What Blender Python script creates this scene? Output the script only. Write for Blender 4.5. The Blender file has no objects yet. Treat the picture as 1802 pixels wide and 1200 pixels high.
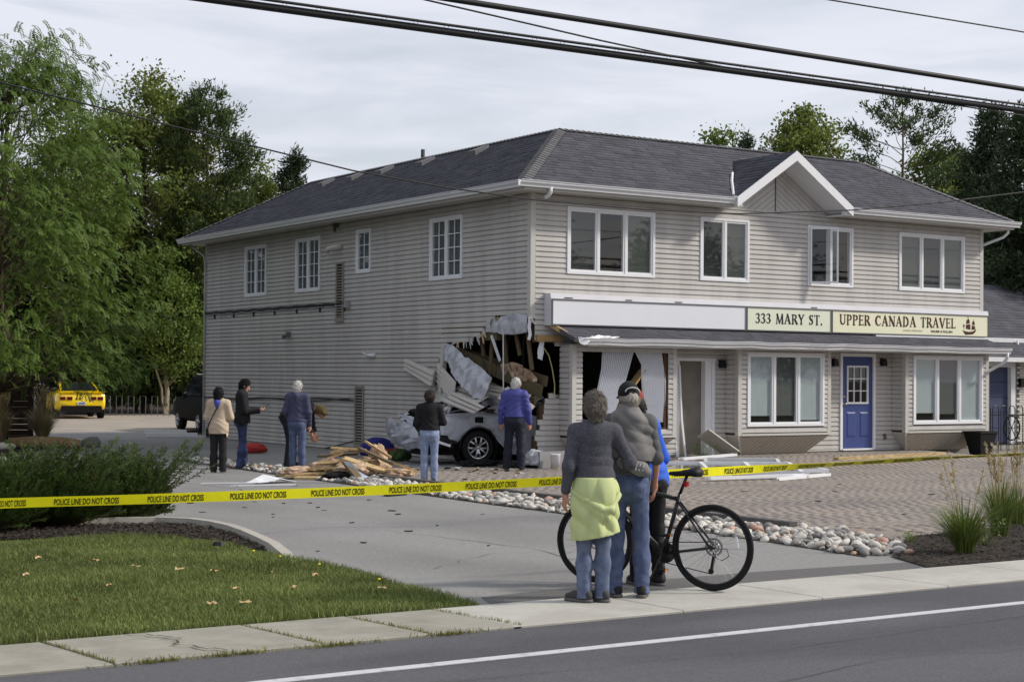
import bpy, bmesh, math, random
import numpy as np
from mathutils import Vector, Matrix, Euler
random.seed(7); RNG = np.random.default_rng(7)
SC = bpy.context.scene
COL = SC.collection
R = math.radians
# ---------------------------------------------------------------- camera
cam = bpy.data.cameras.new('camera'); cam_o = bpy.data.objects.new('camera', cam); COL.objects.link(cam_o)
cam.sensor_width = 36; cam.lens = 57.16; cam.clip_end = 3000; cam.clip_start = .1
CAMP = Vector((-17.4228, -25.963, 1.75))
yaw, pit, rol = 0.5797, 0.0216, 0.0077
fw = Vector((math.sin(yaw)*math.cos(pit), math.cos(yaw)*math.cos(pit), math.sin(pit)))
rt = Vector((math.cos(yaw), -math.sin(yaw), 0)); up = rt.cross(fw)
r2 = rt*math.cos(rol)+up*math.sin(rol); u2 = -rt*math.sin(rol)+up*math.cos(rol)
M = Matrix((r2, u2, -fw)).transposed().to_4x4(); M.translation = CAMP
cam_o.matrix_world = M
SC.camera = cam_o
# ---------------------------------------------------------------- sky, sun, exposure
LIGHT = Vector((-.9, .52, -.72)).normalized()
w = bpy.data.worlds.new('World'); SC.world = w; w.use_nodes = True
nt = w.node_tree; nt.nodes.clear()
def wn(t, **k):
    n = nt.nodes.new(t)
    for a, b in k.items(): setattr(n, a, b)
    return n
out = wn('ShaderNodeOutputWorld'); sky = wn('ShaderNodeTexSky', sky_type='NISHITA')
sky.sun_disc = False; sky.sun_elevation = math.asin(-LIGHT.z); sky.sun_rotation = math.atan2(-LIGHT.x, -LIGHT.y)
sky.dust_density = 2.5; sky.air_density = 1.2
bg1 = wn('ShaderNodeBackground'); bg1.inputs[1].default_value = .12
bg2 = wn('ShaderNodeBackground'); bg2.inputs[0].default_value = (.79, .815, .905, 1); bg2.inputs[1].default_value = 1.0
tc = wn('ShaderNodeTexCoord'); mp = wn('ShaderNodeMapping'); mp.inputs['Scale'].default_value = (1.6, 1.6, 9); mp.inputs['Rotation'].default_value = (R(4), R(-5), R(25))
nz = wn('ShaderNodeTexNoise'); nz.inputs['Scale'].default_value = 2.6; nz.inputs['Detail'].default_value = 7; nz.inputs['Roughness'].default_value = .55; nz.inputs['Distortion'].default_value = .6
rp = wn('ShaderNodeValToRGB'); rp.color_ramp.elements[0].position = .36; rp.color_ramp.elements[0].color = (.60,)*3+(1,); rp.color_ramp.elements[1].position = .58; rp.color_ramp.elements[1].color = (.97,)*3+(1,)
mx = wn('ShaderNodeMixShader'); L = nt.links.new
L(tc.outputs['Generated'], mp.inputs[0]); L(mp.outputs[0], nz.inputs[0]); L(nz.outputs[0], rp.inputs[0]); L(rp.outputs[0], mx.inputs[0])
L(sky.outputs[0], bg1.inputs[0]); L(bg1.outputs[0], mx.inputs[1]); L(bg2.outputs[0], mx.inputs[2]); L(mx.outputs[0], out.inputs[0])
sun = bpy.data.lights.new('sun', 'SUN'); sun.energy = 3.3; sun.angle = R(6); sun.color = (1, .93, .83)
so = bpy.data.objects.new('sun', sun); COL.objects.link(so); so.rotation_euler = LIGHT.to_track_quat('-Z', 'Y').to_euler(); so.location = (20, -20, 30)
SC.view_settings.view_transform = 'Standard'; SC.view_settings.look = 'None'; SC.view_settings.exposure = 0.04; SC.view_settings.gamma = 1
SC.render.engine = 'CYCLES'

# ---------------------------------------------------------------- materials
def lin(c):
    return tuple(((x/255)/12.92 if x/255 <= .04045 else ((x/255+.055)/1.055)**2.4) for x in c)
MATS = {}
def mat(name, col, rough=.7, var=.0, vscale=8, spec=.3, metal=0, bump=0, bscale=60, island=0, coat=0, col2=None, c2scale=3, c2pos=(.45, .6), stretch=(1, 1, 1), trans=0, lin_in=False):
    """col in sRGB 0-255; var: value noise; col2: second colour in noise patches; island: random value per loose piece"""
    if name in MATS: return MATS[name]
    m = bpy.data.materials.new(name); m.use_nodes = True; t = m.node_tree; N = t.nodes; b = N['Principled BSDF']
    c = lin(col)+(1,)
    b.inputs['Base Color'].default_value = c; b.inputs['Roughness'].default_value = rough; b.inputs['Specular IOR Level'].default_value = spec; b.inputs['Metallic'].default_value = metal
    b.inputs['Coat Weight'].default_value = coat
    if trans: b.inputs['Subsurface Weight'].default_value = 0
    tcn = N.new('ShaderNodeTexCoord'); mpn = N.new('ShaderNodeMapping'); mpn.inputs['Scale'].default_value = stretch
    t.links.new(tcn.outputs['Object'], mpn.inputs[0])
    src = None
    if col2:
        n = N.new('ShaderNodeTexNoise'); n.inputs['Scale'].default_value = c2scale; n.inputs['Detail'].default_value = 6; t.links.new(mpn.outputs[0], n.inputs[0])
        r = N.new('ShaderNodeValToRGB'); r.color_ramp.elements[0].position = c2pos[0]; r.color_ramp.elements[1].position = c2pos[1]; t.links.new(n.outputs[0], r.inputs[0])
        x = N.new('ShaderNodeMix'); x.data_type = 'RGBA'; x.inputs[6].default_value = c; x.inputs[7].default_value = lin(col2)+(1,); t.links.new(r.outputs[0], x.inputs[0]); src = x.outputs[2]
    def mul(src, fac, lo, hi):
        a = N.new('ShaderNodeMapRange'); a.inputs[3].default_value = lo; a.inputs[4].default_value = hi; t.links.new(fac, a.inputs[0])
        h = N.new('ShaderNodeMix'); h.data_type = 'RGBA'; h.blend_type = 'MULTIPLY'; h.inputs[0].default_value = 1
        if src: t.links.new(src, h.inputs[6])
        else: h.inputs[6].default_value = c
        cb = N.new('ShaderNodeCombineColor'); [t.links.new(a.outputs[0], cb.inputs[i]) for i in range(3)]
        t.links.new(cb.outputs[0], h.inputs[7]); return h.outputs[2]
    if var:
        n = N.new('ShaderNodeTexNoise'); n.inputs['Scale'].default_value = vscale; n.inputs['Detail'].default_value = 8; n.inputs['Roughness'].default_value = .65; t.links.new(mpn.outputs[0], n.inputs[0])
        a = N.new('ShaderNodeMapRange'); a.inputs[1].default_value = .25; a.inputs[2].default_value = .75; t.links.new(n.outputs[0], a.inputs[0])
        src = mul(src, a.outputs[0], 1-var, 1+var)
    if island:
        g = N.new('ShaderNodeNewGeometry'); src = mul(src, g.outputs['Random Per Island'], 1-island, 1+island)
    if src: t.links.new(src, b.inputs['Base Color'])
    if bump:
        n = N.new('ShaderNodeTexNoise'); n.inputs['Scale'].default_value = bscale; n.inputs['Detail'].default_value = 6; t.links.new(mpn.outputs[0], n.inputs[0])
        bp = N.new('ShaderNodeBump'); bp.inputs['Strength'].default_value = bump; bp.inputs['Distance'].default_value = .01; t.links.new(n.outputs[0], bp.inputs['Height']); t.links.new(bp.outputs[0], b.inputs['Normal'])
    MATS[name] = m; return m
def leafmat(name, col, col2, var=.35, trans=.35, rough=.55):
    """leaf: diffuse + translucent + a little gloss; value varies from leaf to leaf"""
    if name in MATS: return MATS[name]
    m = bpy.data.materials.new(name); m.use_nodes = True; t = m.node_tree; N = t.nodes; b = N['Principled BSDF']; o = N['Material Output']
    g = N.new('ShaderNodeNewGeometry'); x = N.new('ShaderNodeMix'); x.data_type = 'RGBA'; x.inputs[6].default_value = lin(col)+(1,); x.inputs[7].default_value = lin(col2)+(1,)
    t.links.new(g.outputs['Random Per Island'], x.inputs[0])
    tcn = N.new('ShaderNodeTexCoord'); n = N.new('ShaderNodeTexNoise'); n.inputs['Scale'].default_value = .9; n.inputs['Detail'].default_value = 3; t.links.new(tcn.outputs['Object'], n.inputs[0])
    a = N.new('ShaderNodeMapRange'); a.inputs[1].default_value = .3; a.inputs[2].default_value = .7; a.inputs[3].default_value = 1-var; a.inputs[4].default_value = 1+var; t.links.new(n.outputs[0], a.inputs[0])
    h = N.new('ShaderNodeMix'); h.data_type = 'RGBA'; h.blend_type = 'MULTIPLY'; h.inputs[0].default_value = 1; t.links.new(x.outputs[2], h.inputs[6])
    cb = N.new('ShaderNodeCombineColor'); [t.links.new(a.outputs[0], cb.inputs[i]) for i in range(3)]; t.links.new(cb.outputs[0], h.inputs[7])
    t.links.new(h.outputs[2], b.inputs['Base Color']); b.inputs['Roughness'].default_value = rough; b.inputs['Specular IOR Level'].default_value = .25
    tr = N.new('ShaderNodeBsdfTranslucent'); t.links.new(h.outputs[2], tr.inputs[0]); ms = N.new('ShaderNodeMixShader'); ms.inputs[0].default_value = trans
    t.links.new(b.outputs[0], ms.inputs[1]); t.links.new(tr.outputs[0], ms.inputs[2]); t.links.new(ms.outputs[0], o.inputs[0])
    MATS[name] = m; return m
def glassmat(name, tint=(150, 158, 160), refl=1.0):
    if name in MATS: return MATS[name]
    m = bpy.data.materials.new(name); m.use_nodes = True; t = m.node_tree; N = t.nodes; o = N['Material Output']; N.remove(N['Principled BSDF'])
    a = N.new('ShaderNodeBsdfTransparent'); a.inputs[0].default_value = lin(tint)+(1,); g = N.new('ShaderNodeBsdfGlossy'); g.inputs['Roughness'].default_value = .02
    lw = N.new('ShaderNodeLayerWeight'); lw.inputs[0].default_value = .5; p5 = N.new('ShaderNodeMath'); p5.operation = 'POWER'; p5.inputs[1].default_value = 5; fr = N.new('ShaderNodeMath'); fr.operation = 'MULTIPLY_ADD'; fr.inputs[1].default_value = .92; fr.inputs[2].default_value = .07; ms = N.new('ShaderNodeMixShader')   # same from both sides
    t.links.new(lw.outputs['Facing'], p5.inputs[0]); t.links.new(p5.outputs[0], fr.inputs[0]); t.links.new(fr.outputs[0], ms.inputs[0]); t.links.new(a.outputs[0], ms.inputs[1]); t.links.new(g.outputs[0], ms.inputs[2]); t.links.new(ms.outputs[0], o.inputs[0])
    g.inputs[0].default_value = (refl, refl, refl, 1)
    MATS[name] = m; return m

# ---------------------------------------------------------------- mesh helpers
class MB:
    def __init__(s): s.v = []; s.f = []; s.m = []; s.mi = 0
    def add(s, vs, fs):
        o = len(s.v); s.v += [tuple(p) for p in vs]; s.f += [tuple(i+o for i in f) for f in fs]; s.m += [s.mi]*len(fs); return s
    def box(s, x0, x1, y0, y1, z0, z1):
        return s.add([(x0, y0, z0), (x1, y0, z0), (x1, y1, z0), (x0, y1, z0), (x0, y0, z1), (x1, y0, z1), (x1, y1, z1), (x0, y1, z1)],
                     [(0, 3, 2, 1), (4, 5, 6, 7), (0, 1, 5, 4), (1, 2, 6, 5), (2, 3, 7, 6), (3, 0, 4, 7)])
    def obox(s, c, ax, ay, az):
        """box with half-axes ax, ay, az about c"""
        c = Vector(c); ax = Vector(ax); ay = Vector(ay); az = Vector(az); P = []
        for k in (-1, 1):
            for i, j in ((-1, -1), (1, -1), (1, 1), (-1, 1)): P.append(c+ax*i+ay*j+az*k)
        return s.add(P, [(0, 3, 2, 1), (4, 5, 6, 7), (0, 1, 5, 4), (1, 2, 6, 5), (2, 3, 7, 6), (3, 0, 4, 7)])
    def beam(s, p, q, w, h, upv=(0, 0, 1)):
        p = Vector(p); q = Vector(q); d = (q-p); l = d.length; d.normalize(); u = Vector(upv); sd = d.cross(u)
        if sd.length < 1e-4: sd = d.cross(Vector((1, 0, 0)))
        sd.normalize(); u = sd.cross(d)
        return s.obox((p+q)/2, d*l/2, sd*w/2, u*h/2)
    def tube(s, pts, r, n=6, caps=True):
        pts = [Vector(p) for p in pts]; rs = r if isinstance(r, (list, tuple)) else [r]*len(pts)
        o = []; prev = None
        for i, p in enumerate(pts):
            d = (pts[min(i+1, len(pts)-1)]-pts[max(i-1, 0)]).normalized()
            if prev is None:
                a = d.cross(Vector((0, 0, 1)));
                if a.length < .01: a = d.cross(Vector((1, 0, 0)))
                a.normalize()
            else:
                a = prev-d*prev.dot(d); a.normalize()
            prev = a; b = d.cross(a)
            for k in range(n):
                t = 2*math.pi*k/n; o.append(p+(a*math.cos(t)+b*math.sin(t))*rs[i])
        f = []
        for i in range(len(pts)-1):
            for k in range(n): f.append((i*n+k, i*n+(k+1) % n, (i+1)*n+(k+1) % n, (i+1)*n+k))
        if caps: f.append(tuple(range(n-1, -1, -1))); f.append(tuple((len(pts)-1)*n+k for k in range(n)))
        return s.add(o, f)
    def prism(s, poly, d):
        """polygon of 3D points pushed along d"""
        n = len(poly); d = Vector(d); P = [Vector(p) for p in poly]; P += [p+d for p in P]
        return s.add(P, [tuple(range(n-1, -1, -1)), tuple(range(n, 2*n))]+[(i, (i+1) % n, n+(i+1) % n, n+i) for i in range(n)])
    def torus(s, c, ax, Rm, r, n=40, k=8, sq=1):
        c = Vector(c); ax = Vector(ax).normalized(); a = ax.cross(Vector((0, 0, 1)))
        if a.length < .01: a = Vector((1, 0, 0))
        a.normalize(); b = ax.cross(a); P = []; F = []
        for i in range(n):
            t = 2*math.pi*i/n; e = a*math.cos(t)+b*math.sin(t)
            for j in range(k):
                q = 2*math.pi*j/k; P.append(c+e*(Rm+r*math.cos(q))+ax*r*sq*math.sin(q))
        for i in range(n):
            for j in range(k): F.append((i*k+j, ((i+1) % n)*k+j, ((i+1) % n)*k+(j+1) % k, i*k+(j+1) % k))
        return s.add(P, F)
    def lathe(s, c, ax, prof, n=24):
        """profile of (radius, offset along axis)"""
        c = Vector(c); ax = Vector(ax).normalized(); a = ax.cross(Vector((0, 0, 1)))
        if a.length < .01: a = Vector((1, 0, 0))
        a.normalize(); b = ax.cross(a); P = []; F = []; k = len(prof)
        for i in range(n):
            t = 2*math.pi*i/n; e = a*math.cos(t)+b*math.sin(t)
            for (r, o) in prof: P.append(c+e*r+ax*o)
        for i in range(n):
            for j in range(k-1): F.append((i*k+j, ((i+1) % n)*k+j, ((i+1) % n)*k+j+1, i*k+j+1))
        return s.add(P, F)
    def mesh(s, name, mats, smooth=False):
        me = bpy.data.meshes.new(name); me.from_pydata(s.v, [], s.f)
        for m in (mats if isinstance(mats, (list, tuple)) else [mats]): me.materials.append(m)
        if any(s.m): me.polygons.foreach_set('material_index', s.m)
        if smooth: me.polygons.foreach_set('use_smooth', [True]*len(me.polygons))
        me.update(); return me
    def build(s, name, mats, parent=None, smooth=False, world=True, sharp=None):
        return link(s.mesh(name, mats, smooth), name, parent, world, sharp)
def link(me, name, parent=None, world=True, sharp=None):
    o = bpy.data.objects.new(name, me); COL.objects.link(o)
    if sharp is not None and me.polygons: me.set_sharp_from_angle(angle=R(sharp))
    if parent is not None: adopt(o, parent, world)
    return o
def wloc(p):
    l = Vector((0, 0, 0))
    while p is not None: l += p.location; p = p.parent if False else None
    return l
def adopt(o, p, world=True):
    o.parent = p
    if world and p.type == 'EMPTY': o.matrix_parent_inverse = p.matrix_basis.inverted()
def tag(o, label=None, cat=None, group=None, kind=None):
    if label: o['label'] = label
    if cat: o['category'] = cat
    if group: o['group'] = group
    if kind: o['kind'] = kind
    return o
def thing(name, label, cat, loc=(0, 0, 0), rz=0, group=None):
    o = bpy.data.objects.new(name, None); COL.objects.link(o); o.location = loc; o.rotation_euler = (0, 0, rz); o.empty_display_size = .2
    o.matrix_basis = Matrix.Translation(Vector(loc)) @ Matrix.Rotation(rz, 4, 'Z')
    return tag(o, label, cat, group)
def npmesh(name, V, F, mats, mi=None, smooth=False):
    """V (n,3) F (m,k) numpy"""
    me = bpy.data.meshes.new(name); V = np.ascontiguousarray(V, np.float32); F = np.ascontiguousarray(F, np.int32); m, k = F.shape
    me.vertices.add(len(V)); me.vertices.foreach_set('co', V.ravel()); me.loops.add(m*k); me.loops.foreach_set('vertex_index', F.ravel())
    me.polygons.add(m); me.polygons.foreach_set('loop_start', np.arange(0, m*k, k, dtype=np.int32))
    for x in (mats if isinstance(mats, (list, tuple)) else [mats]): me.materials.append(x)
    if mi is not None: me.polygons.foreach_set('material_index', np.ascontiguousarray(mi, np.int32))
    if smooth: me.polygons.foreach_set('use_smooth', np.ones(m, bool))
    me.update(calc_edges=True); me.validate(); return me
def inpoly(x, y, poly):
    c = False; n = len(poly); j = n-1
    for i in range(n):
        if (poly[i][1] > y) != (poly[j][1] > y) and x < (poly[j][0]-poly[i][0])*(y-poly[i][1])/(poly[j][1]-poly[i][1])+poly[i][0]: c = not c
        j = i
    return c
# ================================================================ THE GROUND
def sstep(a, b, x): t = min(1, max(0, (x-a)/(b-a))); return t*t*(3-2*t)
def gz(x, y):
    """the paved forecourt rises a little towards the shop doors"""
    return .145*sstep(-3.2, -.2, y)*sstep(1.2, 4.2, x)*(1-sstep(10.2, 12.4, x)) if y > -3.3 and x > 1 and y < .5 else 0
M_asph = mat('asphalt_drive', (136, 135, 133), .92, .20, 26, bump=.7, bscale=130, col2=(120, 119, 117), c2scale=.55, c2pos=(.42, .68), stretch=(1, .45, 1))
M_road = mat('asphalt_road', (92, 92, 95), .92, .26, 60, bump=.9, bscale=160, col2=(80, 80, 84), c2scale=.8, stretch=(.4, 1, 1))
M_conc = mat('concrete_new', (176, 174, 167), .85, .10, 30, bump=.3, bscale=150, col2=(166, 163, 155), c2scale=1.5)
M_conc_old = mat('concrete_old', (150, 147, 136), .9, .13, 6, bump=.4, bscale=140, col2=(140, 137, 126), c2scale=2)
M_soil = mat('soil', (56, 50, 42), 1, .4, 14, bump=1, bscale=40)
M_mulch = mat('mulch', (52, 46, 40), 1, .5, 30, bump=1, bscale=70)
M_grassbase = mat('turf', (62, 72, 36), 1, .3, 8, bump=.6, bscale=60)
M_paver = mat('paver', (143, 134, 126), .9, .08, 9, island=.035, bump=.3, bscale=160, col2=(132, 125, 119), c2scale=.6)
M_paint = mat('road_paint', (190, 190, 193), .7, .1, 12, col2=(150, 150, 152), c2scale=9, c2pos=(.56, .74))
M_kerb = mat('kerb_concrete', (168, 164, 154), .9, .12, 10, bump=.3, bscale=90)
M_edging = mat('paver_edging', (92, 90, 88), .9, .15, 12, bump=.3, bscale=90)
def sheet(name, poly, z, m, parent=None):
    b = MB(); b.add([(x, y, z) for x, y in poly], [tuple(range(len(poly)))]); o = b.build(name, m, parent); return o
def struct(o): o['kind'] = 'structure'; return o
struct(sheet('ground', [(-700, -700), (700, -700), (700, 900), (-700, 900)], -.03, M_soil))
struct(sheet('road', [(-160, -27.5), (160, -27.5), (160, -16.49), (-160, -16.49)], -.004, M_road))
struct(sheet('far_verge', [(-160, -45), (160, -45), (160, -27.5), (-160, -27.5)], -.012, M_grassbase))
line = MB()
for i in range(-40, 40): line.box(i*2, i*2+2, -17.47, -17.37, -.003, .001)
struct(line.build('road_marking', M_paint))
drive = [(-11.4, -15.42), (-4.3, -15.42), (-4.3, .5), (.6, .5), (.6, 21.5), (-9, 21.5), (-9, 8), (-11.4, 0)]
struct(sheet('driveway', drive, 0, M_asph))
struct(sheet('rear_yard', [(-9, 21.5), (40, 21.5), (40, 40), (-9, 40)], -.002, mat('rear_paving', (158, 148, 136), .9, .12, 6, bump=.3, bscale=30, col2=(146, 138, 128), c2scale=.8)))
struct(sheet('paver_bed', [(-4.42, -15.3), (30, -15.3), (30, .6), (-4.42, .6)], -.008, mat('joint_sand', (132, 124, 116), 1, .15, 20)))
struct(sheet('side_yard', [(12.9, .3), (40, .3), (40, 21), (12.9, 21)], -.012, M_asph))
# sidewalk slabs, joints between them
sw = MB(); sw.box(-160, 160, -16.485, -15.45, -.05, -.02); sw = struct(sw.build('sidewalk', M_soil))
xs = [-20.5, -19, -17.5, -15.7, -14.17, -12.78, -11.97, -11.24]; xs2 = [-11.24, -9.72, -8.3, -6.85, -5.4, -3.95, -2.5, -1, .5, 2, 3.5, 5]
def slab(x0, x1, m, z=.012, skew=.18):
    b = MB(); e = .006; c = .012
    p = [(x0+e+skew*.0, -15.46), (x1-e, -15.46), (x1-e+skew*.6, -16.475), (x0+e+skew*.6, -16.475)]
    q = [(p[0][0]+c, p[0][1]-c), (p[1][0]-c, p[1][1]-c), (p[2][0]-c, p[2][1]+c), (p[3][0]+c, p[3][1]+c)]
    b.add([(x, y, -.03) for x, y in p]+[(x, y, z-.006) for x, y in p]+[(x, y, z) for x, y in q],
          [(0, 1, 5, 4), (1, 2, 6, 5), (2, 3, 7, 6), (3, 0, 4, 7), (4, 5, 9, 8), (5, 6, 10, 9), (6, 7, 11, 10), (7, 4, 8, 11), (8, 9, 10, 11)])
    b.build('slab', m, sw)
for i in range(len(xs)-1): slab(xs[i], xs[i+1], M_conc_old, .010+.008*random.random(), .22)
for i in range(len(xs2)-1): slab(xs2[i], xs2[i+1], M_conc, .012, .1)
for x0 in range(5, 40, 3): slab(x0, x0+3, M_conc, .012, .1)
# darker asphalt strip laid along the sidewalk; wear: cracks
struct(sheet('asphalt_strip_dark', [(-10.7, -15.43), (-5.95, -15.43), (-5.7, -15.0), (-7.5, -14.86), (-9.4, -14.9), (-10.55, -15.05)], .004, mat('asphalt_strip_dark', (98, 97, 96), .92, .2, 26, bump=.7, bscale=130)))
def crack(pts, w2, z, sub=6, jit=.03):
    P = [];
    for a, c in zip(pts[:-1], pts[1:]):
        for k in range(sub): t_ = k/sub; P.append((a[0]+(c[0]-a[0])*t_+random.gauss(0, jit), a[1]+(c[1]-a[1])*t_+random.gauss(0, jit)))
    P.append(pts[-1]); kl_, kr_ = kerb_pts_(P, w2); b = MB(); V = []
    for i in range(len(P)): f_ = .3+random.random(); q = Vector(P[i]); V += [tuple(q.lerp(kl_[i], f_))+(z,), tuple(q.lerp(kr_[i], f_))+(z,)]
    b.add(V, [(2*i, 2*i+1, 2*i+3, 2*i+2) for i in range(len(P)-1)]); return b
def kerb_pts_(p, wd):
    n = len(p); L_, R_ = [], []
    for i in range(n):
        a = Vector(p[max(i-1, 0)]); c = Vector(p[min(i+1, n-1)]); d = (c-a).normalized(); nn = Vector((-d.y, d.x)); q = Vector(p[i]); L_.append(q+nn*wd/2); R_.append(q-nn*wd/2)
    return L_, R_
M_crack = mat('crack', (66, 64, 62), 1)
for pts_, w2, z_ in (([(-13.6, -15.5), (-13.42, -15.85), (-13.5, -16.1), (-13.3, -16.45)], .018, .027), ([(-9.9, -13.2), (-8.8, -12.4), (-7.6, -12.9), (-6.2, -12.2)], .008, .005), ([(-10.2, -9.6), (-9.0, -9.2), (-7.9, -9.7), (-6.4, -9.1), (-5.6, -9.3)], .008, .005), ([(-8.6, -14.8), (-8.2, -12.2), (-8.5, -9.8)], .010, .005), ([(-13, -17.9), (-10.2, -18.1), (-7, -17.85), (-4, -18.05)], .006, .002), ([(-12.4, -19.2), (-9.8, -18.7), (-7.6, -19.1)], .006, .002), ([(-8.2, -5.5), (-7.3, -3.0), (-7.7, -.5)], .014, .005)): struct(crack(pts_, w2, z_).build('pavement_crack', M_crack))
# pavers: 200 x 100 mm herring rows, real joints
def pavers():
    px, py = .205, .104; V = []; F = []; n = 0
    yy = np.arange(-15.0, .0, py); r = RNG
    cells = []
    for j, y in enumerate(yy):
        off = r.random()*px
        x = np.arange(-4.3+off, 16 if y > -9 else 8, px)
        keep = x+px*.5 > (-4.30)
        if y < -13.2: keep &= x > 99
        elif y < -11.0: keep &= x > -4.3+(-11.0-y)*.55
        for xx in x[keep]: cells.append((xx, y))
    C = np.array(cells); N = len(C); g = .0025; c = .003
    ax = np.array([0, 1, 1, 0]); ay = np.array([0, 0, 1, 1])
    zt = np.array([gz(a+.1, b+.05) for a, b in C])+r.normal(0, .0005, N)
    tilt = r.normal(0, .0005, (N, 2))
    Vt = np.zeros((N, 8, 3))
    for k in range(4):
        ox = g+ax[k]*(px-2*g); oy = g+ay[k]*(py-2*g); ix = ox+(c if ax[k] == 0 else -c); iy = oy+(c if ay[k] == 0 else -c)
        Vt[:, k] = np.c_[C[:, 0]+ox, C[:, 1]+oy, zt-.012]
        Vt[:, 4+k] = np.c_[C[:, 0]+ix, C[:, 1]+iy, zt+tilt[:, 0]*(ax[k]-.5)*2+tilt[:, 1]*(ay[k]-.5)*2]
    f = np.array([(0, 1, 5, 4), (1, 2, 6, 5), (2, 3, 7, 6), (3, 0, 4, 7), (4, 5, 6, 7)])
    Fq = (np.arange(N)*8)[:, None, None]+f[None]
    return npmesh('pavers', Vt.reshape(-1, 3), Fq.reshape(-1, 4), M_paver)
tag(link(pavers(), 'pavers'), 'brown brick pavers laid in rows across the shop forecourt', 'paving', kind='stuff')
# earth under the rising part of the forecourt
eb = MB(); nx, ny = 30, 14
for j in range(ny+1):
    for i in range(nx+1):
        x = 1+i*12/nx; y = -3.3+j*3.35/ny; eb.v.append((x, y, gz(x, min(y, 0))-.007))
eb.f = [(j*(nx+1)+i, j*(nx+1)+i+1, (j+1)*(nx+1)+i+1, (j+1)*(nx+1)+i) for j in range(ny) for i in range(nx)]; eb.m = [0]*len(eb.f)
struct(eb.build('forecourt_base', MATS['joint_sand']))
# edging between stones and pavers
e = MB(); y = -12.0
while y < .3: e.box(-4.43, -4.31, y+.004, y+.996, -.05, .095+random.uniform(-.006, .006)); y += 1
tag(e.build('paver_edging', M_edging), 'low dark edging kerb between the river stones and the pavers', 'kerb')
# kerb round the planting bed
kp = [(-10.83, -12.25), (-10.74, -11.9), (-10.60, -11.3), (-10.46, -10.7), (-10.30, -9.95), (-10.20, -9.3), (-10.19, -8.8), (-10.27, -8.35), (-10.55, -8.02), (-11.05, -7.85), (-11.8, -7.7), (-13, -7.4), (-15, -7)]
kb = MB()
def kerb_pts(p, wd, hh):
    n = len(p); L_, R_ = [], []
    for i in range(n):
        a = Vector(p[max(i-1, 0)]); c = Vector(p[min(i+1, n-1)]); d = (c-a).normalized(); nn = Vector((-d.y, d.x)); q = Vector(p[i]); L_.append(q+nn*wd/2); R_.append(q-nn*wd/2)
    return L_, R_
kl, kr = kerb_pts(kp, .13, .1); V = []
for i in range(len(kp)):
    h = .015 if i == 0 else (.06 if i == 1 else .1)
    V += [(kl[i].x, kl[i].y, -.03), (kl[i].x*.9+kr[i].x*.1, kl[i].y*.9+kr[i].y*.1, h), (kl[i].x*.1+kr[i].x*.9, kl[i].y*.1+kr[i].y*.9, h), (kr[i].x, kr[i].y, -.03)]
kb.add(V, [(4*i+j, 4*i+j+1, 4*i+j+5, 4*i+j+4) for i in range(len(kp)-1) for j in range(3)]+[(3, 2, 1, 0)])
tag(kb.build('planting_kerb', M_kerb), 'curved pale concrete kerb ending beside the lawn and driveway', 'kerb')
# lawn, planting beds
lawn = [(-60, -15.46), (-10.80, -15.46), (-10.80, -15.2), (-10.76, -14.08), (-10.62, -12.78), (-10.78, -11.95), (-10.74, -11.4), (-10.72, -10.4), (-10.95, -9.6), (-11.5, -9.2), (-13, -8.95), (-60, -8.5)]
struct(sheet('lawn', lawn, .006, M_grassbase))
bed = [(-10.72, -11.4), (-10.46, -10.7), (-10.30, -9.95), (-10.2, -9.3), (-10.19, -8.8), (-10.3, -8.35), (-10.6, -8.05), (-11.05, -7.9), (-13, -7.45), (-40, -3), (-60, -8.5), (-13, -8.95), (-11.5, -9.2), (-10.95, -9.6), (-10.72, -10.4)]
struct(sheet('planting_bed', bed, .03, M_mulch))
bedr = [(-5.9, -15.43), (22, -15.43), (22, -11.2), (0, -12.6), (-2, -12.95), (-3.9, -13.3), (-4.6, -13.9), (-5.5, -14.6)]
struct(sheet('roadside_bed', bedr, .012, M_mulch))
struct(sheet('stone_strip_bed', [(-5.75, -14.5), (-4.2, -13.2), (-4.43, -11.2), (-4.43, 5.5), (-5.1, 5.5), (-5.35, -2), (-5.5, -7), (-5.5, -12)], .008, M_mulch))
struct(sheet('left_bed', [(-60, 2), (-14, 3), (-7.2, 8.6), (-3.8, 15.2), (-4, 30), (-60, 40)], .014, M_mulch))
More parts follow.
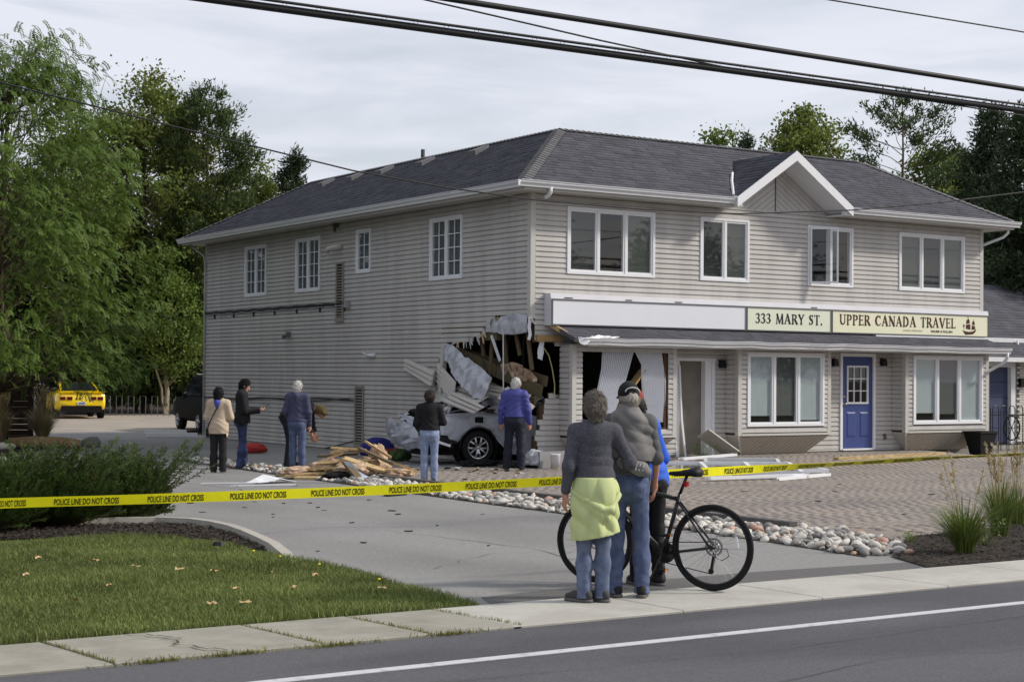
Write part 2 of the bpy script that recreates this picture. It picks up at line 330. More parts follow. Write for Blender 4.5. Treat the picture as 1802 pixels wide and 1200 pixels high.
# ---- grass blades
def blades(poly, dens, hmin, hmax, z0, m, name, wd=.006, xr=None):
    xs_ = [p[0] for p in poly]; ys_ = [p[1] for p in poly]; x0, x1 = (xr or (min(xs_), max(xs_))); y0, y1 = min(ys_), max(ys_)
    n = int((x1-x0)*(y1-y0)*dens); P = np.c_[RNG.uniform(x0, x1, n), RNG.uniform(y0, y1, n)]
    px = np.array(poly); ins = np.zeros(n, bool); j = len(px)-1
    for i in range(len(px)):
        a, b = px[i], px[j]
        cnd = ((a[1] > P[:, 1]) != (b[1] > P[:, 1])) & (P[:, 0] < (b[0]-a[0])*(P[:, 1]-a[1])/((b[1]-a[1]) or 1e-9)+a[0]); ins ^= cnd; j = i
    P = P[ins]; n = len(P)
    patch = .75+.35*np.sin(P[:, 0]*2.1+1.3*np.sin(P[:, 1]*1.7))*np.sin(P[:, 1]*2.6+P[:, 0])
    h = RNG.uniform(hmin, hmax, n)*patch; a = RNG.uniform(0, 6.283, n); ln = RNG.uniform(.2, .9, n)*h; b = RNG.uniform(0, 6.283, n)
    d = np.c_[np.cos(a), np.sin(a), np.zeros(n)]*wd*.5; base = np.c_[P, np.full(n, z0)]
    tip = base+np.c_[np.cos(b)*ln, np.sin(b)*ln, h]; mid = base+np.c_[np.cos(b)*ln*.3, np.sin(b)*ln*.3, h*.62]
    V = np.stack([base-d, base+d, mid+d*.8, mid-d*.8, tip], 1).reshape(-1, 3)
    i0 = np.arange(n)*5
    F = np.concatenate([np.c_[i0, i0+1, i0+2], np.c_[i0, i0+2, i0+3], np.c_[i0+3, i0+2, i0+4]])
    return link(npmesh(name, V, F, m), name)
M_blade = leafmat('grass_blade', (84, 104, 46), (132, 138, 82), .32, .2)
tag(blades([(-15.6, -15.46)]+lawn[1:10]+[(-13, -9.0), (-15.6, -9.0)], 5600, .03, .085, .004, M_blade, 'lawn_grass'), 'short mown green grass on the lawn by the sidewalk', 'grass', kind='stuff')
# weeds in the sidewalk joints
wj = []
for x in (-14.17, -12.78, -11.97, -11.24):
    wj.append([(x-.02, -15.5), (x+.03, -15.5), (x+.17, -16.45), (x+.10, -16.45)])
wv = MB()
for p in wj:
    for k in range(170):
        t = random.random()**.8; x = p[0][0]+.02+t*.13+random.gauss(0, .012); y = -15.5-t*.97; h = random.uniform(.012, .035); a = random.random()*6.28
        wv.add([(x, y, .008), (x+.008*math.cos(a), y+.008*math.sin(a), .008), (x+random.gauss(0, .015), y+random.gauss(0, .015), .01+h)], [(0, 1, 2)])
for cx_, cy_ in ((-13.8, -16.5), (-12.55, -16.52), (-11.7, -16.5), (-13.25, -16.5)):
    for k in range(150):
        x = cx_+random.gauss(0, .13); y = cy_+random.gauss(0, .02); a = random.random()*6.28; h = random.uniform(.015, .045)
        wv.add([(x, y, .0), (x+.009*math.cos(a), y+.009*math.sin(a), .0), (x+random.gauss(0, .02), y+random.gauss(0, .02), h)], [(0, 1, 2)])
tag(wv.build('joint_weeds', leafmat('weed', (98, 104, 46), (132, 128, 70), .3, .2)), 'weeds growing in the sidewalk joints', 'weeds', kind='stuff')
# fallen leaves on the lawn
M_leafdry = mat('dry_leaf', (196, 168, 122), .8, .25, 9, island=.2)
LEAFP = [(-12.54, -11.7), (-12.2, -14.06), (-11.79, -14.22), (-12.46, -14.8), (-13.36, -12.38), (-12.36, -12.28), (-12.7, -14.75), (-12.1, -12.6), (-11.5, -13.2), (-13.0, -13.4), (-11.2, -14.6), (-11.9, -12.9), (-12.9, -11.2), (-11.3, -13.6), (-13.5, -14.1)]
for i, (x, y) in enumerate(LEAFP):
    b = MB(); s = random.uniform(.035, .06); a0 = random.random()*6.28; P = [(0, 0, .012)]
    for k in range(10):
        rr = s*(1 if k % 2 == 0 else .55); t = a0+k*.628; P.append((rr*math.cos(t), rr*math.sin(t), .012+random.uniform(-.006, .02)))
    b.add(P, [(0, k+1, (k+1) % 10+1) for k in range(10)])
    o = b.build('fallen_leaf', M_leafdry); o.location = (x, y, .055); tag(o, 'dry tan maple leaf lying on the lawn grass', 'leaf', 'fallen leaves on the lawn')
M_dand = mat('dandelion', (236, 214, 30), .7)
for x, y in ((-10.95, -11.6), (-10.93, -12.15), (-10.9, -12.9), (-10.95, -14.1)):
    b = MB(); b.lathe((0, 0, 0), (0, 0, 1), [(0, .010), (.010, .007), (.014, 0), (.006, -.006), (0, -.006)], 10)
    o = b.build('dandelion', M_dand); o.location = (x, y, .066); tag(o, 'small yellow dandelion in the lawn near the kerb', 'flower', 'dandelions in the lawn')
# mulch chips
def chips(poly, n, z, name, label):
    out = []; xs_ = [p[0] for p in poly]; ys_ = [p[1] for p in poly]; b = MB(); k = 0
    while k < n:
        x = random.uniform(min(xs_), max(xs_)); y = random.uniform(min(ys_), max(ys_)); k += 1
        if not inpoly(x, y, poly): continue
        a = random.random()*6.28; l = random.uniform(.012, .04); w2 = random.uniform(.005, .012); c, s_ = math.cos(a), math.sin(a); zz = z+random.uniform(.0, .02); t1, t2 = random.uniform(-.01, .012), random.uniform(-.01, .012)
        b.add([(x-c*l-s_*w2, y-s_*l+c*w2, zz+t1), (x-c*l+s_*w2, y-s_*l-c*w2, zz+t1+.003), (x+c*l+s_*w2, y+s_*l-c*w2, zz+t2), (x+c*l-s_*w2, y+s_*l+c*w2, zz+t2+.003)], [(0, 1, 2, 3)])
    tag(b.build(name, mat('mulch_chip', (62, 54, 47), 1, .2, 9, island=.45)), label, 'mulch', kind='stuff')
chips([(-10.72, -11.4), (-10.46, -10.7), (-10.30, -9.95), (-10.2, -9.3), (-10.19, -8.8), (-10.3, -8.35), (-10.6, -8.05), (-11.05, -7.9), (-13, -7.45), (-15, -7), (-15, -8.9), (-13, -8.95), (-11.5, -9.2), (-10.95, -9.6), (-10.72, -10.4)], 16000, .032, 'mulch_chips', 'dark bark mulch chips in the shrub bed')
chips([p if p[0] < 6 else (4, p[1]) for p in bedr], 14000, .014, 'mulch_chips', 'dark bark mulch chips in the roadside bed')
# ---- river stones
M_stone = [mat('stone_pale', (178, 173, 164), .8, .2, 20, bump=.2), mat('stone_grey', (132, 130, 127), .8, .2, 20, bump=.2), mat('stone_white', (198, 194, 186), .8, .16, 20, bump=.2), mat('stone_pink', (186, 150, 132), .8, .15, 20, bump=.2), mat('stone_dark', (110, 108, 106), .8, .15, 20, bump=.2)]
def stone_mesh(seed, m):
    b = bmesh.new(); bmesh.ops.create_icosphere(b, subdivisions=2, radius=1); r = random.Random(seed); ph = [r.uniform(0, 6) for _ in range(6)]
    sx, sy, sz = r.uniform(.85, 1.25), r.uniform(.6, .9), r.uniform(.42, .65)
    for v in b.verts:
        n = v.co; k = 1+.12*math.sin(2.3*n.x+ph[0])*math.sin(2.1*n.y+ph[1])+.10*math.sin(3.1*n.z+ph[2])+.07*math.sin(4*n.x+3*n.y+ph[3]); v.co = Vector((n.x*sx*k, n.y*sy*k, n.z*sz*k))
    me = bpy.data.meshes.new('stone'); b.to_mesh(me); b.free(); me.materials.append(m); me.polygons.foreach_set('use_smooth', [True]*len(me.polygons)); return me
SM = [stone_mesh(i, M_stone[(0, 2, 1, 0, 2, 1, 3, 4, 0, 2)[i]]) for i in range(10)]
strip = [(-5.72, -14.35), (-5.15, -14.55), (-4.35, -13.4), (-4.1, -12.5), (-4.46, -11.4), (-4.46, 5.2), (-5.05, 5.2), (-5.3, -2), (-5.45, -7), (-5.5, -11), (-5.6, -13)]
cand = []
for _ in range(9000):
    x = random.uniform(-5.75, -4.05); y = random.uniform(-14.55, 5.2)
    if inpoly(x, y, strip): cand.append((x, y))
grid = {}; kept = []
for (x, y) in cand:
    s = random.uniform(.034, .078); k = (int(x/.08), int(y/.08)); ok = True
    for dx in (-1, 0, 1):
        for dy in (-1, 0, 1):
            for (a, b_, c) in grid.get((k[0]+dx, k[1]+dy), ()):
                if (a-x)**2+(b_-y)**2 < (.72*(c+s))**2: ok = False
    if ok: grid.setdefault(k, []).append((x, y, s)); kept.append((x, y, s))
kept.sort(key=lambda q: (q[0]+17.4)**2+(q[1]+26)**2)
V = []; F = []; MI = []; base = 0
for i, (x, y, s) in enumerate(kept):
    me = SM[random.choice((0, 1, 2, 3, 4, 5, 8, 9, 0, 1, 2, 4, 6, 7))]; z = s*random.uniform(.30, .62); rot = Euler((random.gauss(0, .35), random.gauss(0, .35), random.random()*6.28))
    if i < 290:
        o = bpy.data.objects.new('river_stone', me); COL.objects.link(o); o.location = (x, y, z); o.rotation_euler = rot; o.scale = (s, s, s)
        tag(o, 'rounded pale river stone in the strip beside the driveway', 'stone', 'river stones beside the driveway')
    else:
        mw = np.array(rot.to_matrix())*s; vv = np.empty(len(me.vertices)*3); me.vertices.foreach_get('co', vv); vv = vv.reshape(-1, 3) @ mw.T+np.array((x, y, z))
        ff = np.array([p.vertices[:] for p in me.polygons]); V.append(vv); F.append(ff+base); base += len(vv); MI.append(np.full(len(ff), M_stone.index(me.materials[0])))
tag(link(npmesh('river_stone_bed', np.concatenate(V), np.concatenate(F), M_stone, np.concatenate(MI), True), 'river_stone_bed'), 'band of pale river stones running back along the driveway', 'stones', kind='stuff')
# ================================================================ THE DAMAGED BUILDING
W_, D_ = 12.79, 16.02; ZE = 5.46; OV = .52; ZS = 5.30
M_side = mat('vinyl_siding', (190, 187, 183), .55, .06, 5, bump=.12, bscale=300, stretch=(1, 1, .12), col2=(181, 178, 175), c2scale=2.2)
M_trim = mat('beige_trim', (190, 188, 182), .5, .04, 4)
M_white = mat('white_vinyl', (226, 227, 230), .4, .03, 6)
M_gut = mat('gutter_white', (214, 215, 218), .35, .06, 5)
M_soffit = mat('soffit_beige', (182, 179, 172), .6, .05, 4)
M_shing = mat('shingle', (80, 80, 87), .92, .18, 9, island=.20, bump=.7, bscale=200)
M_shing2 = mat('shingle_ridge', (104, 103, 104), .92, .15, 9, island=.12, bump=.7, bscale=200)
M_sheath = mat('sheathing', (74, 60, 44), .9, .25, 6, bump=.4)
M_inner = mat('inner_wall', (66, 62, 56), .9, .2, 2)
M_glass = glassmat('window_glass', (236, 240, 240), 1.0)
M_glass2 = glassmat('side_glass', (236, 240, 240), .9)
M_blind = mat('blind_slats', (186, 194, 196), .6, .05, 5)
M_blindg = mat('blind_grey', (96, 98, 97), .6, .05, 5)
M_found = mat('foundation', (136, 134, 130), .9, .12, 5, bump=.3)
M_black = mat('black_metal', (26, 26, 28), .45)
house = thing('two_storey_shop', 'two storey beige siding shop with grey hip roof and smashed corner', 'building', (6.4, 8, 0))
def Tside(u, o, z): return (-o, u, z)
def Tfront(u, o, z): return (u, -o, z)
def Tplane(kind, c):
    if kind == 'front': return lambda u, o, z: (u, c-o, z)
    if kind == 'left': return lambda u, o, z: (c-o, u, z)
    if kind == 'right': return lambda u, o, z: (c+o, u, z)
    if kind == 'back': return lambda u, o, z: (u, c+o, z)
PH = .1016
def flipfix(me):
    bm = bmesh.new(); bm.from_mesh(me); bmesh.ops.recalc_face_normals(bm, faces=bm.faces); bm.to_mesh(me); bm.free()
def siding(parent, T, u0, u1, z0, z1, openings=(), poly=None, m=None, zbase=0.0, name='siding_plank'):
    k0 = int(math.floor((z0-zbase)/PH)); k = k0
    while zbase+k*PH < z1-.005:
        a = max(z0, zbase+k*PH); b = min(z1, zbase+(k+1)*PH); k += 1
        if b-a < .02: continue
        zc = (a+b)/2; ivs = [(u0, u1)]
        for (p, q, r, s) in openings:
            if r < zc < s:
                n = []
                for (i, j) in ivs:
                    if q <= i or p >= j: n.append((i, j)); continue
                    if p > i: n.append((i, p))
                    if q < j: n.append((q, j))
                ivs = n
        if poly:
            n = []
            for (i, j) in ivs:
                st = i; N = max(2, int((j-i)/.02)); ins = [inpoly(i+(j-i)*(t+.5)/N, zc, poly) for t in range(N)]; t = 0
                while t < N:
                    if not ins[t]:
                        s0 = t
                        while t < N and not ins[t]: t += 1
                        uu, vv = i+(j-i)*s0/N, i+(j-i)*t/N
                        if s0 > 0: uu += random.uniform(-.05, .08)
                        if t < N: vv += random.uniform(-.10, .10)
                        if vv-uu > .03: n.append((uu, vv))
                    else: t += 1
            ivs = n
        if not ivs: continue
        jj = random.uniform(-.0015, .0015)
        prof = [(0.0, a), (.027+jj, a+.003), (.029+jj, a+.008), (.023+jj, a+(b-a)*.76), (.006, a+(b-a)*.84), (.002, b)]
        for (i, j) in ivs:
            mb = MB(); P = []
            for uu in (i, j):
                for (oo, zz) in prof: P.append(T(uu, oo, zz))
            n = len(prof); mb.add(P, [(t, t+1, n+t+1, n+t) for t in range(n-1)]+[tuple(range(n-1, -1, -1)), tuple(range(n, 2*n))])
            ob = mb.build(name, m or M_side, parent); flipfix(ob.data)
def backing(name, T, u0, u1, z0, z1, openings=(), poly=None, m=None, step=.12, th=.10):
    """sheathing sheet with the window openings and the hole left out"""
    us = sorted(set([u0, u1]+[x for o in openings for x in o[:2] if u0 < x < u1])); zs = sorted(set([z0, z1]+[x for o in openings for x in o[2:] if z0 < x < z1]))
    if poly:
        pu = [p[0] for p in poly]; pz = [p[1] for p in poly]
        us = sorted(set(us+list(np.arange(max(u0, min(pu)), min(u1, max(pu)), step)))); zs = sorted(set(zs+list(np.arange(max(z0, min(pz)), min(z1, max(pz)), step))))
    b = MB()
    for i in range(len(us)-1):
        for j in range(len(zs)-1):
            uc, zc = (us[i]+us[i+1])/2, (zs[j]+zs[j+1])/2
            if any(o[0] < uc < o[1] and o[2] < zc < o[3] for o in openings): continue
            if poly and inpoly(uc, zc, poly): continue
            P = [T(us[i], 0, zs[j]), T(us[i+1], 0, zs[j]), T(us[i+1], 0, zs[j+1]), T(us[i], 0, zs[j+1]), T(us[i], -th, zs[j]), T(us[i+1], -th, zs[j]), T(us[i+1], -th, zs[j+1]), T(us[i], -th, zs[j+1])]
            b.add(P, [(0, 1, 2, 3), (7, 6, 5, 4), (0, 4, 5, 1), (1, 5, 6, 2), (2, 6, 7, 3), (3, 7, 4, 0)])
    return b.build(name, m or M_sheath, house)
def tbox(mb, T, u0, u1, o0, o1, z0, z1):
    P = [T(u0, o0, z0), T(u1, o0, z0), T(u1, o1, z0), T(u0, o1, z0), T(u0, o0, z1), T(u1, o0, z1), T(u1, o1, z1), T(u0, o1, z1)]
    return mb.add(P, [(0, 3, 2, 1), (4, 5, 6, 7), (0, 1, 5, 4), (1, 2, 6, 5), (2, 3, 7, 6), (3, 0, 4, 7)])
def window(T, u0, u1, z0, z1, n, grid=None, blinds=None, off=0.0, openlite=None, label=None, vertical=False):
    """casement window: outer frame, n sashes, pane per sash, muntins, blind behind"""
    fr = MB(); w = .055; o0, o1 = off-.09, off+.045
    tbox(fr, T, u0, u1, o0, o1, z0, z0+w); tbox(fr, T, u0, u1, o0, o1, z1-w, z1); tbox(fr, T, u0, u0+w, o0, o1+.001, z0+w, z1-w); tbox(fr, T, u1-w, u1, o0, o1+.001, z0+w, z1-w)
    lw = (u1-u0-2*w)/n
    for i in range(1, n): tbox(fr, T, u0+w+i*lw-.02, u0+w+i*lw+.02, o0, o1-.004, z0+w, z1-w)
    f = fr.build('window', M_white, house); flipfix(f.data)
    if label: f['label'] = label
    for i in range(n):
        a, b = u0+w+i*lw+(.02 if i else 0), u0+w+(i+1)*lw-(.02 if i < n-1 else 0); s = .038; za, zb = z0+w, z1-w
        TT = T
        if openlite == i:   # sash swung outwards about its left edge
            ang = R(38); tu = a
            def TT(u, o, z, T=T, tu=tu, off=off, ang=ang):
                du = u-tu; do = o-off; return T(tu+du*math.cos(ang)-do*math.sin(ang), off+.05+du*math.sin(ang)+do*math.cos(ang), z)
        sm = MB(); tbox(sm, TT, a, b, off-.03, off+.028, za, za+s); tbox(sm, TT, a, b, off-.03, off+.028, zb-s, zb); tbox(sm, TT, a, a+s, off-.03, off+.0285, za+s, zb-s); tbox(sm, TT, b-s, b, off-.03, off+.0285, za+s, zb-s)
        o = sm.build('sash', M_white, f); flipfix(o.data)
        g = MB(); g.add([TT(a+s, off+.003, za+s), TT(b-s, off+.003, za+s), TT(b-s, off+.003, zb-s), TT(a+s, off+.003, zb-s)], [(0, 1, 2, 3)]); g.build('pane', M_glass2 if T is Tside else M_glass, f)
        if grid:
            cu, cz = grid; q = MB()
            for k in range(1, cu): uu = a+s+(b-a-2*s)*k/cu; tbox(q, TT, uu-.009, uu+.009, off-.008, off+.014, za+s, zb-s)
            for k in range(1, cz): zz = za+s+(zb-za-2*s)*k/cz; tbox(q, TT, a+s, b-s, off-.007, off+.0125, zz-.009, zz+.009)
            o = q.build('muntin', M_white, f); flipfix(o.data)
        if blinds and blinds[i]:
            kind, frac = blinds[i][:2]; q = MB(); zz0 = zb-s-(zb-za-2*s)*frac
            mm = (mat('blind_screened', (136, 140, 132), .6, .05, 5) if kind == 'h' else M_blind) if kind[0] != 'g' else (mat('blind_side', (112, 116, 122), .6, .05, 5) if T is Tside else M_blindg)
            if kind.endswith('v'):
                x = a+s
                while x < b-s: tbox(q, T, x, min(x+.03, b-s), off-.036-(.010 if int((x-a)/.034) % 2 else 0), off-.024, zz0, zb-s); x += .034
                tbox(q, T, a+s, b-s, off-.058, off-.045, zz0-.012, zz0+.004)
            else:
                z = zz0
                while z < zb-s:
                    q.add([T(a+s, off-.034, z), T(b-s, off-.034, z), T(b-s, off-.02, z+.023), T(a+s, off-.02, z+.023)], [(0, 1, 2, 3)]); z += .025
            q.build('blind', mm, f)
    return f
# openings -------------------------------------------------------
SW = [(12.05, 13.37, 3.75, 5.07, 2, (2, 4)), (9.005, 10.33, 3.75, 5.07, 2, (2, 4)), (6.455, 7.16, 4.065, 5.07, 1, (2, 3)), (2.495, 3.815, 3.75, 5.07, 2, (2, 4))]
FW = [(.826, 2.997, 3), (4.185, 5.52, 2), (7.2, 8.56, 2), (10.0, 12.165, 3)]
HOLE = [(-.3, 2.93), (.55, 2.91), (1.25, 2.9), (1.5, 2.85), (1.85, 2.5), (2.6, 2.46), (3.04, 2.45), (3.38, 2.1), (3.55, 1.72), (3.45, 1.4), (3.1, .75), (2.7, .4), (2.3, -.2), (-.3, -.2)]
so = [(a, b, c, d) for a, b, c, d, _, _ in SW]
wl = backing('wall', Tside, 0, D_, 0, ZS, so, HOLE)
sw1 = siding(wl, Tside, .09, D_-.09, .02, ZS, so, HOLE)
fo_up = [(a, b, 3.757, 5.075) for a, b, _ in FW]
HOLEF = [(-.3, 2.42), (.3, 2.46), (.74, 2.34), (.74, 1.30), (.5, 1.42), (.30, 1.22), (.22, .95), (.12, .4), (.1, -.2), (-.3, -.2)]
fo_low = [(.74, 3.18, .58, 2.36), (3.58, 4.6, .1, 2.15), (4.94, 7.43, .58, 2.36), (8.17, 9.27, .15, 2.32), (9.84, 12.45, .58, 2.36)]
wf = backing('wall', Tfront, 0.101, W_, 0, ZS, fo_up+fo_low, HOLEF)
siding(wf, Tfront, .09, W_-.09, 2.30, ZS, fo_up, HOLEF)
siding(wf, Tfront, .09, W_-.09, .17, 2.30, fo_low, HOLEF)
wr = backing('wall', Tplane('right', W_), .101, D_, 0, ZS); siding(wr, Tplane('right', W_), .09, D_-.09, .02, ZS)
wb = backing('wall', Tplane('back', D_), .101, W_-.101, 0, ZS)
siding(wb, Tplane('back', D_), .09, W_-.09, .02, ZS)
# corner trims
t = MB(); t.box(-.028, .085, -.028, .0005, 2.86, ZS); t.box(-.028, .0005, .0005, .09, 2.9, ZS); t.build('corner_trim', M_trim, house)
t = MB(); t.box(W_-.085, W_+.028, -.028, .0005, .0, ZS); t.box(W_-.0005, W_+.028, .0005, .09, 0, ZS); t.build('corner_trim', M_trim, house)
t = MB(); t.box(-.028, .0005, D_-.09, D_+.028, 0, ZS); t.build('corner_trim', M_trim, house)
t = MB(); t.box(.3, W_, -.012, .06, -.05, .172); t.build('foundation', M_found, house)
t = MB(); t.box(-.012, .06, 2.6, D_, -.05, .03); t.build('foundation', M_found, house)
# windows upstairs
HB = [('h', 1), ('h', 1), ('h', 1)]
for a, b, c, d, n, g in SW: window(Tside, a, b, c, d, n, g, [('gv', 1), ('gv', 1)] if n == 2 else [('gv', 1)])
window(Tfront, *FW[0][:2], 3.757, 5.075, 3, None, [('gh', 1), None, ('h', 1)]); window(Tfront, *FW[1][:2], 3.757, 5.075, 2, None, [('gh', 1), ('h', 1)])
window(Tfront, *FW[2][:2], 3.757, 5.075, 2, None, [None, None], openlite=0, label='window with its left sash swung open'); window(Tfront, *FW[3][:2], 3.757, 5.075, 3, None, [('h', 1), ('gh', 1), ('h', 1)])
# rooms inside: floors, partitions; upstairs a solid core block, added to keep the windows dark
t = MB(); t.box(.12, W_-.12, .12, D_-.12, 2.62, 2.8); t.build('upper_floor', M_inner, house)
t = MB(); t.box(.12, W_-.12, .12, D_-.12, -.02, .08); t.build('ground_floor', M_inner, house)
t = MB(); t.box(2.2, 10.6, 2.6, 13.4, 2.8, ZS); t.box(.12, W_-.12, 5.2, 5.3, .08, 2.62); t.box(3.35, 3.45, .12, 5.2, .08, 2.62); t.box(7.8, 7.9, .12, 5.2, .08, 2.62); t.box(9.4, 9.5, .12, 5.2, .08, 2.62); t.box(.12, W_-.12, .12, D_-.12, 5.2, 5.25); t.build('partition_dark_core', M_inner, house)
# ---- roof
AP = (2.1, 2.1); ZR = 6.95
def slope(name, A, B, C, Dp, parent, rowh=.143, dark=M_shing, tabw=(.16, .36), th=.012, cut=None, board=None):
    """A-B eave, D-C top (same side order); courses of shingle tabs over a board"""
    A, B, C, Dp = map(Vector, (A, B, C, Dp)); nrm = (B-A).cross(Dp-A).normalized()
    if nrm.z < 0: nrm = -nrm
    base = MB(); PL = board or [A, B, C, Dp]; base.prism(PL, (0, 0, -.06)) if board else base.add([A, B, C, Dp]+[p-Vector((0, 0, .06)) for p in (A, B, C, Dp)], [(0, 1, 2, 3), (7, 6, 5, 4), (0, 4, 5, 1), (1, 5, 6, 2), (2, 6, 7, 3), (3, 7, 4, 0)])
    bo = base.build(name, M_shing, parent); flipfix(bo.data)
    ed = (B-A).normalized(); sl = ((Dp-A)-ed*(Dp-A).dot(ed)); H = sl.length; sd = sl.normalized(); N = int(H/rowh); V = []; F = []
    da = (Dp-A).dot(ed)/H; db = ((C-B).dot(ed))/H; Ln = (B-A).length
    for r_ in range(N+1):
        s0 = r_*rowh; s1 = min(H, s0+rowh+.012)
        if s0 >= H: break
        a0, b0 = da*s0, Ln+db*s0; a1, b1 = da*s1, Ln+db*s1; x = a0-random.uniform(0, .2)
        while x < b0:
            wd = random.uniform(*tabw); xa, xb = max(x, a0), min(x+wd, b0); x += wd
            if xb-xa < .01: continue
            xa1, xb1 = max(xa, a1), min(xb, b1)
            if xb1-xa1 < .005: xa1 = xb1 = max(a1, min(b1, (xa+xb)/2)); xb1 = xa1+.004
            hgt = th+random.choice((0, 0, .004, .007)); s0j = s0-random.choice((0, 0, .006, .012))
            if cut and cut(A+ed*((xa+xb)/2)+sd*(s0+s1)/2): continue
            o = len(V); p = A+ed*xa+sd*s0j; q = A+ed*xb+sd*s0j; p1 = A+ed*xa1+sd*s1; q1 = A+ed*xb1+sd*s1
            V += [p+nrm*.002, q+nrm*.002, q+nrm*hgt, p+nrm*hgt, q1+nrm*.003, p1+nrm*.003]
            F += [(o, o+1, o+2, o+3), (o+3, o+2, o+4, o+5)]
    me = npmesh('shingles', np.array([tuple(v) for v in V]), np.array(F), dark); so_ = link(me, 'shingles', bo); so_['kind'] = 'stuff'
    return bo
E0 = (-OV, -OV, ZE); E1 = (W_+OV, -OV, ZE); E2 = (W_+OV, D_+OV, ZE); E3 = (-OV, D_+OV, ZE)
P0 = (2.1, 2.1, ZR); P1 = (W_-1.85, 2.1, ZR); P2 = (W_-1.85, D_-2.2, ZR); P3 = (2.1, D_-2.2, ZR)
GX, GZ, GH = 6.27, 6.53, 1.60   # gable: middle, peak height, half width at the eave
gs = (GZ-5.48)/GH
def gcut(p): return abs(p.x-GX) < (GZ-p.z)/gs+.02 and p.z < GZ
zw = ZE+OV*(ZR-ZE)/2.62
slope('roof', E0, E1, P1, P0, house, cut=gcut, board=[E0, (4.72, -OV, ZE), (4.72, 0, zw), (7.80, 0, zw), (7.80, -OV, ZE), E1, P1, P0])
slope('roof', E3, E0, P0, P3, house); slope('roof', E1, E2, P2, P1, house); slope('roof', E2, E3, P3, P2, house)
t = MB(); t.add([P0, P1, P2, P3]+[(p[0], p[1], p[2]-.1) for p in (P0, P1, P2, P3)], [(0, 1, 2, 3), (7, 6, 5, 4)]); t.build('roof_deck', M_shing, house)
# hip and ridge caps
def caps(p, q, step=.15, wd=.15, lift=.02):
    p = Vector(p); q = Vector(q); d = (q-p); n = int(d.length/step); d.normalize(); sd = d.cross(Vector((0, 0, 1))).normalized(); b = MB()
    for i in range(n):
        c = p+d*(i*step); c2 = p+d*((i+1)*step+.03); dz = Vector((0, 0, lift)); ds = Vector((0, 0, -.055))
        b.add([c-sd*wd+ds+dz*1.9, c+dz*1.9, c+sd*wd+ds+dz*1.9, c2-sd*wd+ds+dz, c2+dz, c2+sd*wd+ds+dz, c-sd*wd+ds, c, c+sd*wd+ds], [(0, 1, 4, 3), (1, 2, 5, 4), (0, 6, 7, 1), (1, 7, 8, 2)])
    o = b.build('ridge_cap', M_shing2, house); o['kind'] = 'stuff'; return o
caps(E0, P0); caps(E1, P1); caps(E3, P3); caps(P0, P1, wd=.12); caps(P3, P0, wd=.12)
# eaves: soffit, fascia, gutters
for xa, xb in ((-OV+.03, 4.7), (7.82, W_+OV-.03)):
    t = MB(); t.box(xa, xb, -OV+.03, 0, ZS-.012, ZS); t.build('soffit', M_soffit, house)
t = MB(); t.box(-OV+.03, 0, .0005, D_+OV-.03, ZS-.012, ZS-.0003); t.build('soffit', M_soffit, house)
t = MB(); t.box(W_, W_+OV-.03, .0005, D_+OV-.03, ZS-.012, ZS-.0003); t.build('soffit', M_soffit, house)
t = MB(); t.box(0, W_, D_, D_+OV-.03, ZS-.012, ZS-.0003); t.build('soffit', M_soffit, house)
GA, GB = 4.72, 7.80
def fascia(x0, x1, y0, y1): b = MB(); b.box(x0, x1, y0, y1, ZS-.03, ZE-.02); b.build('fascia', M_trim, house)
fascia(-OV+.002, GA, -OV, -OV+.03); fascia(GB, W_+OV-.002, -OV, -OV+.03); fascia(-OV, -OV+.03, -OV+.031, D_+OV); fascia(W_+OV-.03, W_+OV, -OV+.031, D_+OV)
def gutter(p, q, outv, name='gutter', dents=False, parent=house, m=None):
    """K-profile gutter along p-q, outv points away from the wall"""
    p = Vector(p); q = Vector(q); o = Vector(outv); prof = [(.0, -.12), (.075, -.125), (.082, -.085), (.118, -.05), (.12, -.012), (.135, -.012), (.135, 0), (.115, 0), (.11, -.03), (.07, -.075), (.068, -.11), (.004, -.105), (0, 0)]
    n = len(prof); N = max(2, int((q-p).length/.5)) if dents else 2; b = MB(); P = []
    for i in range(N):
        c = p.lerp(q, i/(N-1)); j = (random.gauss(0, .008), random.gauss(0, .008)) if dents and 0 < i < N-1 else (0, 0)
        for (a, z) in prof: P.append(c+o*(a+j[0])+Vector((0, 0, z+j[1])))
    b.add(P, [(i*n+k, i*n+(k+1) % n, (i+1)*n+(k+1) % n, (i+1)*n+k) for i in range(N-1) for k in range(n)]+[tuple(range(n-1, -1, -1)), tuple((N-1)*n+k for k in range(n))])
    g = b.build(name, m or M_gut, parent); flipfix(g.data); return g
gutter((-OV-.13, -OV, ZE-.015), (GA, -OV, ZE-.015), (0, -1, 0)); gutter((GB, -OV, ZE-.015), (W_+OV+.12, -OV, ZE-.015), (0, -1, 0))
gutter((-OV, -OV+.002, ZE-.016), (-OV, D_+OV+.1, ZE-.016), (-1, 0, 0)); gutter((W_+OV, -OV+.002, ZE-.016), (W_+OV, D_+OV, ZE-.016), (1, 0, 0))
t = MB(); t.tube([(W_+OV-.1, -OV+.08, 5.36), (W_+OV-.1, -OV+.1, 5.2), (W_+OV-.18, -OV+.16, 5.1), (W_+.10, -.02+.1, 4.92), (W_+.07, .12, 4.8), (W_+.07, .12, .1)], .034, 8); t.build('downspout', M_gut, house, True)
t = MB(); t.tube([(.05, -OV-.06, 5.34), (.05, -OV-.05, 5.24), (.03, -OV+.02, 5.17), (.0, -OV+.08, 5.15)], .04, 8); t.build('downspout', M_gut, house, True)
t = MB(); t.tube([(-OV+.1, D_+OV-.2, 5.33), (-.1, D_-.05, 4.98), (-.06, D_-.05, 4.8), (-.06, D_-.05, .1)], .03, 8); t.build('downspout', M_trim, house, True)
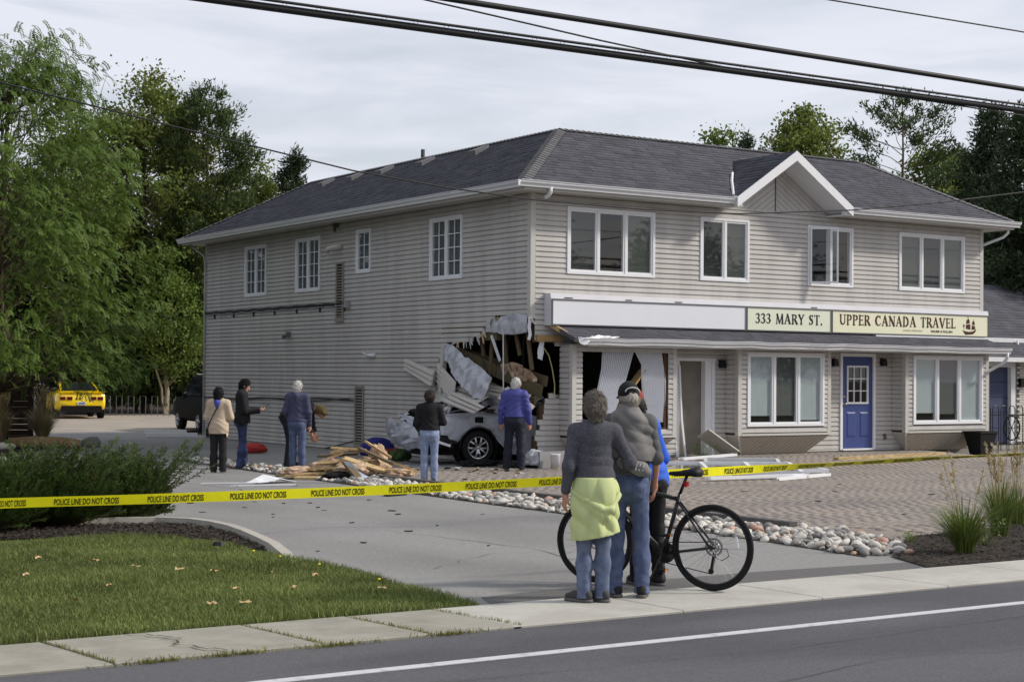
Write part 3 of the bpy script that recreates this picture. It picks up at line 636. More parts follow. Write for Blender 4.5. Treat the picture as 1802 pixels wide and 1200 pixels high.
# gable over the front
def cross_y(z): return (z-ZE)/((ZR-ZE)/2.62)-OV
yf = -OV-.14
for s in (-1, 1):
    foot = GX+s*GH
    e0 = (foot, yf, 5.48); p0 = (GX, yf, GZ); p1 = (GX, cross_y(GZ)+.02, GZ); e1 = (foot, cross_y(5.5)+.02, 5.48)
    if s < 0: slope('gable_roof', e1, e0, p0, p1, house) if False else slope('gable_roof', e0, e1, p1, p0, house)
    else: slope('gable_roof', e0, e1, p1, p0, house)
    # rake board and soffit
    d = Vector((GX-foot, 0, GZ-5.48)).normalized(); n = Vector((-d.z*s, 0, d.x*s)); n = n if n.z > 0 else -n
    b = MB(); A = Vector((foot, yf-.028, 5.48))-d*.05; B = Vector((GX, yf-.028, GZ)); mid = Vector((GX, yf-.028, GZ-.2/d.x*s*(-1) if False else GZ))
    hb = .17; q = [A, B, B-Vector((0, 0, hb/abs(d.x))), A-Vector((0, 0, hb/abs(d.x)))+d*.0]
    b.prism(q, (0, .026, 0)); o = b.build('rake_board', M_white, house); flipfix(o.data)
    b = MB(); zo = Vector((0, 0, -.19)); P = [Vector((foot, yf, 5.48))+zo, Vector((GX, yf, GZ))+zo, Vector((GX, .0, GZ))+zo, Vector((foot, .0, 5.48))+zo]; b.prism(P, (0, 0, .012)); o = b.build('rake_soffit', M_gut, house); flipfix(o.data)
    b = MB(); b.box(min(foot, foot-s*.02)-.14*(s > 0), max(foot, foot-s*.02)+.14*(s < 0), -OV-.1, 0, 5.27, 5.292) ; b.build('return_soffit', M_gut, house)
    b = MB(); b.box(foot-.13 if s > 0 else foot-.02, foot+.02 if s > 0 else foot+.13, -OV-.11, -OV+.02, 5.295, 5.49); b.build('rake_return', M_white, house)
def clip2(poly, a, b, c):
    """keep a*x+b*y>=c"""
    out = []; n = len(poly)
    for i in range(n):
        p, q = poly[i], poly[(i+1) % n]; dp, dq = a*p[0]+b*p[1]-c, a*q[0]+b*q[1]-c
        if dp >= 0: out.append(p)
        if (dp >= 0) != (dq >= 0): t = dp/(dp-dq); out.append((p[0]+(q[0]-p[0])*t, p[1]+(q[1]-p[1])*t))
    return out
def diag_boards(parent, poly, dirv, T3, wd=.11, name='board', m=None, depth=.014, gap=.012):
    nx_, ny_ = -dirv[1], dirv[0]; ds = [nx_*p[0]+ny_*p[1] for p in poly]; d = min(ds)
    while d < max(ds):
        q = clip2(clip2(poly, nx_, ny_, d+gap), -nx_, -ny_, -(d+wd))
        if len(q) >= 3:
            b = MB(); n = len(q); hi = [T3(x, y, depth) for x, y in q]; lo = [T3(x, y, 0) for x, y in q]
            b.add(hi+lo, [tuple(range(n)), tuple(range(2*n-1, n-1, -1))]+[(i, n+i, n+(i+1) % n, (i+1) % n) for i in range(n)]); o = b.build(name, m or M_side, parent); flipfix(o.data)
        d += wd
zg = 5.31; hw = (GZ-.2-zg)/gs
gw = MB(); gw.prism([(GX-hw, -.001, zg-.02), (GX+hw, -.001, zg-.02), (GX, -.001, GZ-.2)], (0, .1, 0)); gwo = gw.build('gable_wall', mat('gable_joint', (92, 90, 84), .8), house); flipfix(gwo.data)
Tg = lambda x, z, o: (x, -.001-o-.002, z)
dl = Vector((1, gs)).normalized()
diag_boards(gwo, [(GX-hw, zg), (GX-.02, zg), (GX-.02, GZ-.22)], (dl.x, dl.y), Tg, .105, gap=.008); diag_boards(gwo, [(GX+.02, zg), (GX+hw, zg), (GX+.02, GZ-.22)], (dl.x, -dl.y), Tg, .105, gap=.008)
t = MB(); t.box(GX-hw-.02, GX+hw+.02, -.034, -.003, zg-.035, zg); t.build('gable_trim', M_trim, house)
t = MB(); t.tube([(GX-GH+.03, cross_y(5.5)-.02, 5.515), (GX-GH*.62, cross_y(5.9), 5.93), (GX-GH*.42, cross_y(6.1), 6.15)], .028, 4); t.build('valley_flashing', M_white, house)
# roof vents and pipe
for yv in (4.63, 6.99, 8.97, 10.51, 12.14):
    t = MB(); sl = (ZR-ZE)/2.62; x0, x1 = 1.5, 1.86; z0 = ZE+(x0+OV)*sl; z1 = ZE+(x1+OV)*sl
    t.add([(x0, yv-.17, z0), (x1, yv-.17, z1), (x1, yv+.17, z1), (x0, yv+.17, z0), (x0-.02, yv-.17, z0+.12), (x1, yv-.15, z1+.07), (x1, yv+.15, z1+.07), (x0-.02, yv+.17, z0+.12)], [(3, 2, 1, 0), (4, 5, 6, 7), (0, 1, 5, 4), (1, 2, 6, 5), (2, 3, 7, 6), (3, 0, 4, 7)]); t.build('roof_vent', mat('vent_grey', (100, 99, 102), .6), house)
t = MB(); t.tube([(2.2, 8, 6.8), (2.2, 8, 7.2)], .05, 10); t.build('vent_pipe', mat('pipe_dark', (60, 60, 62), .6), house, True)
# ---- pent roof over the shop fronts
PX0, PX1 = .42, 12.72
t_pent = slope('pent_roof', (PX0+.05, -.80, 2.475), (PX1, -.80, 2.475), (PX1-.12, -.0, 2.80), (PX0, -.0, 2.80), house, rowh=.13)
t = MB(); t.box(.78, PX1-.02, -.79, -.001, 2.365, 2.385); t.build('pent_soffit', M_soffit, house)
t = MB(); t.box(.78, PX1-.01, -.80, -.77, 2.345, 2.47); t.build('pent_fascia', M_trim, house)
gutter((.62, -.80, 2.48), (PX1+.05, -.80, 2.478), (0, -1, 0), dents=True)
t = MB(); t.box(.78, PX1-.02, -.815, -.801, 2.325, 2.36); t.build('drip_moulding', M_trim, house)
t = MB(); t.tube([(PX1-.05, -.86, 2.37), (PX1-.05, -.85, 2.24), (PX1-.07, -.78, 2.15), (PX1-.02, -.35, 1.98), (PX1+.04, -.1, 1.9)], .04, 8); t.build('downspout', M_gut, house, True)
# ---- bays
def bay(x0, x1, broken=False):
    face = -.42; zb, zt = .56, 2.36; wx0, wx1 = x0+.22, x1-.18
    op = [(wx0, wx1, .75, 2.285)]
    T = Tplane('front', face)
    f = backing('bay_wall', T, x0, x1, zb, zt, op, th=.05)
    siding(f, T, x0+.06, x1-.06, zb+.04, zt, op)
    cl = backing('bay_cheek', Tplane('left', x0), face+.002, -.0, zb, zt, (), [(-.5, 1.9), (-.25, 1.75), (-.34, 1.5), (-.5, 1.5)] if broken else None, th=.05, step=.06)
    siding(cl, Tplane('left', x0), face+.03, -.02, zb+.04, zt, (), [(-.5, 1.9), (-.3, 1.75), (-.34, 1.5), (-.5, 1.4)] if broken else None)
    cr = backing('bay_cheek', Tplane('right', x1), face+.002, -.0, zb, zt, th=.05); siding(cr, Tplane('right', x1), face+.03, -.02, zb+.04, zt)
    for xx, s in ((x0, -1), (x1, 1)):
        b = MB(); a0, a1 = (xx-.028, xx+.07) if s < 0 else (xx-.07, xx+.028); b.box(a0, a1, face-.03, face+.0005, zb-.01, zt); b.box(xx-.028 if s < 0 else xx+.0005, xx-.0005 if s < 0 else xx+.028, face+.0005, face+.07, zb-.01, zt); b.build('corner_trim', M_trim, house)
    b = MB(); b.box(x0+.07, x1-.07, face-.036, face-.002, zb-.01, zb+.035); b.build('sill_band', M_trim, house)
    b = MB(); b.box(x0, x1, face, 0, zb-.02, zb); b.build('bay_floor', M_trim, house)
    # splayed skirt of diagonal boards
    top = [(x0, face, zb-.02), (x1, face, zb-.02)]; bt = [(x0+.34, -.10, .15), (x1-.42, -.10, .15)]
    b = MB(); b.add([top[0], top[1], bt[1], bt[0], (x0, 0, zb-.02), (x1, 0, zb-.02), (x1-.42, 0, .15), (x0+.34, 0, .15)], [(0, 1, 2, 3), (4, 0, 3, 7), (1, 5, 6, 2), (3, 2, 6, 7)]); sk = b.build('bay_skirt', mat('skirt_joint', (70, 64, 56), .8), house); flipfix(sk.data)
    H = math.hypot(.32, zb-.17); nn = Vector((0, -(zb-.17), -.32)).normalized()
    def T3(u, s_, o): p = Vector((u, face+.32*s_/H, zb-.02-(zb-.17)*s_/H))+nn*(o+.002); return tuple(p)
    diag_boards(sk, [(x0+.02, .01), (x0+.36, H-.01), (x1-.44, H-.01), (x1-.03, .01)], (.62, -.78), T3, .10, m=mat('skirt_board', (184, 176, 162), .6, .06, 4), gap=.020, depth=.02)
    for s_ in (-1, 1):
        xa, xb = (x0-.004, x0+.336) if s_ < 0 else (x1+.004, x1-.416); b = MB(); b.add([(xa, -.002, zb-.02), (xa, face, zb-.02), (xb, -.10, .15), (xb, -.002, .15)], [(0, 1, 2, 3)]); b.build('skirt_side', M_trim, house)
    b = MB(); b.beam(Vector(top[0])+Vector((0, -.01, 0)), Vector(bt[0])+Vector((0, -.012, 0)), .05, .03, (0, 1, 0)); b.build('skirt_trim', M_trim, house)
    return wx0, wx1
VB = [('v', .93), ('gv', .90), ('v', 1)]
a, b = bay(4.9, 7.47); window(Tplane('front', -.42), a, b, .74, 2.285, 3, None, [('v', .9), ('gv', .9), ('v', .97)])
a, b = bay(9.8, 12.49); window(Tplane('front', -.42), a, b, .74, 2.285, 3, None, [('v', .88), ('gv', .9), ('v', 1)])
bx = bay(.70, 3.22, True)
# back boards behind the whole bays so the rooms read as rooms
# ---- blue door
def door(x0, x1, z0, z1):
    fr = MB(); fr.box(x0-.07, x0, -.05, .05, z0-.03, z1+.07); fr.box(x1, x1+.07, -.05, .05, z0-.03, z1+.07); fr.box(x0, x1, -.05, .049, z1, z1+.07); fr.box(x0, x1, -.06, .05, z0-.04, z0); fo = fr.build('door_frame', M_white, house)
    m = mat('blue_paint', (62, 76, 130), .45, .05, 3); d = MB(); lx0, lx1, lz0, lz1 = x0+.17, x1-.15, z0+1.0, z1-.22
    d.box(x0+.004, lx0, -.012, .03, z0+.004, z1-.004); d.box(lx1, x1-.004, -.012, .03, z0+.004, z1-.004); d.box(lx0, lx1, -.012, .03, z0+.004, lz0); d.box(lx0, lx1, -.012, .03, lz1, z1-.004)
    do = d.build('blue_door', m, house); do['label'] = 'blue panelled door with a nine pane light'
    for i in (0, 1):
        px0 = x0+.15+i*.40; b = MB(); b.add([(px0, -.013, z0+.25), (px0+.27, -.013, z0+.25), (px0+.27, -.013, z0+.80), (px0, -.013, z0+.80), (px0+.03, -.026, z0+.28), (px0+.24, -.026, z0+.28), (px0+.24, -.026, z0+.77), (px0+.03, -.026, z0+.77)], [(4, 5, 6, 7), (0, 1, 5, 4), (1, 2, 6, 5), (2, 3, 7, 6), (3, 0, 4, 7)]); b.build('door_panel', m, do)
        b = MB(); b.torus((px0+.135, -.014, z0+.525), (0, 1, 0), .1, .001, 4, 4)
    b = MB(); b.add([(lx0, .004, lz0), (lx1, .004, lz0), (lx1, .004, lz1), (lx0, .004, lz1)], [(0, 1, 2, 3)]); b.build('pane', M_glass, do)
    b = MB()
    for xx in (lx0, lx1): b.box(xx-.02, xx+.02, -.028, .01, lz0-.02, lz1+.02)
    for zz in (lz0, lz1): b.box(lx0+.02, lx1-.02, -.027, .01, zz-.02, zz+.02)
    for k in (1, 2): xx = lx0+(lx1-lx0)*k/3; b.box(xx-.011, xx+.011, -.02, .008, lz0+.02, lz1-.02)
    for k in (1, 2): zz = lz0+(lz1-lz0)*k/3; b.box(lx0+.02, lx1-.02, -.019, .007, zz-.011, zz+.011)
    b.build('light_grille', M_white, do)
    b = MB(); b.lathe((x0+.07, -.013, z0+.98), (0, -1, 0), [(0, 0), (.032, 0), (.03, .012), (.012, .018), (.012, .04), (.03, .05), (.03, .07), (.015, .08), (0, .08)], 14); b.lathe((x0+.07, -.013, z0+1.14), (0, -1, 0), [(0, 0), (.028, 0), (.026, .014), (0, .016)], 14); b.build('door_handle', mat('nickel', (190, 188, 180), .3, metal=1), do, True)
door(8.245, 9.185, .215, 2.24)
# ---- doorway with its door gone
fr = MB(); fr.box(3.58, 3.66, -.03, .12, .1, 2.09); fr.box(3.58, 4.62, -.032, .12, 2.09, 2.15); fr.box(4.52, 4.60, -.03, .12, .14, 2.09); fr.build('door_frame', M_white, house)
t = MB(); t.box(3.66, 4.36, .13, .16, .12, 2.09); o = t.build('plywood_panel', mat('grey_ply', (122, 116, 108), .8, .08, 6, col2=(112, 106, 98), c2scale=3), house); o['label'] = 'grey board closing the empty doorway'
t = MB(); t.box(4.36, 4.518, -.005, .19, .15, 2.09); t.build('door_edge', M_white, house)
t = MB(); t.prism([(3.62, -.06, 2.0), (3.655, -.06, 2.0), (3.70, -.09, .9), (3.80, -.10, .12), (3.76, -.10, .12), (3.66, -.09, .9)], (0, .03, 0)); o = t.build('loose_jamb', M_white, house); flipfix(o.data)
for x, z in ((4.755, 2.05), (7.98, 2.12), (9.47, 2.14)):
    t = MB(); t.box(x-.06, x+.06, -.05, -.0, z-.07, z+.07); t.prism([(x-.07, -.13, z-.1), (x+.07, -.13, z-.1), (x+.05, -.13, z+.06), (x-.05, -.13, z+.06)], (0, .09, 0)); o = t.build('wall_lamp', M_black, house); flipfix(o.data)
t = MB(); t.box(9.52, 9.60, -.05, -.005, .40, .53); t.build('outlet_box', mat('grey_box', (96, 96, 94), .6), house)
# ---- things on the side wall
def louvre(y0, y1, z0, z1):
    b = MB(); b.box(-.062, -.012, y0, y0+.05, z0, z1); b.box(-.062, -.012, y1-.05, y1, z0, z1); b.box(-.062, -.012, y0+.05, y1-.05, z1-.05, z1); b.box(-.062, -.012, y0+.05, y1-.05, z0, z0+.10); b.box(-.036, -.012, y0+.05, y1-.05, z0+.1, z1-.05)
    b.m = [0]*(len(b.f)-6)+[1]*6
    f = b.build('louvre_panel', [mat('louvre_frame', (142, 136, 126), .6), M_black], house); z = z0+.12
    while z < z1-.07:
        q = MB(); q.add([(-.056, y0+.05, z), (-.056, y1-.05, z), (-.040, y1-.05, z+.024), (-.040, y0+.05, z+.024)], [(0, 1, 2, 3)]); q.build('slat', MATS['louvre_frame'], f); z += .064
louvre(7.74, 8.12, 2.98, 4.38); louvre(6.70, 7.12, .08, 1.50)
b = MB(); pts = []
for i in range(60):
    y = 16.0-i*(8.5/59); pts.append((-.045, y, 3.395-.018*abs(math.sin(i*.55))))
b.tube(pts, .016, 6); c1 = b.build('cable', M_black, house, True)
b = MB(); b.tube([(-.06, y, z-.035-.012*math.sin(i)) for i, (x, y, z) in enumerate(pts)], .012, 6); b.build('conduit', mat('conduit_grey', (150, 150, 152), .5), house, True)
b = MB(); b.tube([(-.05, y, z+.03) for i, (x, y, z) in enumerate(pts)], .02, 5); b.build('cable', M_black, house, True)
for i in range(7): 
    b = MB(); y = 15.3-i*1.27; b.box(-.06, -.02, y-.02, y+.02, 3.24, 3.40); b.build('cable_bracket', M_black, house)
b = MB(); b.box(-.13, -.02, 7.42, 7.56, 3.3, 3.44); b.build('junction_box', mat('conduit_grey', (150, 150, 152)), house)
b = MB(); b.tube([(-.04, 16.05-i*.3, 1.10+.02*math.sin(i*.6)+.003*i) for i in range(31)], .016, 6); b.build('cable', M_black, house, True)
b = MB(); b.tube([(-.05, 16.05-i*.3, 1.085+.03*math.sin(i*.45+1)+.003*i) for i in range(30)], .012, 6); b.build('cable', M_black, house, True)
b = MB(); b.tube([(-.04, 8.6, .02), (-.06, 8.0, .1), (-.05, 7.15, .24)], .012, 6); b.build('cable', M_black, house, True)
b = MB(); b.tube([(-.02, 7.85, 4.74), (-.2, 7.9, 4.72), (-.22, 8.2, 4.70), (-.22, 8.26, 4.60)], .05, 10); b.build('vent_pipe', mat('pipe_beige', (200, 194, 182), .5), house, True)
b = MB(); b.box(-.16, -.02, 8.02, 8.12, 5.2, 5.29); b.tube([(-.1, 8.1, 5.2), (-.15, 8.02, 5.1)], .035, 8); b.build('security_camera', mat('cam_brown', (96, 84, 70), .5), house)
b = MB(); b.box(-.10, -.02, 10.58, 10.72, 2.68, 2.80); b.tube([(-.08, 10.68, 2.72), (-.2, 10.62, 2.66)], [.04, .055], 8); b.build('flood_lamp', mat('lamp_grey', (104, 104, 104), .5), house)
b = MB(); b.tube([(-.02, 6.2, 2.2), (-.09, 6.22, 2.19), (-.12, 6.4, 2.19)], .04, 8); b.tube([(-.1, 6.4, 2.19), (-.12, 6.62, 2.25)], .018, 6); b.build('wall_spigot', M_white, house, True)
# ---- sign cabinet
sign = thing('sign_cabinet', 'long white sign box above the shop fronts with one blank panel', 'sign', (6.5, -.15, 2.7))
SX0, SX1, SZ0, SZ1, SY = .30, 12.74, 2.735, 3.25, -.25
b = MB(); b.add([(SX0, SY, SZ0), (SX1, SY, SZ0), (SX1, SY, SZ1), (SX0, SY, SZ1), (SX0, -.024, SZ0+.0), (SX1, -.024, SZ0), (SX1, -.024, SZ1+.1), (SX0, -.024, SZ1+.1), (SX0, SY+.02, SZ1+.1), (SX1, SY+.02, SZ1+.1)], [(0, 1, 2, 3), (0, 4, 5, 1), (3, 2, 9, 8), (8, 9, 6, 7), (0, 3, 8, 7, 4), (1, 5, 6, 9, 2)])
o = b.build('cabinet', mat('sign_metal', (206, 206, 212), .4, .06, 3), sign); flipfix(o.data)
M_alu = mat('sign_frame', (112, 113, 118), .35, .05, 4, metal=.4)
SIGNS = [(SX0+.01, 5.25, 'sign_white', (222, 224, 230)), (5.25, 7.69, 'sign_cream', (222, 226, 206)), (7.69, SX1-.01, 'sign_cream2', (228, 228, 200))]
panels = []
for k, (x0, x1, nm, c) in enumerate(SIGNS):
    b = MB(); f_ = .025; y0, y1 = SY-.03, SY-.001
    b.box(x0+.004, x1-.004, y0, y1, SZ0+.003, SZ0+f_); b.box(x0+.004, x1-.004, y0, y1, SZ1-f_, SZ1-.003); b.box(x0+.004, x0+f_, y0+.001, y1, SZ0+f_, SZ1-f_); b.box(x1-f_, x1-.004, y0+.001, y1, SZ0+f_, SZ1-f_); b.build('panel_frame', M_alu, sign)
    b = MB(); b.box(x0+f_, x1-f_, SY-.012, SY-.002, SZ0+f_, SZ1-f_); p = b.build('sign_panel', mat(nm, c, .3, .02, 2), sign); panels.append(p)
panels[0]['label'] = 'blank white sign panel'; panels[1]['label'] = 'cream sign panel with the street address'; panels[2]['label'] = 'cream sign panel with a brown ship emblem'
b = MB(); b.box(9, SX1-.1, SY-.06, SY+.05, SZ0-.045, SZ0-.012); b.build('sign_bottom_rail', M_white, sign)
# lettering: flared roman strokes (thick stems, thin arms)
GL = {  # strokes in a box width w, height 1: (x0,y0,x1,y1,w0,w1)
 'U': (.72, [(.12, 1, .12, .32, .17, .15), (.12, .34, .22, .10, .15, .13), (.22, .10, .38, .06, .12, .11), (.38, .06, .54, .14, .11, .08), (.54, .14, .60, .34, .08, .08), (.60, .32, .60, 1, .08, .09), (0, .98, .26, .98, .05, .05), (.48, .98, .72, .98, .05, .05)]),
 'P': (.62, [(.14, 0, .14, 1, .17, .16), (.14, .95, .42, .94, .08, .09), (.42, .94, .53, .78, .11, .14), (.53, .80, .52, .62, .14, .14), (.52, .64, .40, .50, .13, .09), (.40, .50, .18, .48, .07, .06), (.02, .03, .30, .03, .05, .05), (0, .97, .2, .97, .05, .05)]),
 'E': (.58, [(.14, 0, .14, 1, .17, .16), (.14, .95, .52, .95, .08, .08), (.14, .52, .46, .52, .08, .07), (.14, .05, .55, .05, .08, .09), (.53, 1, .53, .84, .05, .03), (.46, .62, .46, .42, .04, .04), (.56, 0, .57, .2, .05, .03), (0, .97, .2, .97, .05, .05), (0, .03, .2, .03, .05, .05)]),
 'R': (.70, [(.14, 0, .14, 1, .17, .16), (.14, .95, .42, .94, .08, .09), (.42, .94, .53, .80, .11, .14), (.53, .82, .52, .66, .14, .14), (.52, .68, .40, .53, .13, .09), (.40, .53, .18, .51, .07, .06), (.34, .52, .66, .02, .13, .17), (.02, .03, .28, .03, .05, .05), (0, .97, .2, .97, .05, .05), (.6, .03, .74, .03, .05, .05)]),
 'C': (.74, [(.62, .80, .52, .93, .06, .08), (.54, .93, .36, .97, .08, .10), (.38, .97, .16, .80, .10, .16), (.17, .82, .10, .5, .16, .18), (.10, .52, .17, .2, .18, .16), (.16, .22, .36, .04, .15, .09), (.34, .04, .54, .06, .09, .08), (.52, .06, .68, .24, .08, .05), (.64, 1, .64, .72, .05, .04)]),
 'A': (.76, [(.36, 1, .08, .02, .07, .09), (.36, 1.02, .64, .02, .14, .18), (.18, .36, .54, .36, .07, .07), (-.02, .03, .20, .03, .05, .05), (.52, .03, .78, .03, .05, .05)]),
 'N': (.78, [(.12, 0, .12, 1, .08, .09), (.10, .98, .66, .02, .17, .17), (.66, 0, .66, 1, .08, .09), (.0, .03, .24, .03, .05, .05), (.54, .98, .78, .98, .05, .05), (-.02, .98, .14, .98, .05, .05)]),
 'D': (.78, [(.14, 0, .14, 1, .17, .16), (.14, .95, .40, .95, .08, .09), (.38, .95, .60, .76, .10, .15), (.59, .78, .64, .5, .15, .17), (.64, .52, .59, .22, .17, .15), (.60, .24, .38, .05, .15, .10), (.40, .05, .14, .05, .09, .08), (0, .97, .2, .97, .05, .05), (0, .03, .2, .03, .05, .05)]),
 'T': (.66, [(.33, 0, .33, 1, .17, .16), (.02, .95, .64, .95, .08, .08), (.03, 1, .03, .80, .05, .04), (.63, 1, .63, .80, .05, .04), (.2, .03, .46, .03, .05, .05)]),
 'V': (.74, [(.08, 1, .38, 0, .18, .13), (.38, 0, .66, 1, .07, .09), (-.02, .98, .24, .98, .05, .05), (.52, .98, .78, .98, .05, .05)]),
 'L': (.58, [(.14, 0, .14, 1, .17, .16), (.14, .05, .54, .05, .08, .09), (.55, 0, .57, .24, .05, .03), (0, .97, .28, .97, .05, .05), (0, .03, .2, .03, .05, .05)]),
 'M': (.92, [(.12, 0, .16, 1, .08, .08), (.15, 1, .46, .05, .16, .12), (.46, .05, .76, 1, .07, .08), (.76, 1, .80, 0, .16, .17), (.0, .03, .22, .03, .05, .05), (.68, .03, .92, .03, .05, .05)]),
 'Y': (.70, [(.08, 1, .35, .48, .17, .13), (.64, 1, .37, .48, .08, .08), (.35, .5, .35, 0, .15, .17), (.22, .03, .48, .03, .05, .05), (-.02, .98, .22, .98, .05, .05), (.5, .98, .74, .98, .05, .05)]),
 'S': (.52, [(.44, .82, .36, .95, .05, .08), (.38, .95, .18, .95, .08, .09), (.2, .96, .08, .80, .1, .14), (.08, .82, .14, .62, .14, .15), (.12, .64, .38, .42, .16, .16), (.37, .44, .42, .22, .15, .14), (.42, .24, .30, .05, .13, .09), (.32, .05, .12, .05, .09, .08), (.14, .05, .05, .2, .08, .05), (.45, 1, .45, .78, .04, .04), (.04, 0, .04, .24, .04, .04)]),
 '3': (.52, [(.05, .82, .16, .95, .05, .08), (.14, .95, .32, .96, .08, .09), (.30, .96, .42, .78, .10, .13), (.42, .80, .34, .58, .13, .08), (.36, .58, .18, .53, .08, .06), (.2, .53, .36, .5, .06, .08), (.34, .52, .46, .28, .10, .15), (.46, .3, .34, .06, .14, .09), (.36, .06, .14, .04, .09, .08), (.16, .04, .03, .16, .08, .06)]),
 '.': (.26, [(.12, 0, .12, .14, .15, .15)]), ' ': (.40, [])}
def lettering(text, x0, x1, z0, h, y, m, parent, name='lettering'):
    adv = [GL[c][0]+.10 for c in text]; tot = sum(adv)-.10; sc = (x1-x0)/tot; b = MB(); x = x0; L_ = 0
    for c, a in zip(text, adv):
        for (p, q, r_, s, w0, w1) in GL[c][1]:
            A = Vector((x+p*sc, z0+q*h)); B = Vector((x+r_*sc, z0+s*h)); d = (B-A)
            if d.length < 1e-5: continue
            d.normalize(); n = Vector((-d.y, d.x)); k = .5*(sc*abs(n.x)+h*abs(n.y)); e = d*.008; L_ += 1; yy = y-.0004*(L_ % 7)
            b.add([(A-e+n*w0*k).to_3d(), (A-e-n*w0*k).to_3d(), (B+e-n*w1*k).to_3d(), (B+e+n*w1*k).to_3d()], [(0, 1, 2, 3)])
            for t in range(4): v = b.v[-4+t]; b.v[-4+t] = (v[0], yy, v[1])
        x += a*sc
    b.build(name, m, parent)
M_brown = mat('sign_brown', (74, 34, 24), .5); M_dk = mat('sign_dark', (34, 32, 32), .5); M_grey = mat('sign_greytext', (120, 112, 96), .5)
lettering('333 MARY ST.', 5.50, 7.42, 2.90, .21, SY-.015, M_dk, panels[1]); lettering('UPPER CANADA TRAVEL', 7.93, 11.60, 2.925, .225, SY-.015, M_brown, panels[2])
def fonttext(body, size, m, name, parent, place, sx=1.0, bold=0):
    """flat lettering from the built-in font; place maps (u, v) to 3D"""
    cu = bpy.data.curves.new('lettering', 'FONT'); cu.body = body; cu.size = size; cu.offset = bold; ob = bpy.data.objects.new('lettering_src', cu); COL.objects.link(ob)
    bpy.context.view_layer.update(); me = bpy.data.meshes.new_from_object(ob.evaluated_get(bpy.context.evaluated_depsgraph_get())); bpy.data.objects.remove(ob); bpy.data.curves.remove(cu)
    wmax = max((v.co.x for v in me.vertices), default=1)
    for v in me.vertices: v.co = Vector(place(v.co.x*sx, v.co.y))
    me.materials.clear(); me.materials.append(m); o = link(me, name, parent); return o, wmax*sx
fonttext('OWNED & OPERATED BY', .055, M_grey, 'lettering', panels[2], lambda u, v: (9.88+u, SY-.016, 2.822+v)); fonttext('KRUISE & PULLEN', .068, M_brown, 'lettering', panels[2], lambda u, v: (10.78+u, SY-.016, 2.818+v), 1.35, .002)
# ship emblem
b = MB(); sx, sz = 11.83, 2.785
def shp(P, k=0): b.add([(sx+x, SY-.015-.0006*k, sz+z) for x, z in P], [tuple(range(len(P)))])
shp([(0, .10), (.09, .085), (.22, .07), (.36, .085), (.47, .14), (.44, .07), (.36, .015), (.10, .0), (.05, .05)])
shp([(.12, .14), (.27, .12), (.27, .23), (.24, .25), (.12, .23)], 1); shp([(.13, .25), (.25, .27), (.24, .34), (.21, .37), (.14, .34)], 2); shp([(.31, .12), (.44, .13), (.42, .21), (.32, .22)], 3); shp([(.33, .24), (.42, .23), (.41, .30), (.38, .33), (.34, .31)], 4)
shp([(.185, .37), (.20, .37), (.20, .42), (.185, .42)], 5); shp([(.37, .33), (.38, .33), (.38, .37), (.37, .37)], 5); shp([(.03, .18), (.07, .18), (.07, .24), (.03, .24)], 5); shp([(.048, .10), (.056, .10), (.056, .18), (.048, .18)], 6)
b.build('ship_emblem', M_brown, panels[2])
M_rust = mat('tear_dark', (60, 54, 48), .8)
for x in (.62, 2.1, 3.35, 7.1): 
    b = MB(); b.box(x, x+random.uniform(.1, .2), SY-.004, SY+.012, SZ1+.012, SZ1+.03); b.build('rust_mark', M_rust, sign)
# ================================================================ TREES AND PLANTS
def rot_frames(n, rng, upb=.0):
    """random leaf frames: two axes per leaf"""
    d = rng.normal(size=(n, 3)); d[:, 2] += upb; d /= np.linalg.norm(d, axis=1)[:, None]
    a = rng.normal(size=(n, 3)); s = np.cross(d, a); s /= np.linalg.norm(s, axis=1)[:, None]; return d, s
def leaf_quads(P, d, s, ln, wd):
    """diamond leaves at P along d, across s"""
    ln = np.asarray(ln)[:, None]; wd = np.asarray(wd)[:, None]; nn = np.cross(d, s)
    V = np.stack([P, P+d*ln*.5+s*wd*.5+nn*wd*.12, P+d*ln, P+d*ln*.5-s*wd*.5+nn*wd*.12], 1).reshape(-1, 3); i = np.arange(len(P))*4
    return V, np.c_[i, i+1, i+2, i+3]
def limb(mb, p, q, r0, r1, bend=.08, n=4, k=5):
    p = Vector(p); q = Vector(q); L_ = (q-p).length; pts = []
    for i in range(n+1):
        t = i/n; j = Vector((random.gauss(0, 1), random.gauss(0, 1), random.gauss(0, .6)))*bend*L_*math.sin(math.pi*t)*.6; pts.append(p.lerp(q, t)+j)
    mb.tube(pts, [r0+(r1-r0)*i/n for i in range(n+1)], k, False); return pts
def leafmesh(V, F, m, name='crown'): return npmesh(name, np.concatenate(V), np.concatenate(F), m)
M_bark = mat('bark', (92, 80, 66), .95, .25, 12, bump=.8, bscale=30, stretch=(1, 1, .25)); M_barkp = mat('bark_pale', (150, 138, 120), .95, .2, 12, bump=.5)
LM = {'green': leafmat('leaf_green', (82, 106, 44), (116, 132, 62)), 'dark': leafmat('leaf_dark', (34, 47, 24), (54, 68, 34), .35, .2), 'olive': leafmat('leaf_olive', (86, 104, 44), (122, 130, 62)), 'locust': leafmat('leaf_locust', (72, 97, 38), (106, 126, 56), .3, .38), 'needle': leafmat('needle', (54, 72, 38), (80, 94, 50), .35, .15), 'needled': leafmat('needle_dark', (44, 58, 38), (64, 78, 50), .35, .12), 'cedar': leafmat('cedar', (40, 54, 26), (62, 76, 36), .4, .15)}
def place(V, base): return np.asarray(V)+np.array((base[0], base[1], 0))
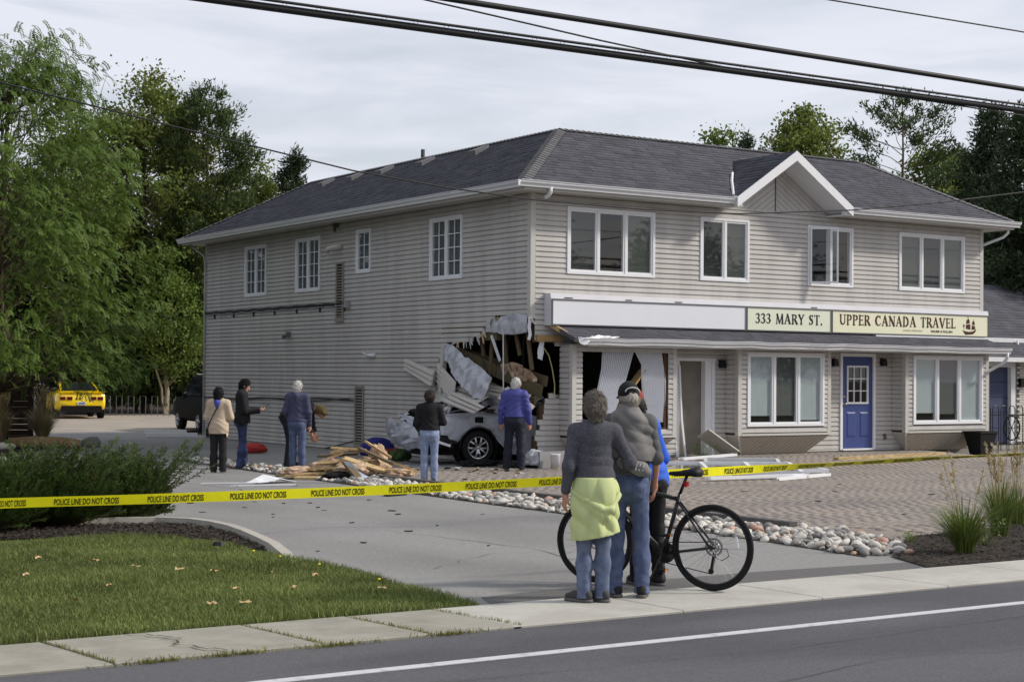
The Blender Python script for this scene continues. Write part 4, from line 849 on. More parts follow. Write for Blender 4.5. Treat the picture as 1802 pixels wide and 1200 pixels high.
def broadleaf(name, label, base, H, r, m, nclump=150, per=60, ls=.13, z0=.28, bark=None, seed=1, sig=.32, group=None, sparse_top=0):
    rng = np.random.default_rng(seed); random.seed(seed); t = thing(name, label, 'tree', (base[0], base[1], 0), 0, group); tr = MB()
    top = Vector((base[0]+random.gauss(0, .2), base[1]+random.gauss(0, .2), H*.9)); pts = limb(tr, (base[0], base[1], -.1), top, .013*H+.03, .02, .03, 6, 7)
    C = []; T = []
    for i in range(nclump):
        # points in an egg-shaped crown, denser toward the shell
        while True:
            u = rng.uniform(-1, 1, 3)
            if .15 < (u**2).sum() < 1: break
        zz = H*(z0+(1-z0)*(u[2]*.5+.5)); prof = math.sqrt(max(0, 1-(u[2])**2))*.25+.75
        w_ = 1.0 if u[2] < .1 else 1-.55*(u[2]-.1)
        C.append((base[0]+u[0]*r*w_*prof*1.05, base[1]+u[1]*r*w_*prof*1.05, zz)); T.append(u)
    for i in range(0, nclump, 3):
        c = Vector(C[i]); hz = max(H*.15, c.z-(Vector((c.x-base[0], c.y-base[1], 0)).length)*.8-.3); p = Vector((base[0], base[1], 0)).lerp(Vector((top.x, top.y, 0)), hz/H); p.z = hz
        limb(tr, p, c, .012+.004*H*.5*(1-hz/H), .006, .1, 3, 4)
    if sparse_top:
        for i in range(sparse_top):
            p = Vector((base[0]+random.gauss(0, r*.45), base[1]+random.gauss(0, r*.3), H*random.uniform(.62, .8))); q = p+Vector((random.gauss(0, .5), random.gauss(0, .3), random.uniform(.15, .3)*H)); l = limb(tr, p, q, .03, .006, .05, 5, 4)
            for j in range(4): a = l[random.randint(2, 5)]; b = a+Vector((random.gauss(0, .5), random.gauss(0, .5), random.uniform(.2, .9))); limb(tr, a, b, .012, .004, .1, 2, 3); C.append(tuple(b)); T.append((0, 0, 1))
    C = np.array(C); k = np.maximum(8, (per*rng.uniform(.4, 1.5, len(C)))).astype(int)
    if sparse_top: k[nclump:] = 12
    idx = np.repeat(np.arange(len(C)), k); P = C[idx]+rng.normal(0, 1, (len(idx), 3))*np.array((sig, sig, sig*.55))*(.7+.6*rng.random(len(C)))[idx][:, None]
    d, s = rot_frames(len(P), rng, -.15); V, F = leaf_quads(P, d, s, ls*rng.uniform(.7, 1.4, len(P)), ls*.62*rng.uniform(.7, 1.3, len(P)))
    tr.build('trunk', bark or M_bark, t, True); link(npmesh('crown', V, F, m), 'crown', t); random.seed(99+seed); return t
def conifer(name, label, base, H, r, m, seed=1, z0=.12, whorls=26, per=5, tuft=.34, nn=34, droop=.1, open_=False, group=None, needle=.16):
    rng = np.random.default_rng(seed); random.seed(seed); t = thing(name, label, 'tree', (base[0], base[1], 0), 0, group); tr = MB(); limb(tr, (base[0], base[1], -.1), (base[0], base[1], H*.98), .012*H+.02, .015, .01, 6, 7); TC = []; TD = []
    for w_ in range(whorls):
        f = (w_+random.uniform(-.3, .3))/whorls; z = H*(z0+(1-z0)*f)
        rr = (r*(1-f)**.75*1.15+.12) if not open_ else r*(.55+.55*math.sin(f*3.0))*(1 if f < .8 else (1-f)*4+.25)
        for k in range(per):
            if open_ and random.random() < .35: continue
            a = random.random()*6.283; ln = rr*random.uniform(.6, 1.1); p = Vector((base[0], base[1], z)); q = p+Vector((math.cos(a)*ln, math.sin(a)*ln, ln*(random.uniform(.25, .65) if open_ else random.uniform(-.15, .25)-droop)))
            l = limb(tr, p, q, .014+.012*(1-f), .005, .06, 3, 4); n = max(2, int(ln/(tuft*.62)))
            for j in range(n):
                u = (j+1.0)/n
                if open_ and u < .55: continue
                c = p.lerp(q, u); TC.append((c.x+random.gauss(0, .08), c.y+random.gauss(0, .08), c.z+random.gauss(.03, .06))); dd = (q-p).normalized(); TD.append((dd.x*.6, dd.y*.6, .35 if not open_ else .7))
    TC.append((base[0], base[1], H)); TD.append((0, 0, 1)); TC = np.array(TC); TD = np.array(TD); n = len(TC)*nn; idx = np.repeat(np.arange(len(TC)), nn)
    P = TC[idx]+rng.normal(0, tuft*.36, (n, 3)); d = TD[idx]+rng.normal(0, .55, (n, 3)); d /= np.linalg.norm(d, axis=1)[:, None]; s = np.cross(d, rng.normal(size=(n, 3))); s /= np.linalg.norm(s, axis=1)[:, None]
    V, F = leaf_quads(P, d, s, needle*rng.uniform(.8, 1.5, n), needle*.30*rng.uniform(.7, 1.3, n)); tr.build('trunk', M_bark, t, True); link(npmesh('crown', V, F, m), 'crown', t); return t
def cedar(name, label, base, H, r, seed, group='cedars along the rear yard'):
    rng = np.random.default_rng(seed); random.seed(seed); t = thing(name, label, 'tree', (base[0], base[1], 0), 0, group); tr = MB(); limb(tr, (base[0], base[1], -.1), (base[0], base[1], H*.95), .09, .02, .01, 5, 6)
    n = 15000; f = rng.random(n)**.85; z = .25+f*(H-.25); lobes = 1+.22*np.sin(z*3+seed)+.15*np.sin(z*7.3); a = rng.random(n)*6.283; rr = r*(1-f)**.55*lobes*(.85+.25*np.sin(a*5+z*2.2))*np.sqrt(rng.uniform(.35, 1, n))
    P = np.c_[base[0]+np.cos(a)*rr, base[1]+np.sin(a)*rr, z]; d = np.c_[np.cos(a)*.45, np.sin(a)*.45, np.full(n, .9)]+rng.normal(0, .3, (n, 3)); d /= np.linalg.norm(d, axis=1)[:, None]; s = np.cross(d, rng.normal(size=(n, 3))); s /= np.linalg.norm(s, axis=1)[:, None]
    V, F = leaf_quads(P, d, s, .26*rng.uniform(.6, 1.4, n), .075*rng.uniform(.6, 1.4, n)); tr.build('trunk', M_bark, t, True); link(npmesh('crown', V, F, LM['cedar']), 'crown', t)
# honey locust with drooping compound leaves, over the left bed
def locust(base, H, r):
    rng = np.random.default_rng(5); random.seed(5); t = thing('honey_locust', 'bright green feathery honey locust drooping over the tan grasses', 'tree', (base[0], base[1], 0)); tr = MB(); top = (base[0]+.2, base[1], H*.9); limb(tr, (base[0], base[1], -.1), top, .15, .03, .03, 7, 8); C = []; DR = []
    for i in range(360):
        a = random.random()*6.283; f = random.random(); z = H*(.17+.80*f); rr = r*(.35+.75*math.sin(min(1, (1-f)*1.25+.18)*1.57))*math.sqrt(random.uniform(.12, 1)); C.append(Vector((base[0]+math.cos(a)*rr, base[1]+math.sin(a)*rr, z))); DR.append(Vector((math.cos(a), math.sin(a), 0)))
    # leader shooting up and arching at the top
    l = limb(tr, (base[0]-.3, base[1], H*.78), (base[0]+.75, base[1]-.5, H*1.0), .05, .012, .04, 5, 5); C += l[3:]*3; DR += [Vector((1, 0, 0))]*9
    for i in range(0, len(C), 2):
        c = C[i]; hz = max(1.3, c.z-Vector((c.x-base[0], c.y-base[1], 0)).length*.75-.2); limb(tr, (base[0], base[1], min(hz, H*.85)), c, .022, .006, .12, 4, 4)
    P = []; Dd = []; S = []
    for c, o in zip(C, DR):
        for k in range(random.randint(15, 30)):
            b = c+Vector((random.gauss(0, .30), random.gauss(0, .30), random.gauss(0, .2))); dv = (o*.8+Vector((random.gauss(0, .8), random.gauss(0, .8), random.uniform(-.5, .5)))).normalized(); L_ = random.uniform(.22, .40); sd = dv.cross(Vector((random.gauss(0, .3), random.gauss(0, .3), 1))).normalized(); p = b.copy(); d = dv.copy()
            for j in range(8):
                p = p+d*(L_/8); d = (d+Vector((0, 0, -.16))).normalized()
                for sgn in (-1, 1): P.append(tuple(p)); Dd.append(tuple((sd*sgn+d*.35+Vector((0, 0, -.25))).normalized())); S.append(tuple(d))
    P = np.array(P); Dd = np.array(Dd); S = np.array(S); n = len(P); V, F = leaf_quads(P, Dd, S, .075*rng.uniform(.8, 1.3, n), .036*rng.uniform(.8, 1.2, n)); tr.build('trunk', M_bark, t, True); link(npmesh('crown', V, F, LM['locust']), 'crown', t)
locust((-6.95, 11.3), 9.3, 3.0)
GT = 'trees behind the rear yard'
# the row of trees that stands left of the driveway and the one across the road (they shade the side wall and show in the panes)
def copy_tree(src, label, loc, sc, rz, group):
    r_ = src.copy(); COL.objects.link(r_); r_.matrix_basis = Matrix.Translation(Vector(loc)) @ Matrix.Rotation(rz, 4, 'Z') @ Matrix.Scale(sc, 4); tag(r_, label, 'tree', group)
    for ch in list(src.children): c_ = ch.copy(); COL.objects.link(c_); c_.parent = r_; c_.matrix_parent_inverse = ch.matrix_parent_inverse.copy()
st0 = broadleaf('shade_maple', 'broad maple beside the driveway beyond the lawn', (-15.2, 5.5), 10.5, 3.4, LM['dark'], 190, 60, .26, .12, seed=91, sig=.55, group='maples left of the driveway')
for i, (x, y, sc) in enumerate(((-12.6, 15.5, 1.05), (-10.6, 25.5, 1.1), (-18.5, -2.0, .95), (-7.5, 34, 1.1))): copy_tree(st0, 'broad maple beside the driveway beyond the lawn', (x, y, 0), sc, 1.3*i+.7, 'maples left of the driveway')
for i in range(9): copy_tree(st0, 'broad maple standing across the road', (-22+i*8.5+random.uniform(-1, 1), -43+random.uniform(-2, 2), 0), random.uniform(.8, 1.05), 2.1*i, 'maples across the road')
broadleaf('bare_topped_tree', 'tall tree with thin bare twigs at its top, beside the honey locust', (4.68, 42.87), 14.2, 2.3, LM['green'], 150, 90, .17, .25, seed=11, sparse_top=9, sig=.42)
broadleaf('broadleaf_tree', 'large round topped green broadleaf tree beside the tall pine', (8.7, 43.86), 15.3, 3.8, LM['olive'], 400, 120, .17, .2, seed=12, sig=.40, sparse_top=3)
conifer('white_pine', 'tall soft needled pine at the edge of the large broadleaf tree', (10.6, 41.46), 14.2, 1.9, LM['needle'], 13, .28, 30, 8, .42, 64, 0, True, needle=.2)
CL = ['dark cedar standing over the yellow car', 'dark cedar directly behind the pale trunked tree', 'dark cedar beside the rear corner of the building', 'dark cedar tucked behind the black vehicle', 'dark cedar deep in the shade behind the bicycle rack', 'tall dark cedar below the soft needled pine']
for i, (b_, h, r_) in enumerate([((6.59, 41.86), 7.6, 1.25), ((8.07, 43.26), 8.4, 1.3), ((9.24, 41.6), 8.2, 1.35), ((11.58, 43.37), 8.2, 1.4), ((6.0, 45.32), 8.2, 1.4), ((10.37, 45.32), 9.2, 1.4)]): cedar('cedar_tree', CL[i], b_, h, r_, 30+i)
broadleaf('yard_tree', 'small leafy tree with a pale forked trunk in the rear yard', (8.4, 40.6), 7.1, 1.6, LM['green'], 150, 90, .15, .2, M_barkp, 14, .3)
t = MB(); limb(t, (8.35, 40.5, 0), (7.7, 40.2, 2.2), .07, .03, .04, 4, 6); t.build('forked_stem', M_barkp, bpy.data.objects['yard_tree'])
broadleaf('broadleaf_tree', 'yellowish broadleaf tree showing over the roof slope beside a small pine', (15.73, 47.71), 12.4, 2.3, LM['olive'], 170, 90, .17, .3, seed=15)
conifer('pine_tree', 'small dark pine top showing over the far end of the side roof', (16.44, 44.84), 12.3, 1.9, LM['needled'], 16, .3, 22, 6, .42, 46, -.25, needle=.22)
DKL = ['dark leafy tree behind the yellow car', 'dark leafy tree between the yellow car and the cedars', 'dark leafy tree rising behind the cedars', 'dark leafy tree behind the honey locust trunk']
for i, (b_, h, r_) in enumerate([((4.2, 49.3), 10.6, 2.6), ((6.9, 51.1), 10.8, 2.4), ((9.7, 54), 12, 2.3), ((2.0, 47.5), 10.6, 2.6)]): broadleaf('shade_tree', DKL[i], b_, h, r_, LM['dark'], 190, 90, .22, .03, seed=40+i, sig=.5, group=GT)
BGL = ['tree filling the gap under the large broadleaf tree', 'tree behind the soft needled pine', 'tree behind the rear roof corner']
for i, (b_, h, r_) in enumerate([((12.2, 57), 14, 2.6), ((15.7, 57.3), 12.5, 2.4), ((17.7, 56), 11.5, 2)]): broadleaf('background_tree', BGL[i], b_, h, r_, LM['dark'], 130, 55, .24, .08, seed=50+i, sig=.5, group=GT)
conifer('open_pine', 'open branched pine with upswept limbs above the roof hip', (28.82, 17.61), 12.5, 2.0, LM['needle'], 17, .42, 22, 4, .36, 44, 0, True, needle=.18)
broadleaf('broadleaf_tree', 'yellow green broadleaf tree behind the front gable', (28.6, 22.6), 12.8, 2.6, LM['olive'], 190, 110, .17, .35, seed=18)
conifer('dark_pine', 'dark dense pine above the neighbouring roof', (26.92, 11.72), 11.0, 2.3, LM['needled'], 19, .05, 30, 7, .44, 46, .0, needle=.2); conifer('dark_pine', 'dark pine rising close behind the neighbouring roof ridge', (24.6, 8.3), 10.4, 2.3, LM['needled'], 20, .1, 30, 7, .44, 46, .0, needle=.2)
broadleaf('broadleaf_tree', 'pale green broadleaf tree between the open pine and the dark pine', (32.85, 19.8), 11.2, 2.3, LM['olive'], 150, 100, .18, .2, seed=21); conifer('dark_pine', 'dark pine behind the eave that faces the neighbouring house', (33.8, 19.2), 11.0, 2.3, LM['needled'], 22, .05, 28, 6, .44, 46, 0, needle=.22)
broadleaf('broadleaf_tree', 'treetop just showing over the main ridge', (29.57, 29.08), 12.6, 1.6, LM['green'], 80, 90, .18, .5, seed=23); conifer('pine_tree', 'narrow pine tip just showing over the main ridge', (29.16, 26.96), 12.1, .9, LM['needled'], 24, .4, 18, 5, .4, 40, 0, needle=.2)
# ---- yew shrubs by the tape
def yew(label, base, rx, ry, H, seed, n=420, spray=0):
    rng = np.random.default_rng(seed); random.seed(seed); t = thing('yew_shrub', label, 'shrub', (base[0], base[1], .03), 0, 'yew shrubs in the planting bed'); st = MB(); P = []; Dd = []; S = []
    for i in range(n):
        a = random.random()*6.283; f = math.sqrt(random.random()); rr = f; sp = i < spray
        foot = Vector((base[0]+math.cos(a)*rx*rr*.45, base[1]+math.sin(a)*ry*rr*.45, .03)); hh = H*math.sqrt(max(.05, 1-.8*f**3))*random.uniform(.15, 1.0); tip = Vector((base[0]+math.cos(a)*rx*rr*1.05, base[1]+math.sin(a)*ry*rr*1.05, hh+.05))
        if sp: tip = Vector((base[0]+rx*random.uniform(-.6, 1.2 if seed < 63 else 1.75), base[1]+random.gauss(0, ry*.5), H*random.uniform(.85, 1.25)))
        midp = foot.lerp(tip, .5)+Vector((math.cos(a)*.08, math.sin(a)*.08, -.02 if sp else .05)); L_ = (tip-foot).length; N = int(L_/.016); pts = [foot*(1-u)**2+midp*2*u*(1-u)+tip*u*u for u in [k/N for k in range(N+1)]] if N > 1 else [foot, tip]
        st.tube([pts[0], pts[len(pts)//2], pts[-1]], [.008, .005, .002], 3, False); k0 = int(len(pts)*.35)
        for k in range(k0, len(pts)-1):
            d = (pts[k+1]-pts[k]).normalized(); sd = d.cross(Vector((random.gauss(0, .5), random.gauss(0, .5), 1))).normalized()
            for sg in (-1, 1): P.append(tuple(pts[k])); v = (sd*sg+d*.8+Vector((0, 0, random.gauss(.1, .25)))).normalized(); Dd.append(tuple(v)); S.append(tuple(d))
    P = np.array(P); n = len(P); V, F = leaf_quads(P, np.array(Dd), np.array(S), .050*rng.uniform(.7, 1.3, n), .019*rng.uniform(.8, 1.3, n)); st.build('stems', M_bark, t); link(npmesh('foliage', V, F, leafmat('yew', (48, 68, 30), (84, 106, 48), .35, .15)), 'foliage', t)
yew('widest dark green yew shrub, farthest from the driveway', (-12.6, -7.75), .95, .85, .80, 61, 1150, 60); yew('dark green yew shrub whose middle is crossed by the tape', (-11.62, -7.55), .80, .75, .80, 62, 1000, 50); yew('yew shrub with long sprays reaching over the driveway', (-10.72, -7.35), .58, .6, .76, 63, 800, 50)
# ---- ornamental grasses
def grass_clump(label, base, n, h, spread, m, plumes=0, ph=1.2, seed=1, wd=.012, pm=None):
    rng = np.random.default_rng(seed); t = thing('ornamental_grass', label, 'grass', (base[0], base[1], 0)); a = rng.random(n)*6.283; ln = h*rng.uniform(.6, 1.15, n); sp = spread*np.sqrt(rng.random(n)); V = []; F = []; K = 6
    b0 = np.c_[base[0]+np.cos(a)*.11*rng.random(n), base[1]+np.sin(a)*.11*rng.random(n), np.zeros(n)]; sd = np.c_[-np.sin(a), np.cos(a), np.zeros(n)]
    rows = []
    for k in range(K):
        u = k/(K-1); c = b0+np.c_[np.cos(a)*sp*u**1.6, np.sin(a)*sp*u**1.6, ln*(u-.28*u**3*(sp/spread)**1.0)]; w2 = wd*.5*(1-u**2*.92); rows += [c-sd*w2, c+sd*w2]
    V = np.stack(rows, 1).reshape(-1, 3); i = np.arange(n)*(2*K); F = np.concatenate([np.c_[i+2*k, i+2*k+1, i+2*k+3, i+2*k+2] for k in range(K-1)]); link(npmesh('blades', V, F, m), 'blades', t)
    if plumes:
        P = []; Dd = []; S = []; st = MB()
        for j in range(plumes):
            r_ = random.Random(seed*100+j); aa = r_.random()*6.283; o = spread*r_.uniform(.1, .55); tip = Vector((base[0]+math.cos(aa)*o, base[1]+math.sin(aa)*o, ph*r_.uniform(.75, 1.05))); st.tube([(base[0]+math.cos(aa)*.05, base[1]+math.sin(aa)*.05, 0), Vector((base[0], base[1], 0)).lerp(tip, .55)+Vector((0, 0, ph*.08)), tip], [.004, .003, .002], 3, False); dv = Vector((math.cos(aa)*.3, math.sin(aa)*.3, 1)).normalized()
            for k in range(26): u = r_.random(); p = tip-dv*.28*u; v = (dv+Vector((r_.gauss(0, .35), r_.gauss(0, .35), 0))).normalized(); P.append(tuple(p)); Dd.append(tuple(v)); S.append(tuple(v.cross(Vector((r_.gauss(0, 1), r_.gauss(0, 1), .1))).normalized()))
        P = np.array(P); V, F = leaf_quads(P, np.array(Dd), np.array(S), np.full(len(P), .055), np.full(len(P), .014)); st.build('stalks', pm, t); link(npmesh('plumes', V, F, pm), 'plumes', t)
G1 = leafmat('orn_green', (82, 104, 44), (120, 132, 70), .2, .25); G2 = leafmat('orn_tan', (150, 138, 100), (190, 176, 136), .2, .25); G3 = leafmat('plume_tan', (164, 148, 110), (196, 180, 142), .15, .3)
grass_clump('wide clump of arching green grass at the end of the river stones', (-4.62, -14.75), 420, .58, .46, G1, 5, 1.0, 71, .011, G3); grass_clump('tall grass clump with tan seed stalks in the roadside bed', (-2.85, -13.7), 330, .72, .34, G1, 12, 1.0, 72, .010, G3); grass_clump('grass clump with tan stalks at the edge of the pavers beyond the arching clump', (-1.6, -12.9), 260, .6, .32, G1, 9, 1.0, 73, .010, G3)
grass_clump('tan feathery grass clump beside the wooden screen', (-5.05, 14.15), 520, 1.0, .55, G2, 60, 1.35, 74, .02, G2); grass_clump('tan feathery grass clump at the foot of the honey locust', (-6.05, 14.3), 420, 1.0, .5, G2, 60, 1.4, 75, .02, G2)
def weed(label, base, n, h, m, seed, cat='plant'):
    rng = np.random.default_rng(seed); t = thing('leafy_weed', label, cat, (base[0], base[1], 0)); a = rng.random(n)*6.283; d = np.c_[np.cos(a)*.8, np.sin(a)*.8, rng.uniform(.1, 1, n)]; d /= np.linalg.norm(d, axis=1)[:, None]; s = np.cross(d, np.array((0, 0, 1.))); P = np.c_[base[0]+rng.normal(0, h*.4, n), base[1]+rng.normal(0, h*.4, n), rng.uniform(.02, h, n)]; V, F = leaf_quads(P, d, s, rng.uniform(.03, .075, n), rng.uniform(.014, .03, n)); link(npmesh('leaves', V, F, m), 'leaves', t)
    st = MB(); [st.tube([(base[0], base[1], 0), tuple(P[i]+np.array((0, 0, .01)))], .002, 3, False) for i in range(0, n, 4)]; st.build('stems', m, t)
weed('small yellow green weed between the stones and the arching grass', (-4.35, -13.75), 60, .12, G1, 81); weed('leafy plant beside the arching grass clump', (-3.85, -14.35), 140, .28, G1, 82); weed('dark leafy plant at the edge of the roadside bed', (-3.3, -14.7), 120, .24, LM['dark'], 83)
random.seed(2024)
# ================================================================ PEOPLE (distance fields meshed with surface nets)
SXY = .93   # people are slimmer than the base body
class Field:
    def __init__(s, lo, hi, h):
        s.h = h; s.lo = np.array(lo, float); s.n = np.ceil((np.array(hi)-s.lo)/h).astype(int)+1; s.d = np.full(s.n, .2, np.float32)
        s.ax = [s.lo[i]+h*np.arange(s.n[i]) for i in range(3)]
    def sl(s, lo, hi):
        a = np.clip(np.floor((np.array(lo)-s.lo)/s.h).astype(int), 0, s.n); b = np.clip(np.ceil((np.array(hi)-s.lo)/s.h).astype(int)+1, 0, s.n)
        if (b <= a).any(): return None, None
        S = tuple(slice(a[i], b[i]) for i in range(3)); G = np.meshgrid(*[s.ax[i][S[i]] for i in range(3)], indexing='ij', sparse=True); return S, G
    def comb(s, S, v, k, sub=False):
        d = s.d[S]
        if sub: s.d[S] = np.maximum(d, -v); return
        if k <= 0: s.d[S] = np.minimum(d, v); return
        h = np.clip(.5+.5*(v-d)/k, 0, 1); s.d[S] = v*(1-h)+d*h-k*h*(1-h)
    def cone(s, p, q, r0, r1, k=.03, sy=1.0, sx=1.0, sub=False):
        p = np.array(p, float); q = np.array(q, float); m = max(r0, r1)*max(1, 1/ min(1, 1))+k+.05
        S, G = s.sl(np.minimum(p, q)-m, np.maximum(p, q)+m)
        if S is None: return s
        X, Y, Z = G; x = (X-p[0])/sx; y = (Y-p[1])/sy; z = Z-p[2]; v = (q-p)/np.array((sx, sy, 1)); L2 = max((v**2).sum(), 1e-9)
        t = np.clip((x*v[0]+y*v[1]+z*v[2])/L2, 0, 1); dd = np.sqrt((x-t*v[0])**2+(y-t*v[1])**2+(z-t*v[2])**2)-(r0+(r1-r0)*t)
        s.comb(S, dd*min(sx, sy, 1), k, sub); return s
    def ell(s, c, r, k=.02, Rm=None, sub=False):
        c = np.array(c, float); r = np.array(r, float); m = r.max()+k+.04; S, G = s.sl(c-m, c+m)
        if S is None: return s
        X, Y, Z = [G[i]-c[i] for i in range(3)]
        if Rm is not None: X, Y, Z = [Rm[0][i]*X+Rm[1][i]*Y+Rm[2][i]*Z for i in range(3)]
        k0 = np.sqrt((X/r[0])**2+(Y/r[1])**2+(Z/r[2])**2); k1 = np.sqrt((X/r[0]**2)**2+(Y/r[1]**2)**2+(Z/r[2]**2)**2)+1e-9
        s.comb(S, k0*(k0-1)/k1, k, sub); return s
    def clip(s, n, c):
        """keep n.p <= c"""
        G = np.meshgrid(*s.ax, indexing='ij', sparse=True); s.d = np.maximum(s.d, (n[0]*G[0]+n[1]*G[1]+n[2]*G[2]-c)/max(1e-6, math.sqrt(n[0]**2+n[1]**2+n[2]**2))).astype(np.float32); return s
    def disp(s, fn):
        G = np.meshgrid(*s.ax, indexing='ij', sparse=True); s.d = (s.d+fn(*G)).astype(np.float32); return s
    def mesh(s):
        d = s.d; n = d.shape; ins = d < 0; c = np.zeros((n[0]-1, n[1]-1, n[2]-1), np.int8)
        for i in (0, 1):
            for j in (0, 1):
                for k in (0, 1): c += ins[i:n[0]-1+i, j:n[1]-1+j, k:n[2]-1+k]
        act = (c > 0) & (c < 8); I = np.argwhere(act); idx = -np.ones(act.shape, np.int64); idx[act] = np.arange(len(I))
        if not len(I): return np.zeros((0, 3)), np.zeros((0, 4), int)
        cor = [(i, j, k) for i in (0, 1) for j in (0, 1) for k in (0, 1)]; acc = np.zeros((len(I), 3)); cnt = np.zeros(len(I)); vals = {q: d[I[:, 0]+q[0], I[:, 1]+q[1], I[:, 2]+q[2]] for q in cor}
        for a in cor:
            for ax in range(3):
                if a[ax] == 0:
                    b = tuple(1 if t == ax else a[t] for t in range(3)); va, vb = vals[a], vals[b]; m = (va < 0) != (vb < 0); t = np.where(m, va/np.where(m, va-vb, 1), 0); p = np.array(a)[None]+np.zeros((len(I), 3)); p[:, ax] += t; acc += p*m[:, None]; cnt += m
        V = s.lo+(I+acc/cnt[:, None])*s.h; F = []
        for ax in range(3):
            o = [t for t in range(3) if t != ax]; sl0 = [slice(None)]*3; sl1 = [slice(None)]*3; sl0[ax] = slice(0, n[ax]-1); sl1[ax] = slice(1, n[ax]); a, b = ins[tuple(sl0)], ins[tuple(sl1)]; E = np.argwhere(a != b)
            E = E[(E[:, o[0]] > 0) & (E[:, o[1]] > 0) & (E[:, o[0]] < n[o[0]]-1) & (E[:, o[1]] < n[o[1]]-1)]
            def g(da, db): q = E.copy(); q[:, o[0]] -= da; q[:, o[1]] -= db; return idx[q[:, 0], q[:, 1], q[:, 2]]
            Q = np.c_[g(1, 1), g(0, 1), g(0, 0), g(1, 0)]; fl = a[E[:, 0], E[:, 1], E[:, 2]]; fl = fl if ax != 1 else ~fl; Q[~fl] = Q[~fl][:, ::-1]; F.append(Q[(Q >= 0).all(1)])
        return V, np.concatenate(F)
    def build(s, name, m, parent, scale=1.0):
        V, F = s.mesh(); o = link(npmesh(name, V*np.array((SXY, SXY, 1))*scale, F, m, None, True), name, parent, False); return o
def folds(amp, fx=9, fz=14, seed=0., lowz=None, zamp=None):
    def f(X, Y, Z):
        p1 = 62*Z+26*X+2.4*np.sin(11*X+seed)+2.0*np.sin(9*Y+seed*1.7)+1.5*np.sin(13*Z+seed); p2 = 48*Z-34*X+2.2*np.sin(12*Y+1.3+seed)+2*np.sin(7*Z-seed); m1 = .5+.5*np.sin(7*X+8*Z+seed*2.1); m2 = .5+.5*np.sin(6*Y-9*Z+seed*1.3+5*X)
        v = amp*1.1*((1-2*np.abs(np.sin(p1*.5)))*m1+(1-2*np.abs(np.sin(p2*.5)))*m2)*.8+amp*.4*np.sin(13*Z+8*X+seed)
        if zamp: v = v*(zamp[2]+(1-zamp[2])*np.exp(-((Z-zamp[0])/zamp[1])**2))
        return v
    return f
def vfolds(amp, n=9, seed=0.):
    def f(X, Y, Z): th = np.arctan2(Y, X); return amp*np.sin(n*th+2.0*np.sin(5*Z+seed)+seed)*np.clip((1.05-Z)/.35, 0.15, 1)
    return f
SKIN = {k: mat('skin_'+k, c, .55, .06, 14, spec=.35) for k, c in dict(light=(206, 160, 136), tan=(184, 134, 108), pale=(214, 170, 146)).items()}
def sv(p, S): return (p[0]*SXY*S, p[1]*SXY*S, p[2]*S)
def strands(parent, src, n, L_, wd, m, seed, down=.5, up=0., curl=.3, zmax=9):
    """short hair ribbons lying over a hair mesh"""
    rng = np.random.default_rng(seed); me = src.data; nv = len(me.vertices)
    if nv == 0: return
    co = np.empty(nv*3); me.vertices.foreach_get('co', co); co = co.reshape(-1, 3); no = np.empty(nv*3); me.vertices.foreach_get('normal', no); no = no.reshape(-1, 3); c0 = co.mean(0)
    if ((co-c0)*no).sum() < 0: no = -no
    i = rng.integers(0, nv, n); i = i[co[i][:, 2] < zmax]; n = len(i); p = co[i]+rng.normal(0, .003, (n, 3)); nn = no[i]; t = np.array((0, 0, -1.))*down+rng.normal(0, curl, (n, 3))+np.array((0, 0, 1.))*up; t -= nn*(t*nn).sum(1)[:, None]; t /= np.linalg.norm(t, axis=1)[:, None]+1e-9; sd = np.cross(t, nn)*wd/2; ll = (L_*rng.uniform(.5, 1.3, n))[:, None]
    q1 = p+t*ll*.5+nn*.010*rng.uniform(.4, 1.4, (n, 1)); q2 = p+t*ll+nn*(.004+.012*rng.random((n, 1)))
    V = np.stack([p-sd, p+sd, q1+sd, q1-sd, q2+sd*.3, q2-sd*.3], 1).reshape(-1, 3); k = np.arange(n)*6; F = np.concatenate([np.c_[k, k+1, k+2, k+3], np.c_[k+3, k+2, k+4, k+5]]); o = link(npmesh('hair_strands', V, F, m), 'hair_strands', src); o['kind'] = 'stuff'
def layer(f, off, lo, hi, name, m, parent, S, lab=None):
    """a thin piece of cloth lying on a garment inside a box: pocket, hem, waistband"""
    G = np.meshgrid(*f.ax, indexing='ij', sparse=True); bx = np.maximum.reduce([np.broadcast_to(np.maximum(lo[i]-G[i], G[i]-hi[i]), f.d.shape) for i in range(3)]); g = Field.__new__(Field); g.h = f.h; g.lo = f.lo; g.n = f.n; g.ax = f.ax; g.d = np.maximum(f.d-off, bx); g.d = np.maximum(g.d, -(f.d+.012)).astype(np.float32); return g.build(name, m, parent, S)
def rotm(yaw, pitch): 
    Rm = Matrix.Rotation(yaw, 3, 'Z') @ Matrix.Rotation(pitch, 3, 'X'); return Rm
